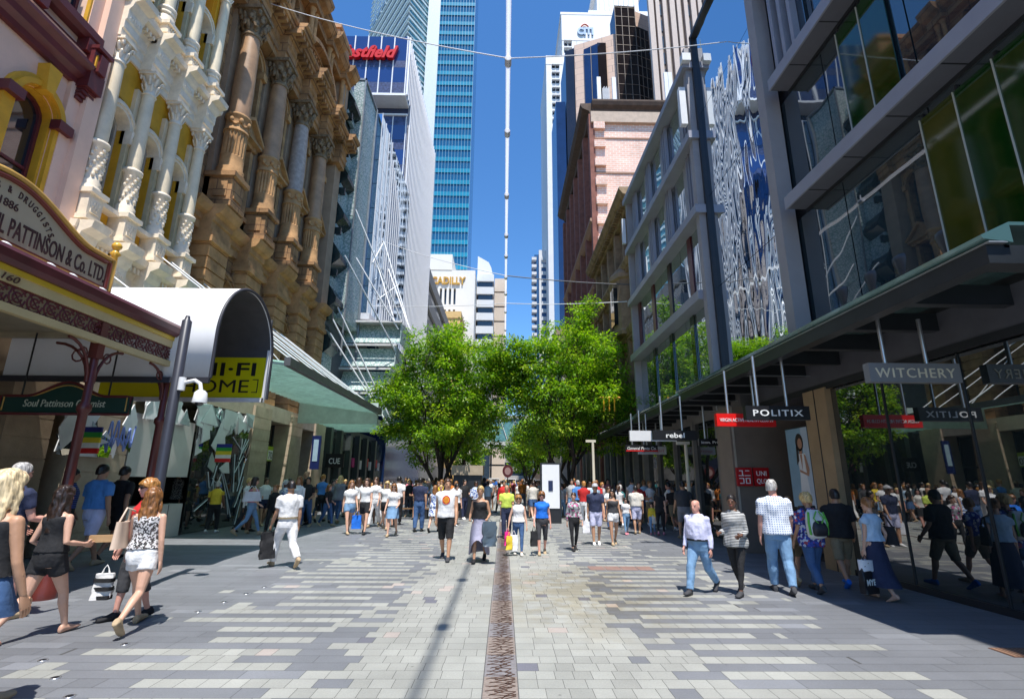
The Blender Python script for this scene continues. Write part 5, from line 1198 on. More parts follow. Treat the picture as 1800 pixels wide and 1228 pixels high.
def ribbed_tower():
    r = thing('ribbed_skyscraper', (30, 62, 0), 'grey brown skyscraper with close vertical ribs, cut by the mirror wall', 'skyscraper')
    x0, x1, Y = 20.6, 46, 60
    mb = MB(); mb.ext([(x0+.2, Y+.4), (x1, Y+.4), (x1, Y+25), (x0+9, Y+25)], 'z', 0, 110); mb.build('core', M('rib_core', (.16, .125, .105), .7, var=.1), r)
    mb = MB(); x = x0; k = 0
    while x < x1: mb.box(x, x+(.55 if k % 3 else .75), Y-.25, Y+.4, 0, 110); x += 1.05; k += 1
    mb.build('ribs', M('rib_brown', (.52, .42, .36), .6, var=.05), r)
    mb = MB(); x = x0+.6; k = 0
    while x < x1:
        if k % 2:
            for j in range(30): mb.box(x+.02, x+.4, Y+.3, Y+.38, 22+2.9*j, 24+2.9*j)
        x += 1.05; k += 1
    mb.build('glazing', M('rib_glass', (.08, .11, .15), .15, ior=1.8), r)
ribbed_tower()
def slim():
    r = thing('slim_tower', (13, 185, 0), 'slim white apartment tower with stacked balconies just left of the white skyscraper', 'building')
    W_ = MATS['citi_white']
    mb = MB(); mb.box(12.6, 15.2, 180, 195, 0, 87.5); mb.build('wall', W_, r); g = MB(); g.box(10.9, 12.6, 181, 195, 0, 86); g.box(13.6, 15.6, 179.6, 180, 0, 82); g.build('glazing', M('slim_blue', (.04, .12, .28), .2), r)
    mb = MB()
    for k in range(22): mb.box(9.8, 11.6, 179, 183, 20+3*k, 21.1+3*k); mb.box(13.5, 15.4, 179.2, 180, 20+3*k, 21.4+3*k)
    mb.build_each('balcony', W_, r)
    r = thing('weathered_building', (8, 70, 0), 'weathered pale building end with flared base above the tree tops on the right', 'building')
    mb = MB(); mb.ext([(6.8, 0), (10, 0), (10, 21), (9.2, 20.6), (8.6, 17), (7.2, 13.4), (6.9, 13)], 'y', 62, 72); mb.build('wall', M('weathered_stone', (.48, .42, .34), .85, var=.2), r)
    b = MB(); b.box(6.7, 7.5, 61.8, 62, 0, 12.6); b.build('pilaster', MATS['weathered_stone'], r)
slim()
# glazed footbridge far down the street
def bridge():
    r = thing('footbridge', (2, 75, 6), 'glazed pedestrian bridge crossing the street beyond the trees', 'footbridge')
    mb = MB(); mb.box(-10, 11, 74, 78, 6.3, 7.1); mb.box(-10, 11, 74, 78, 10.4, 10.8); mb.build('deck', M('bridge_white', (.6, .62, .6), .6), r)
    mb = MB(); mb.box(-10, 11, 74.2, 74.3, 7.1, 10.4); mb.build('glazing', M('bridge_teal', (.12, .3, .32), .15, var=.3), r)
    mb = MB()
    for k in range(10): mb.tube([(-10+2.1*k, 74.1, 7.1), (-8.95+2.1*k, 74.1, 10.2), (-7.9+2.1*k, 74.1, 7.1)], .06, 5)
    mb.build('trusses', MATS['bridge_white'], r)
bridge()
# buildings closing the far street
box_block('street_block', 'grey office block on the left side far beyond the footbridge', -24, -10.5, 64, 98, 30, M('grey_block', (.35, .34, .33), .8), WGL, 8, wf=.5)
box_block('street_block', 'brown office block on the right side far beyond the footbridge', 7.6, 24, 74, 130, 24, M('brown_block', (.30, .22, .16), .8), WGL, 6, wf=.5)
box_block('street_block', 'pale block closing the hazy end of the street under the bridge', -14, 18, 230, 250, 30, M('pale_block', (.5, .46, .42), .8), WGL, 8, wf=.5)
# ================================================================ TREES
def leaf_mat(name, c):
    m = bpy.data.materials.new(name); m.use_nodes = True; n = m.node_tree.nodes; L = m.node_tree.links
    b = n['Principled BSDF']; b.inputs['Base Color'].default_value = (*c, 1); b.inputs['Roughness'].default_value = .45
    t = n.new('ShaderNodeBsdfTranslucent'); t.inputs[0].default_value = (c[0]*1.5, c[1]*1.6, c[2]*.6, 1); a = n.new('ShaderNodeMixShader'); a.inputs[0].default_value = .42
    L.new(b.outputs[0], a.inputs[1]); L.new(t.outputs[0], a.inputs[2]); L.new(a.outputs[0], n['Material Output'].inputs[0]); return m
LEAF = [leaf_mat('leaf_bright', (.25, .42, .015)), leaf_mat('leaf_mid', (.16, .32, .012)), leaf_mat('leaf_deep', (.07, .17, .015)), leaf_mat('leaf_yellow', (.30, .40, .03))]
BARK = M('bark', (.05, .038, .03), .9, var=.35, scale=6, bump=.5, bscale=18)
def make_tree(x, y, h, rx, ry, zc0, seed, nclump, nleaf, ls, label, stems=4, lean=0., lobes=(), group='street trees down the mall'):
    R = random.Random(seed)
    r = thing('street_tree', (x, y, 0), label, 'tree', group)
    tk = MB(); zc = (zc0+h)/2; rz = (h-zc0)/2; tips = []
    def br(p, q, r0, r1, bend=.25):
        p = Vector(p); q = Vector(q); m1 = p.lerp(q, .35)+Vector((R.uniform(-bend, bend), R.uniform(-bend, bend), .0)); m2 = p.lerp(q, .7)+Vector((R.uniform(-bend, bend), R.uniform(-bend, bend), .1))
        tk.tube([p, m1, m2, q], [r0, r0*.75+r1*.25, r0*.4+r1*.6, r1], 7); return m1, m2
    base = Vector((x, y, 0)); fork = Vector((x+lean*.2, y, R.uniform(.9, 1.4)))
    tk.tube([base, base+Vector((0, 0, .2)), fork], [.26, .17, .14], 10)
    for k in range(stems):
        a = 2*pi*k/stems+R.uniform(-.4, .4); q = Vector((x+rx*.55*cos(a)+lean, y+ry*.5*sin(a), zc0+rz*R.uniform(.5, .9)))
        m1, m2 = br(fork, q, .10, .05, .3)
        for j in range(5):
            b = a+R.uniform(-1.3, 1.3); q2 = Vector((x+rx*R.uniform(.35, .85)*cos(b), y+ry*R.uniform(.4, .8)*sin(b), zc+rz*R.uniform(-.5, .8)))
            st = (m1, m2, q)[j % 3]; _, m3 = br(st, q2, .045, .014, .2); tips.append(q2)
            for i in range(2):
                q3 = q2+Vector((R.uniform(-.9, .9), R.uniform(-.9, .9), R.uniform(-.4, .8))); br(m3, q3, .02, .006, .1); tips.append(q3)
    tk.build('trunk', BARK, r)
    V = []; F = []; MI = []
    cl = []
    while len(cl) < nclump:
        p = Vector((R.uniform(-1, 1), R.uniform(-1, 1), R.uniform(-1, 1))); d = p.length
        if d > 1 or (d < .45 and R.random() < .8): continue
        nz = noise.noise(p*2.2+Vector((seed*3.1, 0, 0)))
        sc_ = 1+.42*nz
        if p.z < -.2 and R.random() < .35*(-p.z): continue
        cl.append(Vector((x+p.x*rx*sc_, y+p.y*ry*sc_, zc+p.z*rz*(sc_ if p.z > 0 else sc_*.9))))
    for lx, ly, lz, lr, ln_ in lobes:
        for k in range(ln_):
            p = Vector((R.gauss(0, 1), R.gauss(0, 1), R.gauss(0, 1))).normalized()*lr*R.random()**.5; cl.append(Vector((lx, ly, lz))+p)
    for c in cl:
        rad = R.uniform(.28, .62); mi0 = R.choice((0, 0, 1, 1, 2, 2, 3)); fl = R.uniform(.5, .8)
        nl = int(nleaf*rad/.45)
        # small fronds: each leaf hangs slightly out and down from the clump
        for k in range(nl):
            d = Vector((R.gauss(0, 1), R.gauss(0, 1), R.gauss(0, 1)*fl)); d.normalize(); pos = c+Vector((d.x, d.y, d.z*fl))*rad*R.random()**.4
            ax = (d+Vector((R.uniform(-.6, .6), R.uniform(-.6, .6), R.uniform(-.9, .2)))).normalized(); sd_ = ax.cross(Vector((R.uniform(-.4, .4), R.uniform(-.4, .4), 1))).normalized()
            l = ls*R.uniform(.7, 1.35); w_ = l*.26
            o = len(V); V.extend((tuple(pos), tuple(pos+ax*l*.5+sd_*w_), tuple(pos+ax*l), tuple(pos+ax*l*.5-sd_*w_))); F.append((o, o+1, o+2, o+3)); MI.append(mi0 if R.random() < .6 else R.choice((0, 1, 2, 3)))
    me = bpy.data.meshes.new('crown'); me.from_pydata([(a-x, b-y, c) for a, b, c in V], [], F)
    for m in LEAF: me.materials.append(m)
    me.polygons.foreach_set('material_index', MI); me.update()
    o = bpy.data.objects.new('crown', me); COL.objects.link(o); o.parent = r
    return r
make_tree(-3.2, 26.5, 9.6, 3.35, 3.2, 2.35, 1, 500, 95, .155, 'broad bright green tree standing left of the paved centre line', 4, lobes=((-.3, 26.3, 8.0, 1.3, 40), (.3, 26.4, 7.0, 1.1, 26), (-.4, 26.4, 6.8, 1.2, 24), (-5.6, 26.2, 4.1, .9, 20), (-6.1, 26.4, 6.2, .8, 14)))
make_tree(3.4, 26.5, 10.1, 3.45, 3.2, 2.5, 2, 500, 95, .155, 'taller bright green tree on the right of the paved centre line', 4, -.3, lobes=((.5, 26.3, 8.0, 1.2, 26), (.9, 26.4, 6.6, 1.1, 22), (6.3, 26.2, 4.3, 1.0, 22), (4.4, 26, 10.2, 1.0, 16)))
make_tree(-3.6, 38, 8.2, 2.8, 2.8, 2.8, 3, 170, 50, .26, 'shaded green tree directly behind the left big tree', 3)
make_tree(3.8, 38, 8.6, 2.8, 2.8, 2.8, 4, 170, 50, .26, 'shaded green tree directly behind the right big tree', 3)
make_tree(2.4, 52, 7.2, 2.6, 2.6, 2.6, 5, 150, 45, .3, 'small pale green tree framed by the gap under the footbridge', 3)
make_tree(-3.8, 52, 7.6, 2.6, 2.6, 2.6, 6, 120, 45, .3, 'distant green tree in the left row before the footbridge', 3)
make_tree(3.4, 66, 7.0, 2.6, 2.6, 2.4, 7, 100, 45, .32, 'farthest green tree near the footbridge on the right', 3)
# ================================================================ OVERHEAD LIGHT TUBE AND CABLES
def tube_light():
    frosted = bpy.data.materials.new('frosted_tube'); frosted.use_nodes = True; n = frosted.node_tree.nodes; L = frosted.node_tree.links; b = n['Principled BSDF']; b.inputs['Base Color'].default_value = (.85, .85, .87, 1); b.inputs['Roughness'].default_value = .4
    t = n.new('ShaderNodeBsdfTranslucent'); t.inputs[0].default_value = (.95, .95, .97, 1); a = n.new('ShaderNodeMixShader'); a.inputs[0].default_value = .75; L.new(b.outputs[0], a.inputs[1]); L.new(t.outputs[0], a.inputs[2])
    tr = n.new('ShaderNodeBsdfTransparent'); a2 = n.new('ShaderNodeMixShader'); a2.inputs[0].default_value = .62; L.new(a.outputs[0], a2.inputs[1]); L.new(tr.outputs[0], a2.inputs[2]); L.new(a2.outputs[0], n['Material Output'].inputs[0])
    r = thing('overhead_light_line', (0, 20, 12), 'long white overhead light tube with jointed sections hung along the middle of the street', 'overhead light')
    ys = [-6, -3.5, -1, 2, 5, 7.6, 10.7, 13.45, 17.0, 20.2, 22.3, 24.9, 27.3, 30.5, 34.5, 38, 42, 46, 50, 55]
    mb = MB()
    for a, b in zip(ys, ys[1:]): mb.tube([(0, a+.1, 12), (0, b-.1, 12)], .062, 8)
    mb.build('tubes', frosted, r)
    mb = MB()
    for a in ys: mb.tube([(0, a-.12, 12), (0, a+.12, 12)], .085, 8)
    for a in ys[::2]: mb.tube([(0, a, 11.9), (0, a, 12.25)], .03, 6)
    mb.build('joints', M('joint_grey', (.62, .62, .65), .4), r)
    for y, z0, xl, xr in ((10.69, 21.5, -10.5, 6.6), (26.5, 17.5, -10, 7.2), (28.5, 13, -10, 6.9)):
        pass
tube_light()
def cable(pts, label, rad=.014, m=None):
    mb = MB(); P = []
    for (a, b) in zip(pts, pts[1:]):
        a = Vector(a); b = Vector(b); L = (b-a).length
        for k in range(13): 
            t = k/12; p = a.lerp(b, t); p.z -= 4*t*(1-t)*L*.012; P.append(p)
    mb.tube(P, rad, 5); solo(mb, 'support_cable', m or M('cable_white', (.75, .75, .76), .5, var=0), label, 'cable', group='cables holding the overhead light')
cable([(-10.2, 17.6, 21.4), (0, 10.7, 12.1)], 'white cable from the sandstone cornice down to the overhead tube', .016)
cable([(0, 10.7, 12.1), (6.6, 12.5, 14.6)], 'white cable from the near joint of the tube across to the mirror wall', .014)
cable([(-9.6, 36, 19.5), (0, 24.9, 12.1)], 'white cable rising from the tube to the blue mirror glazing', .02)
cable([(0, 24.9, 12.1), (6.9, 25.2, 11.8)], 'dark knotted cable from the tube to the stone building corner', .03, M('cable_dark', (.12, .12, .13), .5))
cable([(-9.6, 34, 13.5), (0, 29.2, 12.1)], 'low white cable between the tube and the frosted louvre box', .02)
cable([(0, 29.2, 12.1), (6.2, 24.5, 10.6)], 'white cable from the tube to the gridded facade ledge', .022)
def lantern(y, z, x, label):
    mb = MB(); mb.tube([(x, y, z), (0, y, 12)], .012, 5, 0); mb.box(x-.16, x+.16, y-.16, y+.16, z-.42, z, 1); mb.box(x-.19, x+.19, y-.19, y+.19, z, z+.04, 0); mb.box(x-.19, x+.19, y-.19, y+.19, z-.46, z-.42, 0)
    solo(mb, 'hanging_lantern', [DARK, M('lantern_glass', (.5, .5, .5), .3)], label, 'lantern', group='lanterns hung from the overhead tube')
# ================================================================ STREET OBJECTS
def kiosk():
    r = thing('advertising_panel', (1.95, 22.3, 0), 'freestanding white advertising panel with a dark phone picture between the trees', 'advertising panel')
    mb = MB(); mb.box(1.55, 2.42, 22.2, 22.45, 0, 2.45); mb.build('frame', DARK, r)
    mb = MB(); mb.box(1.62, 2.35, 22.17, 22.2, .6, 2.38); mb.build('white_face', M('panel_white', (.85, .86, .88), .35, var=.02), r)
    mb = MB(); mb.box(1.88, 2.07, 22.15, 22.17, 1.3, 1.72); mb.build('phone_picture', M('phone_dark', (.02, .03, .09), .3), r)
kiosk()
def pale_pole(x, y, z, label):
    mb = MB(); mb.lathe(x, y, [(.09, 0), (.09, .5), (.06, .6), (.055, z)], 10); mb.box(x-.3, x+.12, y-.05, y+.05, z-.1, z)
    solo(mb, 'street_pole', M('pole_cream', (.68, .62, .48), .5, var=.05), label, 'pole', (x, y, 0), 'cream street poles on the right')
pale_pole(3.75, 21.8, 3.4, 'cream painted pole beside the trunk of the right tree'); pale_pole(6.0, 17.0, 3.0, 'cream painted pole under the blank white light box')
def orange_frame():
    mb = MB()
    for x in (4.7, 4.95, 5.2): mb.tube([(x, 23.9, 4.9), (x, 23.9, 5.55)], .035, 6)
    mb.tube([(4.5, 23.9, 5.55), (5.5, 23.9, 5.55)], .05, 6)
    solo(mb, 'orange_frame', M('orange_paint', (.75, .35, .02), .4), 'small orange metal frame on the far canopy edge beside the right tree', 'frame')
orange_frame()
def kiosk_stall():
    r = thing('kiosk', (-1.7, 25.4, 0), 'small dark kiosk with beige roof panel under the left tree', 'kiosk')
    mb = MB(); mb.box(-2.4, -1.1, 25, 26.6, 0, 1.95); mb.build('body', DARK, r)
    mb = MB(); mb.box(-2.5, -1.0, 24.9, 26.7, 1.95, 2.4); mb.build('roof_panel', M('beige_panel', (.42, .34, .24), .6), r)
kiosk_stall()
def round_sign():
    r = thing('round_sign', (.25, 34, 0), 'round dark red sign on a thin pole in the middle distance', 'sign')
    mb = MB(); mb.tube([(.25, 34, 0), (.25, 34, 2.5)], .035, 6); mb.build('pole', DARK, r)
    d = MB(); d.ext([(.25+.34*cos(k*pi/12), 2.3+.4*sin(k*pi/12)) for k in range(24)], 'y', 33.9, 33.95); d.build('disc', M('disc_red', (.10, .015, .02), .4), r)
    e = MB(); e.ext([(.25+.2*cos(k*pi/12), 2.3+.24*sin(k*pi/12)) for k in range(24)], 'y', 33.89, 33.899); e.build('emblem', M('emblem_pale', (.35, .22, .22), .5), r)
round_sign()
# benches / planters in the tree shade
def bench(x, y, label):
    r = thing('bench', (x, y, 0), label, 'bench', 'benches under the street trees')
    mb = MB()
    for k in range(5): mb.box(x-.9, x+.9, y-.25+.1*k, y-.17+.1*k, .42, .46)
    mb.build('seat', M('bench_wood', (.2, .11, .05), .6), r)
    for s in (-1, 1): l = MB(); l.box(x+s*.7-.05, x+s*.7+.05, y-.22, y+.22, 0, .42); l.build('leg', DARK, r)
bench(-4.2, 24.4, 'dark timber bench in front of the left tree trunk'); bench(4.4, 24.2, 'dark timber bench in front of the right tree trunk')
# vehicles at the far crossing
def van(x, y, rot, col, label, cat='van'):
    r = thing('parked_van', (x, y, 0), label, cat, 'vehicles at the far end of the street')
    mb = MB(); mb.ext([(-.95, .35), (.95, .35), (.97, 1.2), (.85, 2.05), (-.85, 2.05), (-.97, 1.2)], 'y', 0, 4.6)
    mb.v = [(x+a, y+b, c) for a, b, c in mb.v]; mb.build('body', col, r)
    g = MB(); g.box(x-.8, x+.8, y-.03, y, 1.3, 1.9); g.build('windscreen', GLASS_D, r)
    for s in (-1, 1):
        l = MB(); l.box(x+s*.75-.13, x+s*.75+.13, y-.05, y, .7, .9); l.build('headlight', M('lamp_pale', (.8, .8, .8), .2), r)
        for yy in (.8, 3.8): wl = MB(); wl.tube([(x+s*.98, y+yy, .35), (x+s*.75, y+yy, .35)], .35, 14, 0, False); wl.build('wheel', BLACK, r)
VC = [M('car_white', (.8, .8, .8), .25, var=.02), M('car_silver', (.5, .52, .54), .3, metal=.5, var=.02), M('car_black', (.02, .02, .02), .2, var=.02)]
van(-1.6, 86, 0, VC[0], 'white van stopped at the far crossing on the left'); van(1.2, 92, 0, VC[0], 'white van waiting in the middle of the far crossing'); van(4.2, 84, 0, VC[1], 'silver van at the far crossing on the right'); van(-4.6, 96, 0, VC[2], 'black van at the far crossing beyond the left trees')
# paving studs and grate
k = 0
SP = ['nearest the lower left corner', 'second from the lower left corner', 'third in the left row', 'fourth in the left row', 'fifth in the left row', 'sixth in the left row', 'last of the left row', 'lone one by the bottom edge']
for x, y in ((-3.95, 5.15), (-4.45, 5.6), (-4.02, 6.1), (-4.05, 7.5), (-4.0, 8.05), (-3.95, 8.6), (-3.9, 9.1), (-3.5, 4.75)):
    mb = MB(); mb.lathe(x, y, [(.045, .0), (.045, .006), (.03, .007)], 10, 0); mb.lathe(x, y, [(.03, .0075), (.001, .008)], 10, 1)
    solo(mb, 'paving_light', [STEEL, BLACK], 'small round steel light set in the left paving, '+SP[k], 'ground light', (x, y, 0), 'round lights set in the left paving', False); k += 1
mb = MB()
mb.box(5.25, 5.9, 5.75, 6.05, .001, .006, 0)
for k in range(12): mb.box(5.27+.05*k, 5.3+.05*k, 5.77, 6.03, .006, .009, 1)
solo(mb, 'drain_grate', [M('grate_rust', (.16, .08, .05), .6, var=.2), M('grate_bar', (.30, .18, .12), .5)], 'rusty drain grate in the paving at the canopy shadow corner, bottom right', 'drain grate', (5.6, 5.9, 0))
mb = MB()
for k in range(4): mb.box(1.75+.33*k, 2.06+.33*k, 10.9, 11.35, .001, .005)
solo(mb, 'utility_cover', M('cover_brown', (.27, .17, .14), .6, var=.1), 'row of brown metal cover plates set in the paving right of the centre line', 'cover plate', (2.4, 11.1, 0))
# ================================================================ PEOPLE
def px_ray(px, py): return fw+rt2*((px-900)/895)+up2*((614-py)/895)
def ground(px, py):
    d = px_ray(px, py); t = -CAM_H/d.z; return d.x*t, d.y*t
def at_head(px, py, Y): d = px_ray(px, py); return d.x*Y/d.y, Y
def top_z(px, py, Y):
    d = px_ray(px, py); t = Y/d.y; return CAM_H+d.z*t
SK = {'fair': M('skin_fair', (.62, .36, .25), .5, var=.05, scale=8), 'tan': M('skin_tan', (.50, .27, .16), .5, var=.05, scale=8), 'dark': M('skin_dark', (.16, .075, .045), .45, var=.05, scale=8), 'olive': M('skin_olive', (.42, .23, .14), .5, var=.05, scale=8), 'pink': M('skin_pink', (.66, .33, .25), .5, var=.06, scale=8)}
def hair_tex(c):
    def f(n, L, co):
        mp = n.new('ShaderNodeMapping'); mp.inputs['Scale'].default_value = (60, 60, 5); L.new(co, mp.inputs[0])
        z = n.new('ShaderNodeTexNoise'); z.inputs['Scale'].default_value = 1; z.inputs['Detail'].default_value = 3; L.new(mp.outputs[0], z.inputs['Vector'])
        r = n.new('ShaderNodeValToRGB'); r.color_ramp.elements[0].position = .35; r.color_ramp.elements[1].position = .65
        r.color_ramp.elements[0].color = tuple(v*.5 for v in c)+(1,); r.color_ramp.elements[1].color = tuple(min(1, v*1.35) for v in c)+(1,); L.new(z.outputs[0], r.inputs[0]); return r.outputs[0]
    return f
HC = {}
for k, c in dict(black=(.015, .012, .012), brown=(.07, .035, .02), auburn=(.26, .11, .035), ginger=(.42, .19, .05), blonde=(.62, .42, .17), platinum=(.72, .56, .33), grey=(.42, .40, .38), darkbrown=(.03, .017, .012)).items(): HC[k] = M('hair_'+k, c, .38, var=0, tex=hair_tex(c))
CL = {}
for k, c in dict(white=(.80, .79, .78), offwhite=(.70, .66, .58), black=(.014, .014, .016), charcoal=(.05, .05, .055), grey=(.22, .22, .24), lightgrey=(.45, .45, .46), navy=(.02, .028, .07), blue=(.02, .12, .42), skyblue=(.08, .26, .62), brightblue=(.01, .16, .68), paleblue=(.42, .58, .74), denim=(.05, .11, .24), lightdenim=(.18, .32, .50), palelilac=(.62, .62, .82), khaki=(.26, .21, .13), tan=(.45, .33, .2), red=(.55, .02, .02), pink=(.65, .22, .28), lime=(.55, .68, .10), yellow=(.75, .55, .04), green=(.04, .2, .05), lilacgrey=(.33, .32, .42), teal=(.03, .2, .22), orange=(.65, .2, .03), maroon=(.12, .01, .02), stone=(.42, .38, .38)).items():
    CL[k] = M('cloth_'+k, c, .85, var=.12, scale=7, bump=.75, bscale=11)
def band_tex(c1, c2, freq, axis=2, checks=False):
    def f(n, L, co):
        wv = n.new('ShaderNodeTexWave'); wv.wave_type = 'BANDS'; wv.bands_direction = 'XYZ'[axis]; wv.inputs['Scale'].default_value = freq; L.new(co, wv.inputs['Vector'])
        o = wv.outputs['Fac']
        if checks:
            w2 = n.new('ShaderNodeTexWave'); w2.wave_type = 'BANDS'; w2.bands_direction = 'X'; w2.inputs['Scale'].default_value = freq; L.new(co, w2.inputs['Vector'])
            a = n.new('ShaderNodeMath'); a.operation = 'MULTIPLY'; L.new(o, a.inputs[0]); L.new(w2.outputs['Fac'], a.inputs[1]); o = a.outputs[0]
        r = n.new('ShaderNodeValToRGB'); r.color_ramp.elements[0].position = .45; r.color_ramp.elements[1].position = .55; r.color_ramp.elements[0].color = (*c1, 1); r.color_ramp.elements[1].color = (*c2, 1); L.new(o, r.inputs[0]); return r.outputs[0]
    return f
def print_tex(cols, sc_):
    def f(n, L, co):
        v = n.new('ShaderNodeTexVoronoi'); v.inputs['Scale'].default_value = sc_; L.new(co, v.inputs['Vector'])
        s = n.new('ShaderNodeSeparateColor'); L.new(v.outputs['Color'], s.inputs[0]); r = n.new('ShaderNodeValToRGB'); r.color_ramp.interpolation = 'CONSTANT'
        e = r.color_ramp.elements; e[0].color = (*cols[0], 1); e[1].color = (*cols[-1], 1); e[1].position = 1-1/len(cols)
        for i, c in enumerate(cols[1:-1]): q = e.new((i+1)/len(cols)); q.color = (*c, 1)
        L.new(s.outputs[0], r.inputs[0]); return r.outputs[0]
    return f
CL['stripes'] = M('cloth_stripes', (.3, .3, .3), .85, var=0, tex=band_tex((.03, .03, .035), (.62, .62, .6), 12))
CL['bluestripes'] = M('cloth_bluestripes', (.3, .3, .3), .85, var=0, tex=band_tex((.02, .03, .1), (.05, .09, .35), 8))
CL['check'] = M('cloth_check', (.3, .3, .3), .85, var=.05, tex=band_tex((.74, .78, .85), (.16, .24, .45), 9, 2, True))
CL['leopard'] = M('cloth_speckle', (.3, .3, .3), .85, var=0, tex=print_tex([(.03, .03, .03), (.65, .62, .62), (.1, .08, .08), (.7, .68, .66)], 60))
CL['floral'] = M('cloth_floral', (.3, .3, .3), .85, var=0, tex=print_tex([(.70, .74, .8), (.06, .1, .35), (.75, .78, .82), (.3, .4, .6)], 24))
CL['tunic'] = M('cloth_tunic', (.3, .3, .3), .85, var=0, tex=print_tex([(.03, .05, .28), (.02, .03, .16), (.3, .05, .08), (.45, .5, .6), (.03, .06, .35)], 26))
CL['graphic'] = M('cloth_graphic', (.3, .3, .3), .85, var=0, tex=print_tex([(.45, .45, .45), (.35, .35, .36), (.5, .08, .25), (.1, .1, .1), (.5, .5, .5)], 20))
CL['bluedots'] = M('cloth_bluedots', (.3, .3, .3), .85, var=0, tex=print_tex([(.02, .05, .32), (.02, .05, .32), (.03, .06, .38), (.6, .62, .7), (.02, .04, .3)], 22))
EYE = M('eye_dark', (.03, .02, .02), .3, var=0); LIP = M('lip', (.42, .12, .10), .4, var=0); SHADES = M('sunglasses_black', (.01, .01, .01), .15, var=0)
DEF = []
def remesh(name, mb, mats, vox, smooth=3, disp=0., freq=9., seed=0, post=None):
    mats = mats if isinstance(mats, list) else [mats]
    return dict(me=mb.mesh(name+'_t', mats), mats=mats, vox=vox, smooth=smooth, disp=disp, freq=freq, seed=seed, post=post)
def put_obj(tk, name, r):
    if not isinstance(tk, dict): o = bpy.data.objects.new(name, tk); COL.objects.link(o); o.parent = r; return o
    o = bpy.data.objects.new(name, tk['me']); COL.objects.link(o); o.parent = r
    m = o.modifiers.new('r', 'REMESH'); m.mode = 'VOXEL'; m.voxel_size = tk['vox']; m.use_smooth_shade = True
    if tk['smooth']: s = o.modifiers.new('s', 'SMOOTH'); s.iterations = tk['smooth']; s.factor = .5
    DEF.append((o, tk)); return o
def flush():
    """bake all voxel-remeshed bodies and clothes at once"""
    dg = bpy.context.evaluated_depsgraph_get()
    new = [bpy.data.meshes.new_from_object(o.evaluated_get(dg)) for o, tk in DEF]
    for (o, tk), me in zip(DEF, new):
        old = o.data; o.modifiers.clear(); me.name = o.name; o.data = me; bpy.data.meshes.remove(old); me.materials.clear()
        for x in tk['mats']: me.materials.append(x)
        if tk['disp']:
            off = Vector((tk['seed']*7.7, tk['seed']*3.3, 0)); f = tk['freq']
            for v in me.vertices:
                p = v.co; a = noise.noise(Vector((p.x*f, p.y*f, p.z*f*.55))+off); b = noise.noise(Vector((p.x*f*2.3, p.y*f*2.3, p.z*f*1.1))+off)
                v.co = p+v.normal*(a+.5*b)*tk['disp']
        me.polygons.foreach_set('use_smooth', [True]*len(me.polygons))
        if tk['post']: tk['post'](me)
def ering(cx, cy, z, rx, ry, n, tilt=0.):
    return [(cx+rx*cos(2*pi*k/n), cy+ry*sin(2*pi*k/n)*(1.0), z+tilt*sin(2*pi*k/n)) for k in range(n)]
TORSO_F = [(.80, .155, .115, 0), (.88, .175, .125, 0), (.95, .172, .12, 0), (1.02, .15, .105, .0), (1.09, .132, .095, .005), (1.17, .138, .098, .01), (1.25, .15, .118, .018), (1.31, .158, .118, .014), (1.355, .158, .095, 0), (1.395, .122, .075, -.005), (1.455, .06, .056, -.005)]
TORSO_M = [(.80, .155, .115, 0), (.88, .17, .12, 0), (.95, .168, .12, .003), (1.02, .163, .118, .008), (1.09, .162, .118, .012), (1.17, .172, .12, .012), (1.26, .182, .125, .01), (1.33, .188, .116, .004), (1.38, .172, .095, -.002), (1.42, .128, .078, -.006), (1.475, .066, .06, -.006)]
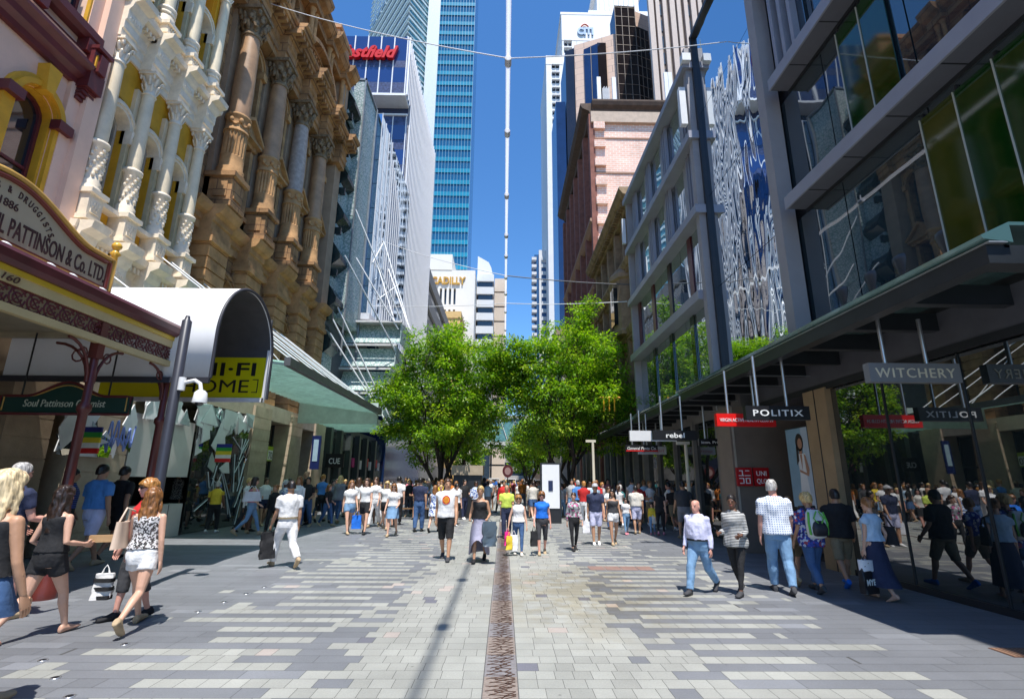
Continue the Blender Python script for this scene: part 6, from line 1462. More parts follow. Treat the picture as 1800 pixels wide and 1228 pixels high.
class Body:
    def __init__(s, sex='f', lead=1, stride=1., arms=((12, 15, 6), (-12, 15, 6)), lean=0., turn=0., nod=0., fat=1., shade=None):
        s.sex = sex; s.T = TORSO_F if sex == 'f' else TORSO_M; s.fat = fat; s.lean = lean
        D = radians
        s.legs = []
        for sd in (-1, 1):
            front = (sd == lead)
            th = D(24*stride) if front else D(-15*stride); kn = D(6*stride+2) if front else D(30*stride+2); fp = D(8*stride) if front else D(-34*stride)
            hip = Vector((sd*.088, 0, .90)); k = hip+Vector((sd*.008, sin(th)*.43, -cos(th)*.43)); sh = th-kn; a = k+Vector((-sd*.012, sin(sh)*.40, -cos(sh)*.40))
            s.legs.append([hip, k, a, fp])
        zs = []
        for h, k, a, fp in s.legs:
            for v in (Vector((0, .17, -.055)), Vector((0, -.055, -.07))): zs.append(a.z+(v.z*cos(fp)+v.y*sin(fp)))
        s.dz = -min(zs)
        for l in s.legs:
            for i in range(3): l[i] = l[i]+Vector((0, 0, s.dz))
        s.dz2 = s.dz
        shx = .155 if sex == 'f' else .182; shz = (1.352 if sex == 'f' else 1.372)
        s.arms = []
        for sd, (sw, eb, ab) in zip((-1, 1), arms):
            sw, eb, ab = D(sw), D(eb), D(ab)
            S = s.up(Vector((sd*shx, 0, shz))); u = Vector((sd*sin(ab), sin(sw)*cos(ab), -cos(sw)*cos(ab))); E = S+u*.285
            fa = sw+eb; f = Vector((-sd*sin(ab)*.3 if eb > .6 else sd*sin(ab)*.5, sin(fa), -cos(fa))).normalized(); W = E+f*.25; s.arms.append((S, E, W, f))
        s.neck = s.up(Vector((0, -.01, 1.44))); s.hc = s.up(Vector((0, .015, 1.60))); s.R = Matrix.Rotation(turn, 3, 'Z') @ Matrix.Rotation(nod, 3, 'X')
    def up(s, p):
        z = p.z-.9
        return Vector((p.x, p.y+(s.lean*z if z > 0 else 0), p.z+s.dz2))
    def torso(s, mb, z0, z1, off=0., n=16, m=0, fat=None, flare=0.):
        f = fat or s.fat; rings = []
        zs = sorted(set([z0]+[t[0] for t in s.T if z0 < t[0] < z1]+[z1]))
        for z in zs:
            for a, b in zip(s.T, s.T[1:]):
                if a[0] <= z <= b[0]: t = (z-a[0])/(b[0]-a[0]); rx, ry, cy = (a[i]*(1-t)+b[i]*t for i in (1, 2, 3)); break
            else:
                q = s.T[0] if z < s.T[0][0] else s.T[-1]; rx, ry, cy = q[1:]
            g = 1+(f-1)*max(0, 1-abs(z-1.08)/.28); k = off+flare*max(0, (1.15-z))
            c = s.up(Vector((0, cy+(g-1)*.05, z))); rings.append(ering(c.x, c.y, c.z, rx*(1+(g-1)*.6)+k, ry*g+k, n))
        mb.loft(rings, m)
    def leg(s, mb, i, f0, f1, off=0., n=10, m=0, flare=0.):
        h, k, a, fp = s.legs[i]; P = [h+Vector((0, 0, .04)), h.lerp(k, .4), h.lerp(k, .85), k, k.lerp(a, .3), k.lerp(a, .7), a]; R_ = [.086, .083, .06, .054, .056, .040, .034]
        if s.sex == 'f': R_ = [.088, .082, .058, .050, .052, .037, .031]
        F = [0, .2, .425, .5, .65, .85, 1.]; fs = sorted(set([f0]+[f for f in F if f0 < f < f1]+[f1])); pts = []; rs = []
        for f in fs:
            for j in range(6):
                if F[j] <= f <= F[j+1]: t = (f-F[j])/(F[j+1]-F[j]); pts.append(P[j].lerp(P[j+1], t)); rs.append(R_[j]*(1-t)+R_[j+1]*t+off+flare*f); break
        # calf and seat bulge backwards
        pts = [p+Vector((0, -.012 if .55 < f < .8 else 0, 0)) for p, f in zip(pts, fs)]
        mb.tube(pts, rs, n, m)
    def foot(s, mb, i, off=0., m=0, sole=0., n=8, heel=True):
        h, k, a, fp = s.legs[i]; c_, s_ = cos(fp), sin(fp)
        def T(x, y, z): return (a.x+x, a.y+y*c_-z*s_, a.z+y*s_+z*c_)
        rings = []
        for y, w_, z0, z1 in ((-.065, .022, -.062, -.02), (-.05, .032, -.07, .02), (0, .034, -.07, .035), (.06, .038, -.07, -.0), (.12, .044, -.07, -.028), (.16, .04, -.07, -.038), (.185, .022, -.068, -.05)):
            w_ += off; z0 -= sole; z1 += off; cz = (z0+z1)/2; hz = (z1-z0)/2; y2 = y*(1+off*2)
            rings.append([T(w_*cos(2*pi*q/n), y2, cz+hz*sin(2*pi*q/n)) for q in range(n)])
        mb.loft(rings, m)
    def arm(s, mb, i, f0, f1, off=0., n=8, m=0):
        S, E, W, f = s.arms[i]; k = 1. if s.sex == 'f' else 1.22
        P = [S, S.lerp(E, .5), E, E.lerp(W, .35), W]; R_ = [.05*k, .041*k, .034*k, .034*k, .023*k]; F = [0, .25, .5, .67, 1]
        fs = sorted(set([f0]+[q for q in F if f0 < q < f1]+[f1])); pts = []; rs = []
        for q in fs:
            for j in range(4):
                if F[j] <= q <= F[j+1]: t = (q-F[j])/(F[j+1]-F[j]); pts.append(P[j].lerp(P[j+1], t)); rs.append(R_[j]*(1-t)+R_[j+1]*t+off); break
        mb.tube(pts, rs, n, m)
    def hand(s, mb, i, fingers=True, m=0, grip=False):
        S, E, W, f = s.arms[i]; sd = (-1, 1)[i]; d = f.normalized(); side = Vector((0, 1, 0)); side = (side-d*side.dot(d)).normalized(); nrm = d.cross(side)
        palm_in = nrm if nrm.x*sd < 0 else -nrm
        rings = []
        for t, w_, h_ in ((-.01, .024, .02), (.02, .034, .017), (.06, .042, .015), (.085, .038, .012)):
            c = W+d*t; rings.append([c+side*w_*cos(2*pi*q/8)+nrm*h_*sin(2*pi*q/8) for q in range(8)])
        mb.loft(rings, m)
        if not fingers: mb.tube([W+d*.08, W+d*.15+palm_in*.03], [.035, .02], 6, m); return
        for q, (o_, L_) in enumerate(((-.03, .06), (-.01, .074), (.011, .078), (.03, .07))):
            b = W+d*.078+side*o_; cu = (1.1 if grip else .28)+.06*q
            p1 = b+(d*cos(cu*.5)+palm_in*sin(cu*.5))*L_*.42; p2 = p1+(d*cos(cu*1.2)+palm_in*sin(cu*1.2))*L_*.33; p3 = p2+(d*cos(cu*2)+palm_in*sin(cu*2))*L_*.25
            mb.tube([b, p1, p2, p3], [.0098, .009, .0082, .006], 6, m)
        t0 = W+d*.025+side*.03; mb.tube([t0, t0+d*.025+side*.022+palm_in*.01, t0+d*.055+side*.022+palm_in*.02], [.012, .0105, .007], 6, m)
    def head(s, mb, n=14, m=0, feat=True):
        a, b = s.neck, s.hc; mb.tube([a-Vector((0, 0, .03)), a, b-Vector((0, .015, .05))], [.062, .05, .05] if s.sex == 'f' else [.07, .06, .058], 10, m)
        rings = []
        for z, rx, ry, cy in ((-.118, .022, .022, .052), (-.105, .042, .045, .032), (-.08, .055, .068, .016), (-.045, .064, .084, .006), (-.01, .07, .093, .0), (.03, .074, .098, -.004), (.065, .073, .096, -.008), (.09, .062, .082, -.01), (.108, .040, .055, -.012), (.116, .012, .018, -.012)):
            rings.append([tuple(s.hc+s.R @ Vector((rx*cos(2*pi*q/n), cy+ry*sin(2*pi*q/n), z))) for q in range(n)])
        mb.loft(rings, m)
        if feat:
            H = lambda x, y, z: s.hc+s.R @ Vector((x, y, z))
            mb.tube([H(0, .09, .015), H(0, .108, -.022), H(0, .112, -.034)], [.008, .012, .013], 6, m); mb.ell(H(0, .104, -.036), (.017, .012, .009), 8, 5, m)
            mb.ell(H(0, .088, -.068), (.024, .014, .012), 8, 5, m)
            for q in (-1, 1): mb.ell(H(q*.032, .085, .018), (.024, .012, .008), 8, 5, m); mb.ell(H(q*.076, -.005, -.012), (.012, .02, .032), 7, 5, m)
    def hair(s, mb, style, n=14, m=0):
        H = lambda x, y, z: tuple(s.hc+s.R @ Vector((x, y, z)))
        g = .012 if style in ('short', 'crop') else .02
        def cap(zlow_back, zlow_front, g):
            rings = []
            for k in range(8):
                t = k/7; ring = []
                for q in range(n):
                    a = 2*pi*q/n; back = .5-.5*sin(a); zl = zlow_front+(zlow_back-zlow_front)*min(1, back*1.5); z = zl+(.128-zl)*sin(t*pi/2)
                    rr_ = sqrt(max(.0, 1-(max(0, z-.02)/.118)**2))
                    ring.append(H((.075+g)*rr_*cos(a)+0, -.006+(.098+g)*rr_*sin(a), z))
                rings.append(ring)
            mb.loft(rings, m)
        if style == 'bald': 
            return
        if style in ('short', 'crop'): cap(-.06, .062, g)
        elif style == 'fluffy': cap(-.07, .05, .03); 
        elif style == 'bob': cap(-.11, .05, .03)
        elif style == 'bun': cap(-.05, .06, .014); mb.ell(H(0, -.11, .06), (.04, .04, .04), 8, 6, m)
        elif style in ('long', 'longcurly', 'pony', 'verylong'):
            cap(-.09 if style != 'pony' else -.05, .06, .018)
            if style == 'pony':
                mb.tube([H(0, -.1, .04), H(0, -.15, .01), H(0, -.155, -.09), H(0, -.13, -.2), H(.01, -.12, -.28)], [.022, .032, .034, .028, .008], 8, m)
            else:
                wd = .085 if style == 'long' else .1; ln = {'long': .27, 'longcurly': .34, 'verylong': .42}[style]; rings = []
                for k in range(7):
                    t = k/6; z = .03-(.03+ln)*t; y = -.045-.045*min(1, t*2)+.0*t; w_ = wd*(1+.12*sin(t*3)-.35*t**3); th = .055*(1-.35*t)
                    rings.append([H(w_*cos(2*pi*q/n), y+th*sin(2*pi*q/n)+.035*(abs(cos(2*pi*q/n)))*(1-t), z) for q in range(n)])
                mb.loft(rings, m)
                for sd in (-1, 1): mb.tube([H(sd*.08, .01, .03), H(sd*.095, .005, -.08), H(sd*.10, .0, -.17), H(sd*.09, -.01, -ln*.8)], [.02, .028, .026, .01], 6, m)
NP = [0]
def person(px, py, hy, label, face=180, hx=None, H=None, Y=None, sex='f', skin='fair', hair='long', hc='brown', top='white', sleeve=.3, hem=.98, neckz=None, loose=.02, bottom='shorts', bc='denim', blen=None, shoes='tan', lead=1, stride=1., arms=((14, 15, 7), (-14, 15, 7)), lean=0., turn=0., nod=0., fat=1., glasses=False, hi=True, group=None, belt=None, hat=None, grip=(0, 0), xy=None, extra=None, topm=None):
    if xy: x, y = xy
    else: x, y = ground(px, py)
    if H is None: H = min(2.04, max(1.0, top_z(hx or px, hy, y)))
    NP[0] += 1; sc_ = H/1.735
    r = thing('person', (x, y, 0), label, 'person', group); r.rotation_euler = (0, 0, radians(-face)); r.scale = (sc_, sc_, sc_)
    near = y < 10; V = .0095 if y < 7.2 else (.0105 if y < 9.6 else (.015 if y < 14 else .02))
    B = Body(sex, lead, stride, arms, lean, turn, nod, fat); skm = SK[skin]
    loc = (0, 0, 0)
    def put(me, name): return put_obj(me, name, r)
    mb = MB(); B.torso(mb, .80, B.T[-1][0], 0); 
    for i in (0, 1): B.leg(mb, i, 0, 1); B.arm(mb, i, 0, 1); B.foot(mb, i); B.hand(mb, i, fingers=False) if y > 10 else None
    for i in (0, 1): S = B.arms[i][0]; mb.ell(S, (.05, .048, .048) if sex == 'f' else (.062, .058, .056), 8, 6)
    B.head(mb)
    def post(me):
        inv = B.R.transposed()
        for p in me.polygons:
            q = inv @ (p.center-B.hc)
            if q.y > .06 and abs(q.z) < .1:
                if abs(abs(q.x)-.032) < .014 and abs(q.z-.002) < .007: p.material_index = 1
                elif abs(abs(q.x)-.032) < .018 and abs(q.z-.028) < .004: p.material_index = 1
                elif abs(q.x) < .022 and abs(q.z+.068) < .008: p.material_index = 2
        if y <= 10:   # five fingers and thumb joined to the wrist
            hb = MB(); B.hand(hb, 0, True, 0, grip[0]); B.hand(hb, 1, True, 0, grip[1]); h2 = hb.mesh('h', [skm]); bm = bmesh.new(); bm.from_mesh(me); bm.from_mesh(h2); bm.to_mesh(me); bm.free(); bpy.data.meshes.remove(h2)
    put(remesh('body', mb, [skm, EYE, LIP], V, 2, post=post), 'body')
    # clothes
    nz = neckz or (B.T[-1][0]-.012)
    tp = MB(); B.torso(tp, hem, nz, loose, 20, 0, flare=.06 if hem < 1 else 0)
    if sleeve > 0:
        for i in (0, 1): B.arm(tp, i, 0, sleeve, loose*.85 if sleeve < .6 else .012, 10); S = B.arms[i][0]; tp.ell(S, (.05+loose*.5, .05+loose*.4, .048+loose*.3) if sex == 'f' else (.064+loose*.45, .06+loose*.4, .058+loose*.25), 10, 8)
    V2 = max(V, .011)
    tm = CL[top]; put(remesh('top', tp, tm, V2, 2, .013, 9, NP[0]), 'top')
    dz = B.dz2
    kb = (lambda f: None)
    if bottom in ('shorts', 'trousers', 'leggings', 'capri'):
        f1 = blen or {'shorts': .27, 'trousers': .97, 'leggings': .95, 'capri': .62}[bottom]; off = {'shorts': .018, 'trousers': .018, 'leggings': .004, 'capri': .01}[bottom]
        bt = MB(); B.torso(bt, .80, max(hem+.03, .99), .008+off*.3, 18, 0)
        for i in (0, 1): B.leg(bt, i, 0, f1, off, 12, 0, flare=.012 if bottom == 'shorts' else (.012 if bottom == 'trousers' else 0))
        put(remesh(bottom, bt, CL[bc], V2, 2, .012 if bottom != 'leggings' else .003, 9, NP[0]+.5), bottom)
    else:
        ln = blen or (.55 if bottom == 'skirt' else .14); sk_ = MB(); rings = []
        k = 12; z1 = max(hem+.03, 1.0)
        for q in range(k):
            t = q/(k-1); z = z1+(ln-z1)*t
            ys = [0]; 
            for h, kk, a, fp in B.legs:
                zz = z+dz
                if zz > kk.z: u = (h.z-zz)/max(.01, h.z-kk.z); ys.append(h.y+(kk.y-h.y)*max(0, u))
                else: u = (kk.z-zz)/max(.01, kk.z-a.z); ys.append(kk.y+(a.y-kk.y)*min(1, u))
            lo, hi_ = min(ys), max(ys); cy = (lo+hi_)/2; w_ = .155+.035*min(1, t*3)+(.05*t if bottom == 'longskirt' else .03*t)
            ry = .125+(hi_-lo)/2+.02*t
            ring = []
            for j in range(26):
                a = 2*pi*j/26; f = 1+.06*t*sin(a*7+2*sin(t*3)); 
                zz = z+dz
                if bottom == 'longskirt' and t > .55 and sin(a) > .55 : zz = max(zz, z+dz+(t-.55)*.75*(sin(a)-.55)/.45)
                ring.append((w_*f*cos(a), cy+ry*f*sin(a), zz))
            rings.append(ring)
        sk_.loft(rings, 0, True, False)
        inner = [[(p[0]*.93, p[1]*.93, p[2]) for p in rg] for rg in rings]; sk_.loft(inner, 0, True, False)
        o = put(sk_.mesh(bottom, CL[bc]), 'skirt')
    if shoes:
        if shoes == 'thong': shm = CL['tan']
        for i in (0, 1):
            if shoes == 'thong': continue
            sh = MB(); B.foot(sh, i, .008, 0, .012); put(remesh('shoe', sh, CL.get(shoes) or CL['black'], .0105 if near else .018, 1), 'shoe')
    hb = MB(); B.hair(hb, hair)
    if hb.v: put(remesh('hair', hb, HC[hc], .011 if near else .018, 1, .022 if hair == 'longcurly' else .013 if hair in ('fluffy', 'verylong') else .006, 26 if hair != 'longcurly' else 20, NP[0]), 'hair')
    HH = lambda x, y, z: tuple(B.hc+B.R @ Vector((x, y, z)))
    if glasses:
        g = MB()
        for q in (-1, 1): g.ell(HH(q*.034, .098, .002), (.03, .012, .02), 10, 6); g.tube([HH(q*.06, .09, .006), HH(q*.08, .0, .0)], .004, 4)
        g.tube([HH(-.02, .105, .006), HH(.02, .105, .006)], .004, 4); put(g.mesh('sunglasses', SHADES), 'sunglasses')
    if hat:
        g = MB(); rg = []
        for t in range(6): a = t/5*pi/2; rg.append([HH(.098*cos(a)*cos(2*pi*q/14), -.005+.118*cos(a)*sin(2*pi*q/14), .045+.1*sin(a)) for q in range(14)])
        g.loft(rg); g.loft([[HH(.07*cos(2*pi*q/10), .08+.1*max(0, sin(2*pi*q/10)), .045+h_) for q in range(10)] for h_ in (0, .012)]); put(g.mesh('cap', CL[hat]), 'cap')
    if belt:
        g = MB(); B.torso(g, .985, 1.02, .034, 20); put(g.mesh('belt', CL[belt]), 'belt')
    # world positions of hands
    c_, s_ = cos(radians(-face)), sin(radians(-face))
    def Wd(v): v = Vector(v)*sc_; return Vector((x+v.x*c_-v.y*s_, y+v.x*s_+v.y*c_, v.z))
    info = dict(o=r, Wd=Wd, B=B, L=Wd(B.arms[0][2]+B.arms[0][3]*.1), R=Wd(B.arms[1][2]+B.arms[1][3]*.1), x=x, y=y, s=sc_)
    return info
def shop_bag(p, w_, d, h, mat, label, ang=0., handle=.16, tiltx=0., mats2=None, txt=None, name='shopping_bag', crumple=.012):
    r = thing(name, (p.x, p.y, p.z-handle-h), label, 'bag')
    mb = MB(); n = 28; rings = []; ca, sa = cos(ang), sin(ang)
    for k in range(9):
        t = k/8; ring = []
        ww = w_*(1-.06*t+.05*sin(pi*t)); dd = d*(1-.45*t)+.01
        for q in range(n):
            a = 2*pi*q/n; ex = .35; cx = abs(cos(a))**ex*(1 if cos(a) > 0 else -1)*ww/2; cy = abs(sin(a))**ex*(1 if sin(a) > 0 else -1)*dd/2
            f = noise.noise(Vector((cx*9+p.x, cy*9, t*6)))*crumple*2; cx += f; cy += f+tiltx*t
            ring.append((p.x+cx*ca-cy*sa, p.y+cx*sa+cy*ca, p.z-handle-h+h*t))
        rings.append(ring)
    mb.loft(rings); mb.build('bag_body', mat, r)
    hd = MB()
    for s in (-1, 1):
        o = Vector((-sa, ca, 0))*s*d*.2; u = Vector((ca, sa, 0))
        hd.tube([Vector((p.x, p.y, p.z-handle-.03))-u*w_*.25+o+Vector((0, tiltx, 0)), Vector((p.x, p.y, p.z-.04))-u*w_*.12, Vector((p.x, p.y, p.z)), Vector((p.x, p.y, p.z-.04))+u*w_*.12, Vector((p.x, p.y, p.z-handle-.03))+u*w_*.25+o+Vector((0, tiltx, 0))], .006, 5)
    hd.build('handle', mat, r)
    if txt: 
        t = MB(); s_, m2, hh, zf = txt; f = Vector((sa, -ca, 0)); text(t, s_, Vector((p.x, p.y, p.z-handle-h*zf))+f*(d/2+.012), (ca, sa, 0), (0, 0, 1), hh, w_*.86, 0, .03, .003, 'C'); t.build('lettering', m2, r)
    return r
# --- near people, left
a = person(10, 1205, 812, 'blonde woman in black top and denim skirt seen from behind at the left edge', 8, xy=at_head(22, 812, 4.2), H=1.84, hair='verylong', hc='platinum', top='black', sleeve=0, neckz=1.36, bottom='skirt', bc='denim', blen=.72, skin='tan', shoes='tan', lead=-1, arms=((-10, 8, 8), (4, 14, 12)))
a = person(57, 1122, 845, 'young woman in black top and black shorts with long dark hair striding away', 12, hx=110, hair='verylong', hc='darkbrown', top='black', sleeve=0, neckz=1.36, hem=.97, bottom='shorts', bc='black', blen=.22, skin='fair', shoes='thong', lead=1, stride=.95, arms=((-12, 78, 16), (-8, 88, 16)))
a1 = a
a = person(228, 1106, 845, 'woman with curly auburn hair in speckled top and white shorts walking away', -8, hx=280, hair='longcurly', hc='auburn', top='leopard', sleeve=0, neckz=1.37, bottom='shorts', bc='white', blen=.2, skin='fair', shoes='tan', lead=-1, stride=1.15, arms=((16, 30, 8), (-8, 12, 10)))
curly = a
a = person(223, 1088, 838, 'short haired woman in red shirt and sunglasses beside the curly haired woman', 215, hx=250, hair='fluffy', hc='ginger', top='red', sleeve=.45, bottom='trousers', bc='charcoal', blen=.7, skin='pink', shoes='black', glasses=True, stride=.4, arms=((5, 20, 6), (5, 20, 6)))
redw = a
a = person(0, 0, 0, 'grey haired man in navy tee half hidden by the blonde woman', 14, xy=at_head(42, 806, 6.9), H=1.93, sex='m', hair='crop', hc='grey', top='navy', sleeve=.3, bottom='shorts', bc='charcoal', blen=.45, skin='pink', lead=1, stride=.6, arms=((10, 50, 8), (14, 70, 10)))
a = person(146, 998, 798, 'tall man in bright blue tee and white shorts walking into the awning shade', 10, hx=175, sex='m', hair='crop', hc='black', top='skyblue', sleeve=.33, loose=.035, bottom='shorts', bc='palelilac', blen=.42, skin='olive', shoes='tan', lead=-1, stride=.9, arms=((5, 15, 8), (0, 10, 10)))
a = person(95, 990, 822, 'person in blue striped top standing in the shade by the shop door', 40, hx=100, sex='m', hair='crop', hc='black', top='bluestripes', sleeve=.5, bottom='trousers', bc='black', skin='olive', shoes='black', stride=.2)
a = person(190, 985, 815, 'person in black walking in deep shade beside the tall man in blue', 10, hx=206, sex='m', hair='crop', hc='black', top='black', sleeve=.3, bottom='shorts', bc='black', blen=.4, skin='olive', shoes='black', stride=.8, lead=-1)
a = person(299, 930, 823, 'elderly woman in speckled white cardigan browsing at the white hoarding', 10, hx=306, hair='fluffy', hc='tan' if False else 'auburn', top='leopard', sleeve=.95, hem=.85, bottom='trousers', bc='black', skin='fair', shoes='black', stride=.2)
a = person(436, 941, 834, 'woman with long dark hair and pale jeans carrying a white bag under her arm', 60, hx=450, hair='verylong', hc='darkbrown', top='pink', sleeve=0, neckz=1.37, bottom='leggings', bc='lightdenim', skin='fair', shoes='tan', lead=-1, stride=1.0, arms=((-5, 40, 8), (-5, 60, 12)))
wbag = a
a = person(497, 997, 838, 'man in white polo shirt and white trousers stepping left with a black bag', -45, hx=513, sex='m', hair='short', hc='black', top='white', sleeve=.33, loose=.03, hem=1.0, bottom='trousers', bc='stone' if False else 'white', skin='olive', shoes='tan', belt='khaki', lead=-1, stride=1.15, arms=((12, 18, 8), (-8, 15, 6)), nod=-.25)
wman = a
# --- mid left group
a = person(531, 922, 822, 'bearded man in black tee facing left behind the man in white', 250, hx=532, sex='m', hair='bald', top='black', sleeve=.33, bottom='trousers', bc='black', skin='tan', shoes='black', stride=.3)
a = person(561, 917, 832, 'woman in bright blue tee and black cropped leggings walking away', 0, hx=567, hair='bun', hc='ginger', top='skyblue', sleeve=.25, bottom='capri', bc='black', skin='fair', shoes='black', stride=.6)
a = person(592, 919, 834, 'woman with long blonde hair in a loose grey cardigan, walking away', 6, hx=599, hair='verylong', hc='blonde', top='grey', sleeve=.95, hem=.82, loose=.045, bottom='leggings', bc='denim', shoes='khaki', stride=.6, lead=-1)
a = person(611, 938, 841, 'woman in white tee and denim shorts with dark red hair, turned to her friend', 150, hx=621, hair='long', hc='auburn', top='white', sleeve=.22, bottom='shorts', bc='lightdenim', blen=.22, skin='fair', shoes='tan', lead=1, stride=.9)
a = person(639, 938, 837, 'long brown haired woman in white top and black shorts beside the blue bag', 180, hx=645, hair='verylong', hc='brown', top='white', sleeve=.15, bottom='shorts', bc='black', blen=.3, shoes='black', lead=-1, stride=.9); bb = a
shop_bag(a['R']+Vector((-.03, -.08, .0)), .3, .1, .42, CL['brightblue'], 'bright blue shopping bag hanging between two women in white tops', .2, .14)
a = person(656, 926, 836, 'woman in white top and wide white trousers behind the long haired woman', 190, hx=661, hair='long', hc='brown', top='white', sleeve=.3, bottom='trousers', bc='white', shoes='tan', stride=.8)
a = person(676, 930, 843, 'blonde woman in white top and black shorts beside a friend in a denim skirt', 175, hx=683, hair='long', hc='blonde', top='white', sleeve=.1, bottom='shorts', bc='black', shoes='tan', stride=.8, lead=-1, glasses=True)
a = person(688, 942, 847, 'dark haired woman in white tee and pale denim skirt with sunglasses', 180, hx=693, hair='long', hc='auburn', top='white', sleeve=.25, bottom='skirt', bc='lightdenim', blen=.6, shoes='tan', stride=.8, glasses=True, arms=((0, 70, 10), (10, 20, 10)))
a = person(735, 934, 838, 'man in navy tee and blue jeans standing with his back turned', 5, hx=741, sex='m', hair='crop', hc='black', top='navy', sleeve=.33, bottom='trousers', bc='denim', shoes='black', stride=.35, skin='tan')
a = person(762, 935, 850, 'woman in blue and white floral dress walking away beside the man in navy', 10, hx=767, hair='long', hc='auburn', top='floral', sleeve=0, hem=.92, bottom='skirt', bc='floral', blen=.62, shoes='black', stride=.9)
a = person(697, 922, 836, 'man in plain white tee seen from behind near the left tree', 0, hx=699, sex='m', hair='crop', hc='black', top='white', sleeve=.33, bottom='trousers', bc='black', shoes='black', stride=.3)
# --- centre
a = person(782, 984, 838, 'man in white sleeveless tee with a round orange print and black shorts', 180, hx=789, sex='m', hair='crop', hc='brown', top='white', sleeve=.06, hem=.9, loose=.028, bottom='shorts', bc='black', blen=.52, skin='tan', shoes='charcoal', lead=-1, stride=.7, turn=.35)
m = MB(); B = a['B']
for rad, mi, yy in ((.085, 0, .176), (.062, 1, .179)):
    m.ext([(rad*cos(2*pi*k/20), 1.27+B.dz2+rad*1.1*sin(2*pi*k/20)) for k in range(20)], 'y', yy-.02, yy, mi)
for k in range(9): m.ell((-.035+.03*(k % 3)+.01, .18, 1.235+B.dz2+.032*(k//3)), (.012, .004, .009), 5, 4, 0)
o = bpy.data.objects.new('chest_print', m.mesh('chest_print', [M('print_red', (.6, .04, .02), .7, var=0), M('print_orange', (.8, .36, .02), .7, var=0)])); COL.objects.link(o); o.parent = a['o']
a = person(842, 987, 850, 'blonde woman in black tank top and long grey split skirt, walking forward', 185, hx=843, hair='pony', hc='blonde', top='black', sleeve=0, neckz=1.36, bottom='longskirt', bc='lilacgrey', blen=.2, skin='tan', shoes='black', lead=1, stride=.85, arms=((-2, 75, 16), (-4, 75, 14)))
shop_bag(a['L']+Vector((.06, -.03, .02)), .3, .1, .5, CL['teal'] if False else M('bag_slate', (.08, .11, .14), .35, var=.1), 'large slate grey plastic bag held by the woman in the long skirt', .2, .05, name='plastic_bag', crumple=.03)
a = person(890, 945, 851, 'man in lime green polo and blue apron behind the shopping women', 180, hx=890, sex='m', hair='bald', top='lime', sleeve=.35, bottom='trousers', bc='navy', skin='tan', shoes='black', stride=.4, arms=((10, 80, 8), (10, 80, 8)))
a = person(911, 975, 867, 'woman in white sleeveless top and tight jeans carrying pink and yellow bags', 178, hx=914, hair='bob', hc='ginger', top='white', sleeve=0, hem=.94, bottom='leggings', bc='denim', skin='fair', shoes='offwhite', glasses=True, lead=-1, stride=.7, arms=((6, 12, 12), (2, 12, 20)))
shop_bag(a['R']+Vector((-.02, -.03, 0)), .13, .08, .3, M('bag_pink', (.75, .02, .25), .4), 'hot pink shopping bag in the hand of the woman in white', .3, .06); shop_bag(a['R']+Vector((.03, -.08, -.05)), .15, .08, .3, CL['yellow'], 'yellow shopping bag hanging below the pink one', .1, .1); shop_bag(a['R']+Vector((.14, .0, -.03)), .2, .09, .36, M('bag_white', (.8, .8, .82), .35), 'plain white shopping bag beside the yellow one', -.1, .1)
a = person(953, 974, 861, 'woman in bright blue top and dark cropped trousers, right of the paved centre line', 182, hx=957, hair='bob', hc='auburn', top='brightblue', sleeve=.12, bottom='capri', bc='charcoal', blen=.6, skin='pink', shoes='tan', glasses=True, fat=1.15, lead=1, stride=.6, arms=((-4, 20, 12), (8, 30, 10)))
shop_bag(a['R']+Vector((0, -.03, 0)), .17, .1, .34, CL['black'], 'black shopping bag held by the woman in bright blue', .3, .12)
a = person(1010, 967, 864, 'girl in black jacket, printed grey tee and black ripped jeans', 172, hx=1009, hair='pony', hc='brown', top='graphic', sleeve=.9, bottom='leggings', bc='black', shoes='black', stride=.45, turn=-.4)
a = person(1049, 957, 849, 'man in navy tee, pale shorts and cap holding a white bag', 183, hx=1053, sex='m', hair='crop', hc='grey', hat='lightgrey', top='navy', sleeve=.35, hem=.93, bottom='shorts', bc='palelilac', blen=.44, shoes='white', skin='tan', stride=.3)
shop_bag(a['R']+Vector((-.04, -.03, 0)), .24, .1, .3, MATS['bag_white'], 'white paper bag carried by the man in cap and navy tee', .1, .1)
a = person(1080, 957, 857, 'dark skinned woman in grey tank top and white shorts beside the man in the cap', 182, hx=1077, hair='long', hc='black', top='charcoal', sleeve=0, neckz=1.36, bottom='shorts', bc='white', blen=.22, skin='olive', shoes='tan', stride=.7, turn=-.5)
a = person(1102, 939, 873, 'small child in white tee and jeans left of the man in white tee', 180, hx=1098, hair='bob', hc='darkbrown', top='white', sleeve=.3, bottom='leggings', bc='lightdenim', shoes='pink', stride=.6)
a = person(1121, 938, 852, 'stout man in cream tee and blue shorts seen from behind, leading a child', 10, hx=1115, sex='m', hair='crop', hc='black', top='offwhite', sleeve=.35, loose=.04, bottom='shorts', bc='palelilac', blen=.45, skin='olive', shoes='tan', fat=1.25, stride=.4)
a = person(1148, 939, 882, 'small child in bright yellow top and pale jeans holding an adult by the hand', 200, hx=1145, hair='bob', hc='darkbrown', top='yellow', sleeve=.8, bottom='leggings', bc='lightdenim', shoes='pink', stride=.6)
a = person(1163, 940, 854, 'woman in black tee and leggings carrying a cream tote, walking away', 20, hx=1158, hair='long', hc='black', top='black', sleeve=.25, bottom='leggings', bc='black', skin='fair', shoes='pink', stride=.5)
shop_bag(a['L']+Vector((.0, -.12, .2)), .3, .12, .34, CL['offwhite'], 'cream cloth tote on the arm of the woman in black leggings', .1, .2, name='tote_bag')
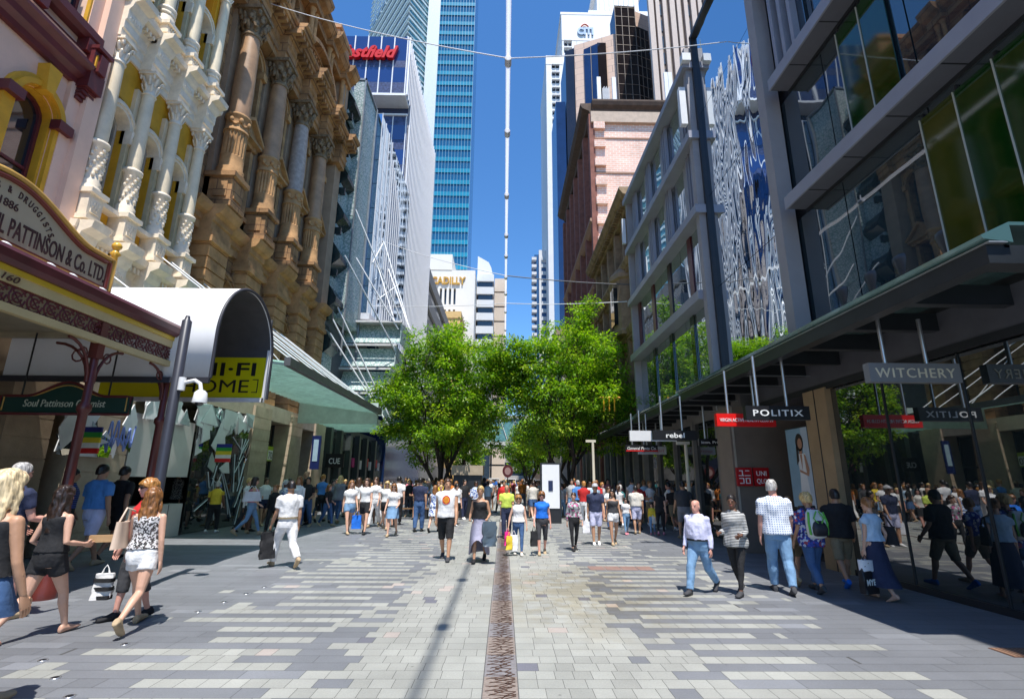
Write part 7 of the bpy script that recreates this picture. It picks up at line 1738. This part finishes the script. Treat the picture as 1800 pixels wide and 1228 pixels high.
a = person(1187, 932, 851, 'man in black tee and khaki shorts walking away near the right shopfront', 5, hx=1180, sex='m', hair='crop', hc='black', top='black', sleeve=.35, bottom='shorts', bc='khaki', blen=.42, skin='olive', shoes='white', stride=.8)
a = person(1206, 948, 843, 'large man in dark grey tee and grey shorts walking away along the canopy edge', 0, hx=1198, sex='m', hair='crop', hc='black', top='charcoal', sleeve=.35, loose=.03, bottom='shorts', bc='grey', blen=.45, skin='tan', shoes='khaki', fat=1.15, stride=.8, lead=-1)
# --- right group
a = person(1235, 1043, 872, 'older balding man in pale lilac shirt and blue trousers walking forward', 228, hx=1222, sex='m', hair='bald', hc='grey', top='palelilac', sleeve=.97, loose=.028, hem=1.0, bottom='trousers', bc='lightdenim', skin='pink', shoes='charcoal', belt='black', fat=1.22, lead=1, stride=1.05, arms=((-6, 14, 8), (6, 14, 8)))
g = MB(); B = a['B']
rg = []
for t in range(5): z = -.05+.03*t; rg.append([tuple(B.hc+B.R @ Vector(((.079)*cos(q), -.006+.101*sin(q), z))) for q in [pi*1.0+pi*k/9 for k in range(10)]])
g.loft(rg, 0, True, False, False); o = bpy.data.objects.new('hair', g.mesh('hair', HC['grey'])); COL.objects.link(o); o.parent = a['o']
a = person(1302, 1045, 866, 'dark skinned woman in striped long top and black leggings', 226, hx=1288, hair='crop', hc='black', top='stripes', sleeve=.85, hem=.82, loose=.03, bottom='leggings', bc='black', skin='dark', shoes='charcoal', fat=1.1, lead=-1, stride=.65, arms=((0, 80, 10), (0, 85, 8)), turn=.2)
a = person(1378, 1042, 840, 'tall grey haired man in pale checked shirt and jeans seen from behind', 14, hx=1357, sex='m', hair='crop', hc='grey', top='check', sleeve=.36, hem=.88, loose=.034, bottom='trousers', bc='lightdenim', skin='pink', shoes='charcoal', lead=-1, stride=.55, arms=((0, 12, 8), (4, 30, 8)), turn=-.5)
a = person(1403, 1026, 868, 'woman in blue spotted top and khaki shorts half hidden between the two walkers', 12, hx=1385, hair='short', hc='auburn', top='bluedots', sleeve=.35, bottom='shorts', bc='khaki', blen=.42, shoes='tan', skin='fair', stride=.9)
a = person(1438, 1040, 861, 'short blonde woman in patterned blue tunic wearing a large backpack', 0, hx=1412, hair='fluffy', hc='blonde', top='tunic', sleeve=.35, hem=.78, loose=.045, bottom='trousers', bc='denim', blen=.93, skin='tan', shoes='charcoal', lead=1, stride=.7, arms=((6, 20, 12), (4, 18, 12)))
def backpack(a):
    B = a['B']; r = thing('backpack', tuple(a['Wd']((0, -.2, 1.0))), 'white, black and green backpack worn by the blonde woman in the blue tunic', 'backpack')
    W_ = a['Wd']; z0 = B.dz2
    def ringz(z, w_, d, yb): return [tuple(W_((w_*abs(cos(q))**.6*(1 if cos(q) > 0 else -1), yb-d/2+d/2*abs(sin(q))**.7*(1 if sin(q) > 0 else -1), z+z0))) for q in [2*pi*k/20 for k in range(20)]]
    for nm, prof, m_ in (('main_compartment', [(.93, .1, .1), (.96, .15, .16), (1.1, .17, .19), (1.25, .165, .18), (1.36, .14, .14), (1.42, .09, .08)], M('pack_white', (.68, .70, .68), .6, var=.1)),):
        mb = MB(); mb.loft([ringz(z, w_, d, -.12) for z, w_, d in prof]); mb.build(nm, m_, r)
    mb = MB(); mb.loft([ringz(z, w_, d, -.27) for z, w_, d in ((.98, .08, .06), (1.0, .12, .1), (1.12, .13, .11), (1.2, .1, .08), (1.24, .05, .04))]); mb.build('front_pocket', M('pack_black', (.02, .02, .025), .5), r)
    mb = MB()
    for s in (-1, 1):
        mb.tube([W_((s*.13, -.24, 1.38+z0)), W_((s*.165, -.28, 1.2+z0)), W_((s*.15, -.28, 1.0+z0))], .018, 6); mb.tube([W_((s*.02, -.3, 1.4+z0)), W_((s*.09, -.32, 1.28+z0)), W_((s*.03, -.34, 1.2+z0)), W_((s*.1, -.32, 1.08+z0))], .012, 6)
    mb.build('green_trim', M('pack_green', (.12, .45, .05), .5), r)
    for s in (-1, 1): mb = MB(); mb.tube([W_((s*.08, -.13, 1.36+z0)), W_((s*.1, -.05, 1.47+z0)), W_((s*.11, .06, 1.46+z0)), W_((s*.12, .13, 1.32+z0)), W_((s*.14, .0, 1.05+z0)), W_((s*.13, -.12, 1.0+z0))], .02, 6); mb.build('strap', MATS['pack_black'], r)
backpack(a)
a = person(1490, 1030, 855, 'man in black tee and khaki shorts with blue and red trainers, walking away', 15, hx=1463, sex='m', hair='crop', hc='black', top='black', sleeve=.4, loose=.045, hem=.86, bottom='shorts', bc='khaki', blen=.5, skin='tan', shoes='brightblue', lead=1, stride=.8, arms=((5, 15, 10), (5, 30, 14)))
a = person(1552, 1053, 871, 'woman in pale blue top and long navy skirt carrying a black and white shopping bag', -22, hx=1519, hair='bun', hc='auburn', top='paleblue', sleeve=.15, loose=.04, bottom='longskirt', bc='navy', blen=.24, skin='fair', shoes='thong', lead=1, stride=.6, arms=((2, 8, 8), (-20, 40, 12)))
myer = a
hp = a['L']
hp = hp+Vector((-.03, -.06, .02))
r = shop_bag(hp, .3, .12, .44, M('bag_black', (.015, .015, .018), .35, var=.1), 'black shopping bag with white MYER lettering and white top, in the right foreground', .35, .1, txt=('MYER', LW_, .085, .72), crumple=.02)
mb = MB(); c = hp-Vector((0, 0, .1+.07)); rings = [[(c.x+.135*cos(2*pi*k/16), c.y+.075*sin(2*pi*k/16)+.03*cos(2*pi*k/16), c.z+h_+.012*sin(k*2.3)) for k in range(16)] for h_ in (-.05, 0, .07, .1)]; mb.loft(rings); mb.build('white_top', MATS['bag_white'], r)
# bags of the left group
def shoulder_bag(a, side, label, mat, w_=.34, h=.3, z=.93, yo=-.05):
    B = a['B']; W_ = a['Wd']; x = side*.26; r = thing('handbag', tuple(W_((x, yo, z))), label, 'bag'); mb = MB(); rings = []
    for k in range(7):
        t = k/6; rings.append([tuple(W_((x+.06*(1-.4*t)*cos(q)+.01*sin(5*q), yo+w_/2*(1.05-.25*t)*sin(q), z+h*t+.02*abs(sin(q))*t))) for q in [2*pi*j/16 for j in range(16)]])
    mb.loft(rings); mb.build('bag_body', mat, r); s = MB(); s.tube([W_((x, yo-w_*.3, z+h)), W_((x-side*.03, yo-.03, z+h+.18)), W_((side*.15, yo, 1.43+B.dz2)), W_((x-side*.03, yo+.06, z+h+.16)), W_((x, yo+w_*.3, z+h))], .012, 6); s.build('strap', mat, r)
shoulder_bag(curly, -1, 'cream leather shoulder bag on the curly haired woman in white shorts', M('leather_cream', (.66, .50, .38), .45, var=.08))
shoulder_bag(wbag, 1, 'stiff white box bag under the arm of the woman in pale jeans', M('bag_boxwhite', (.66, .66, .7), .4), .5, .26, .98)
shoulder_bag(myer, 1, 'black shoulder bag on the woman in the navy skirt', CL['black'], .34, .3, .9, -.1)
p = wman['L']+Vector((0, 0, -.02)); shop_bag(p, .3, .16, .5, CL['black'], 'soft black bag hanging from the hand of the man in white', .8, .05, name='carry_bag', crumple=.03)
p = a1['R']+Vector((.0, .0, .05)); mb = MB(); mb.ext([(p.x-.05, p.y-.0), (p.x+.3, p.y+.12), (p.x+.28, p.y+.18), (p.x-.07, p.y+.06)], 'z', p.z-.03, p.z+.05); solo(mb, 'clutch_bag', M('leather_tan', (.5, .3, .14), .4), 'flat tan clutch held out by the woman in black', 'bag')
p = redw['R']; r = shop_bag(p+Vector((-.05, -.05, -.1)), .2, .1, .3, CL['white'], 'black and white banded paper bag beside the woman in red', .2, .1)
mb = MB(); q = p+Vector((-.05, -.05, -.1))
for k in range(3): mb.ext([(q.x+.108*abs(cos(2*pi*j/20))**.35*(1 if cos(2*pi*j/20) > 0 else -1), q.y+.062*abs(sin(2*pi*j/20))**.35*(1 if sin(2*pi*j/20) > 0 else -1)+.0) for j in range(20)], 'z', q.z-.4+.1*k, q.z-.355+.1*k)
mb.build('bands', CL['black'], r)
# --- crowd: every person an object of its own, lighter build
def small_person(x, y, H, face, cols, style, sex, skin, label, R, sit=False):
    B = Body(sex, R.choice((-1, 1)), R.uniform(.2, .9), ((R.uniform(-15, 20), R.choice((15, 15, 70)), 8), (R.uniform(-15, 20), R.choice((15, 20, 80)), 8)), 0, R.uniform(-.5, .5))
    mb = MB(); n = 8
    B.torso(mb, .8, B.T[-1][0], 0, n, 0)
    for i in (0, 1): B.leg(mb, i, 0, 1, 0, 6, 0); B.arm(mb, i, 0, 1, 0, 6, 0); B.foot(mb, i, .006, 4, .01, 6); S, E, W_, f = B.arms[i]; mb.ell(W_+f*.07, (.03, .03, .06), 6, 4, 0)
    B.head(mb, 10, 0, False); B.hair(mb, style, 10, 3)
    B.torso(mb, .95, B.T[-1][0]-.01, .022, 10, 1)
    for i in (0, 1): B.arm(mb, i, 0, R.choice((.2, .35, .35, .9)), .014, 6, 1)
    bt = R.choice(('shorts', 'trousers', 'trousers', 'skirt') if sex == 'f' else ('shorts', 'trousers', 'trousers'))
    if bt == 'skirt': mb.loft([ering(0, 0, z+B.dz2, w_, d, 12) for z, w_, d in ((1.0, .16, .12), (.85, .2, .16), (.6, .22, .2))], 2)
    else:
        B.torso(mb, .8, 1.0, .015, 8, 2)
        for i in (0, 1): B.leg(mb, i, 0, .32 if bt == 'shorts' else .96, .02, 6, 2)
    s = H/1.735; o = bpy.data.objects.new('person', mb.mesh('person', [SK[skin], CL[cols[0]], CL[cols[1]], HC[cols[2]], CL[cols[3]]], recalc=False)); COL.objects.link(o)
    o.location = (x, y, 0); o.scale = (s, s, s); o.rotation_euler = (0, 0, radians(-face)); tag(o, label, 'person', 'people in the crowd further down the mall')
WORD = dict(white='white', offwhite='cream', black='black', charcoal='charcoal', grey='grey', lightgrey='pale grey', navy='navy', blue='blue', skyblue='sky blue', brightblue='vivid blue', paleblue='pale blue', denim='denim', lightdenim='pale denim', khaki='khaki', tan='tan', red='red', pink='pink', lime='lime', yellow='yellow', green='green', teal='teal', orange='orange', maroon='maroon', stripes='striped', floral='floral')
def crowd():
    R = random.Random(21); used = {}
    tops = ['white']*7+['black']*6+['navy', 'grey', 'charcoal', 'blue', 'pink', 'red', 'offwhite', 'paleblue', 'stripes', 'teal', 'skyblue', 'lightgrey', 'maroon', 'orange', 'floral', 'yellow']
    bots = ['black']*5+['denim']*4+['charcoal', 'navy', 'khaki', 'white', 'lightdenim', 'grey']
    pts = []
    def zone(n, x0, x1, y0, y1):
        k = 0; t = 0
        while k < n and t < n*40:
            t += 1; x = R.uniform(x0, x1); y = y0+(y1-y0)*R.random()**1.15
            if any((x-a)**2+(y-b)**2 < .3 for a, b in pts) or (abs(x-.1) < .6 and y < 24 ) or (abs(x-1.95) < .7 and 21 < y < 23): continue
            if y < 23.5 and -.8 < x < 3.0: continue
            pts.append((x, y)); k += 1
    zone(46, -9.3, -.8, 19.6, 30); zone(40, 1.2, 6.2, 19.6, 30); zone(70, -7.5, 6.2, 29, 46); zone(66, -6, 6, 46, 78)
    zone(8, -9.6, -6.6, 17, 21)
    for x, y in pts:
        sex = R.choice('fm'); sk_ = R.choice(('fair', 'fair', 'tan', 'olive', 'pink', 'dark')); hs_ = R.choice(('long', 'bob', 'pony', 'bun', 'verylong') if sex == 'f' else ('crop', 'short', 'crop')); hcx = R.choice(('black', 'black', 'brown', 'darkbrown', 'auburn', 'blonde', 'ginger', 'grey'))
        tcl = R.choice(tops); bcl = R.choice(bots); face = R.choice((180, 180, 0, R.uniform(0, 360)))+R.uniform(-25, 25)
        place = ('by the left shopfronts' if x < -6.4 else 'under the left tree' if x < -.8 else 'on the centre line' if x < 1.2 else 'under the right tree' if x < 5 else 'by the right shopfronts') if y < 31 else (('left' if x < -1.5 else 'right' if x > 1.5 else 'middle')+( ' side behind big trees' if y < 46 else ' side far away'))
        hw = {'black': 'black', 'brown': 'brown', 'darkbrown': 'dark', 'auburn': 'auburn', 'blonde': 'blonde', 'ginger': 'ginger', 'grey': 'grey'}[hcx]; view = 'facing us' if 120 < face % 360 < 240 else ('facing away' if (face % 360 < 60 or face % 360 > 300) else 'side on')
        lab = f"{hw} haired {'woman' if sex == 'f' else 'man'}, {WORD[tcl]} top, {WORD[bcl]} bottoms, {view}, {place}"
        if lab in used: tcl = 'green'; lab = f"{hw} haired {'woman' if sex == 'f' else 'man'}, green top, {WORD[bcl]} bottoms, {view}, {place}"
        used[lab] = 1
        small_person(x, y, R.gauss(1.64 if sex == 'f' else 1.75, .085), face, (tcl, bcl, hcx, R.choice(('black', 'tan', 'white'))), hs_, sex, sk_, lab, R)
crowd()
small_person(*ground(885, 916), 1.75, 180, ('red', 'white', 'black', 'white'), 'crop', 'm', 'tan', 'man in bright red tee and white shorts on the sunlit centre strip', random.Random(1))
flush()
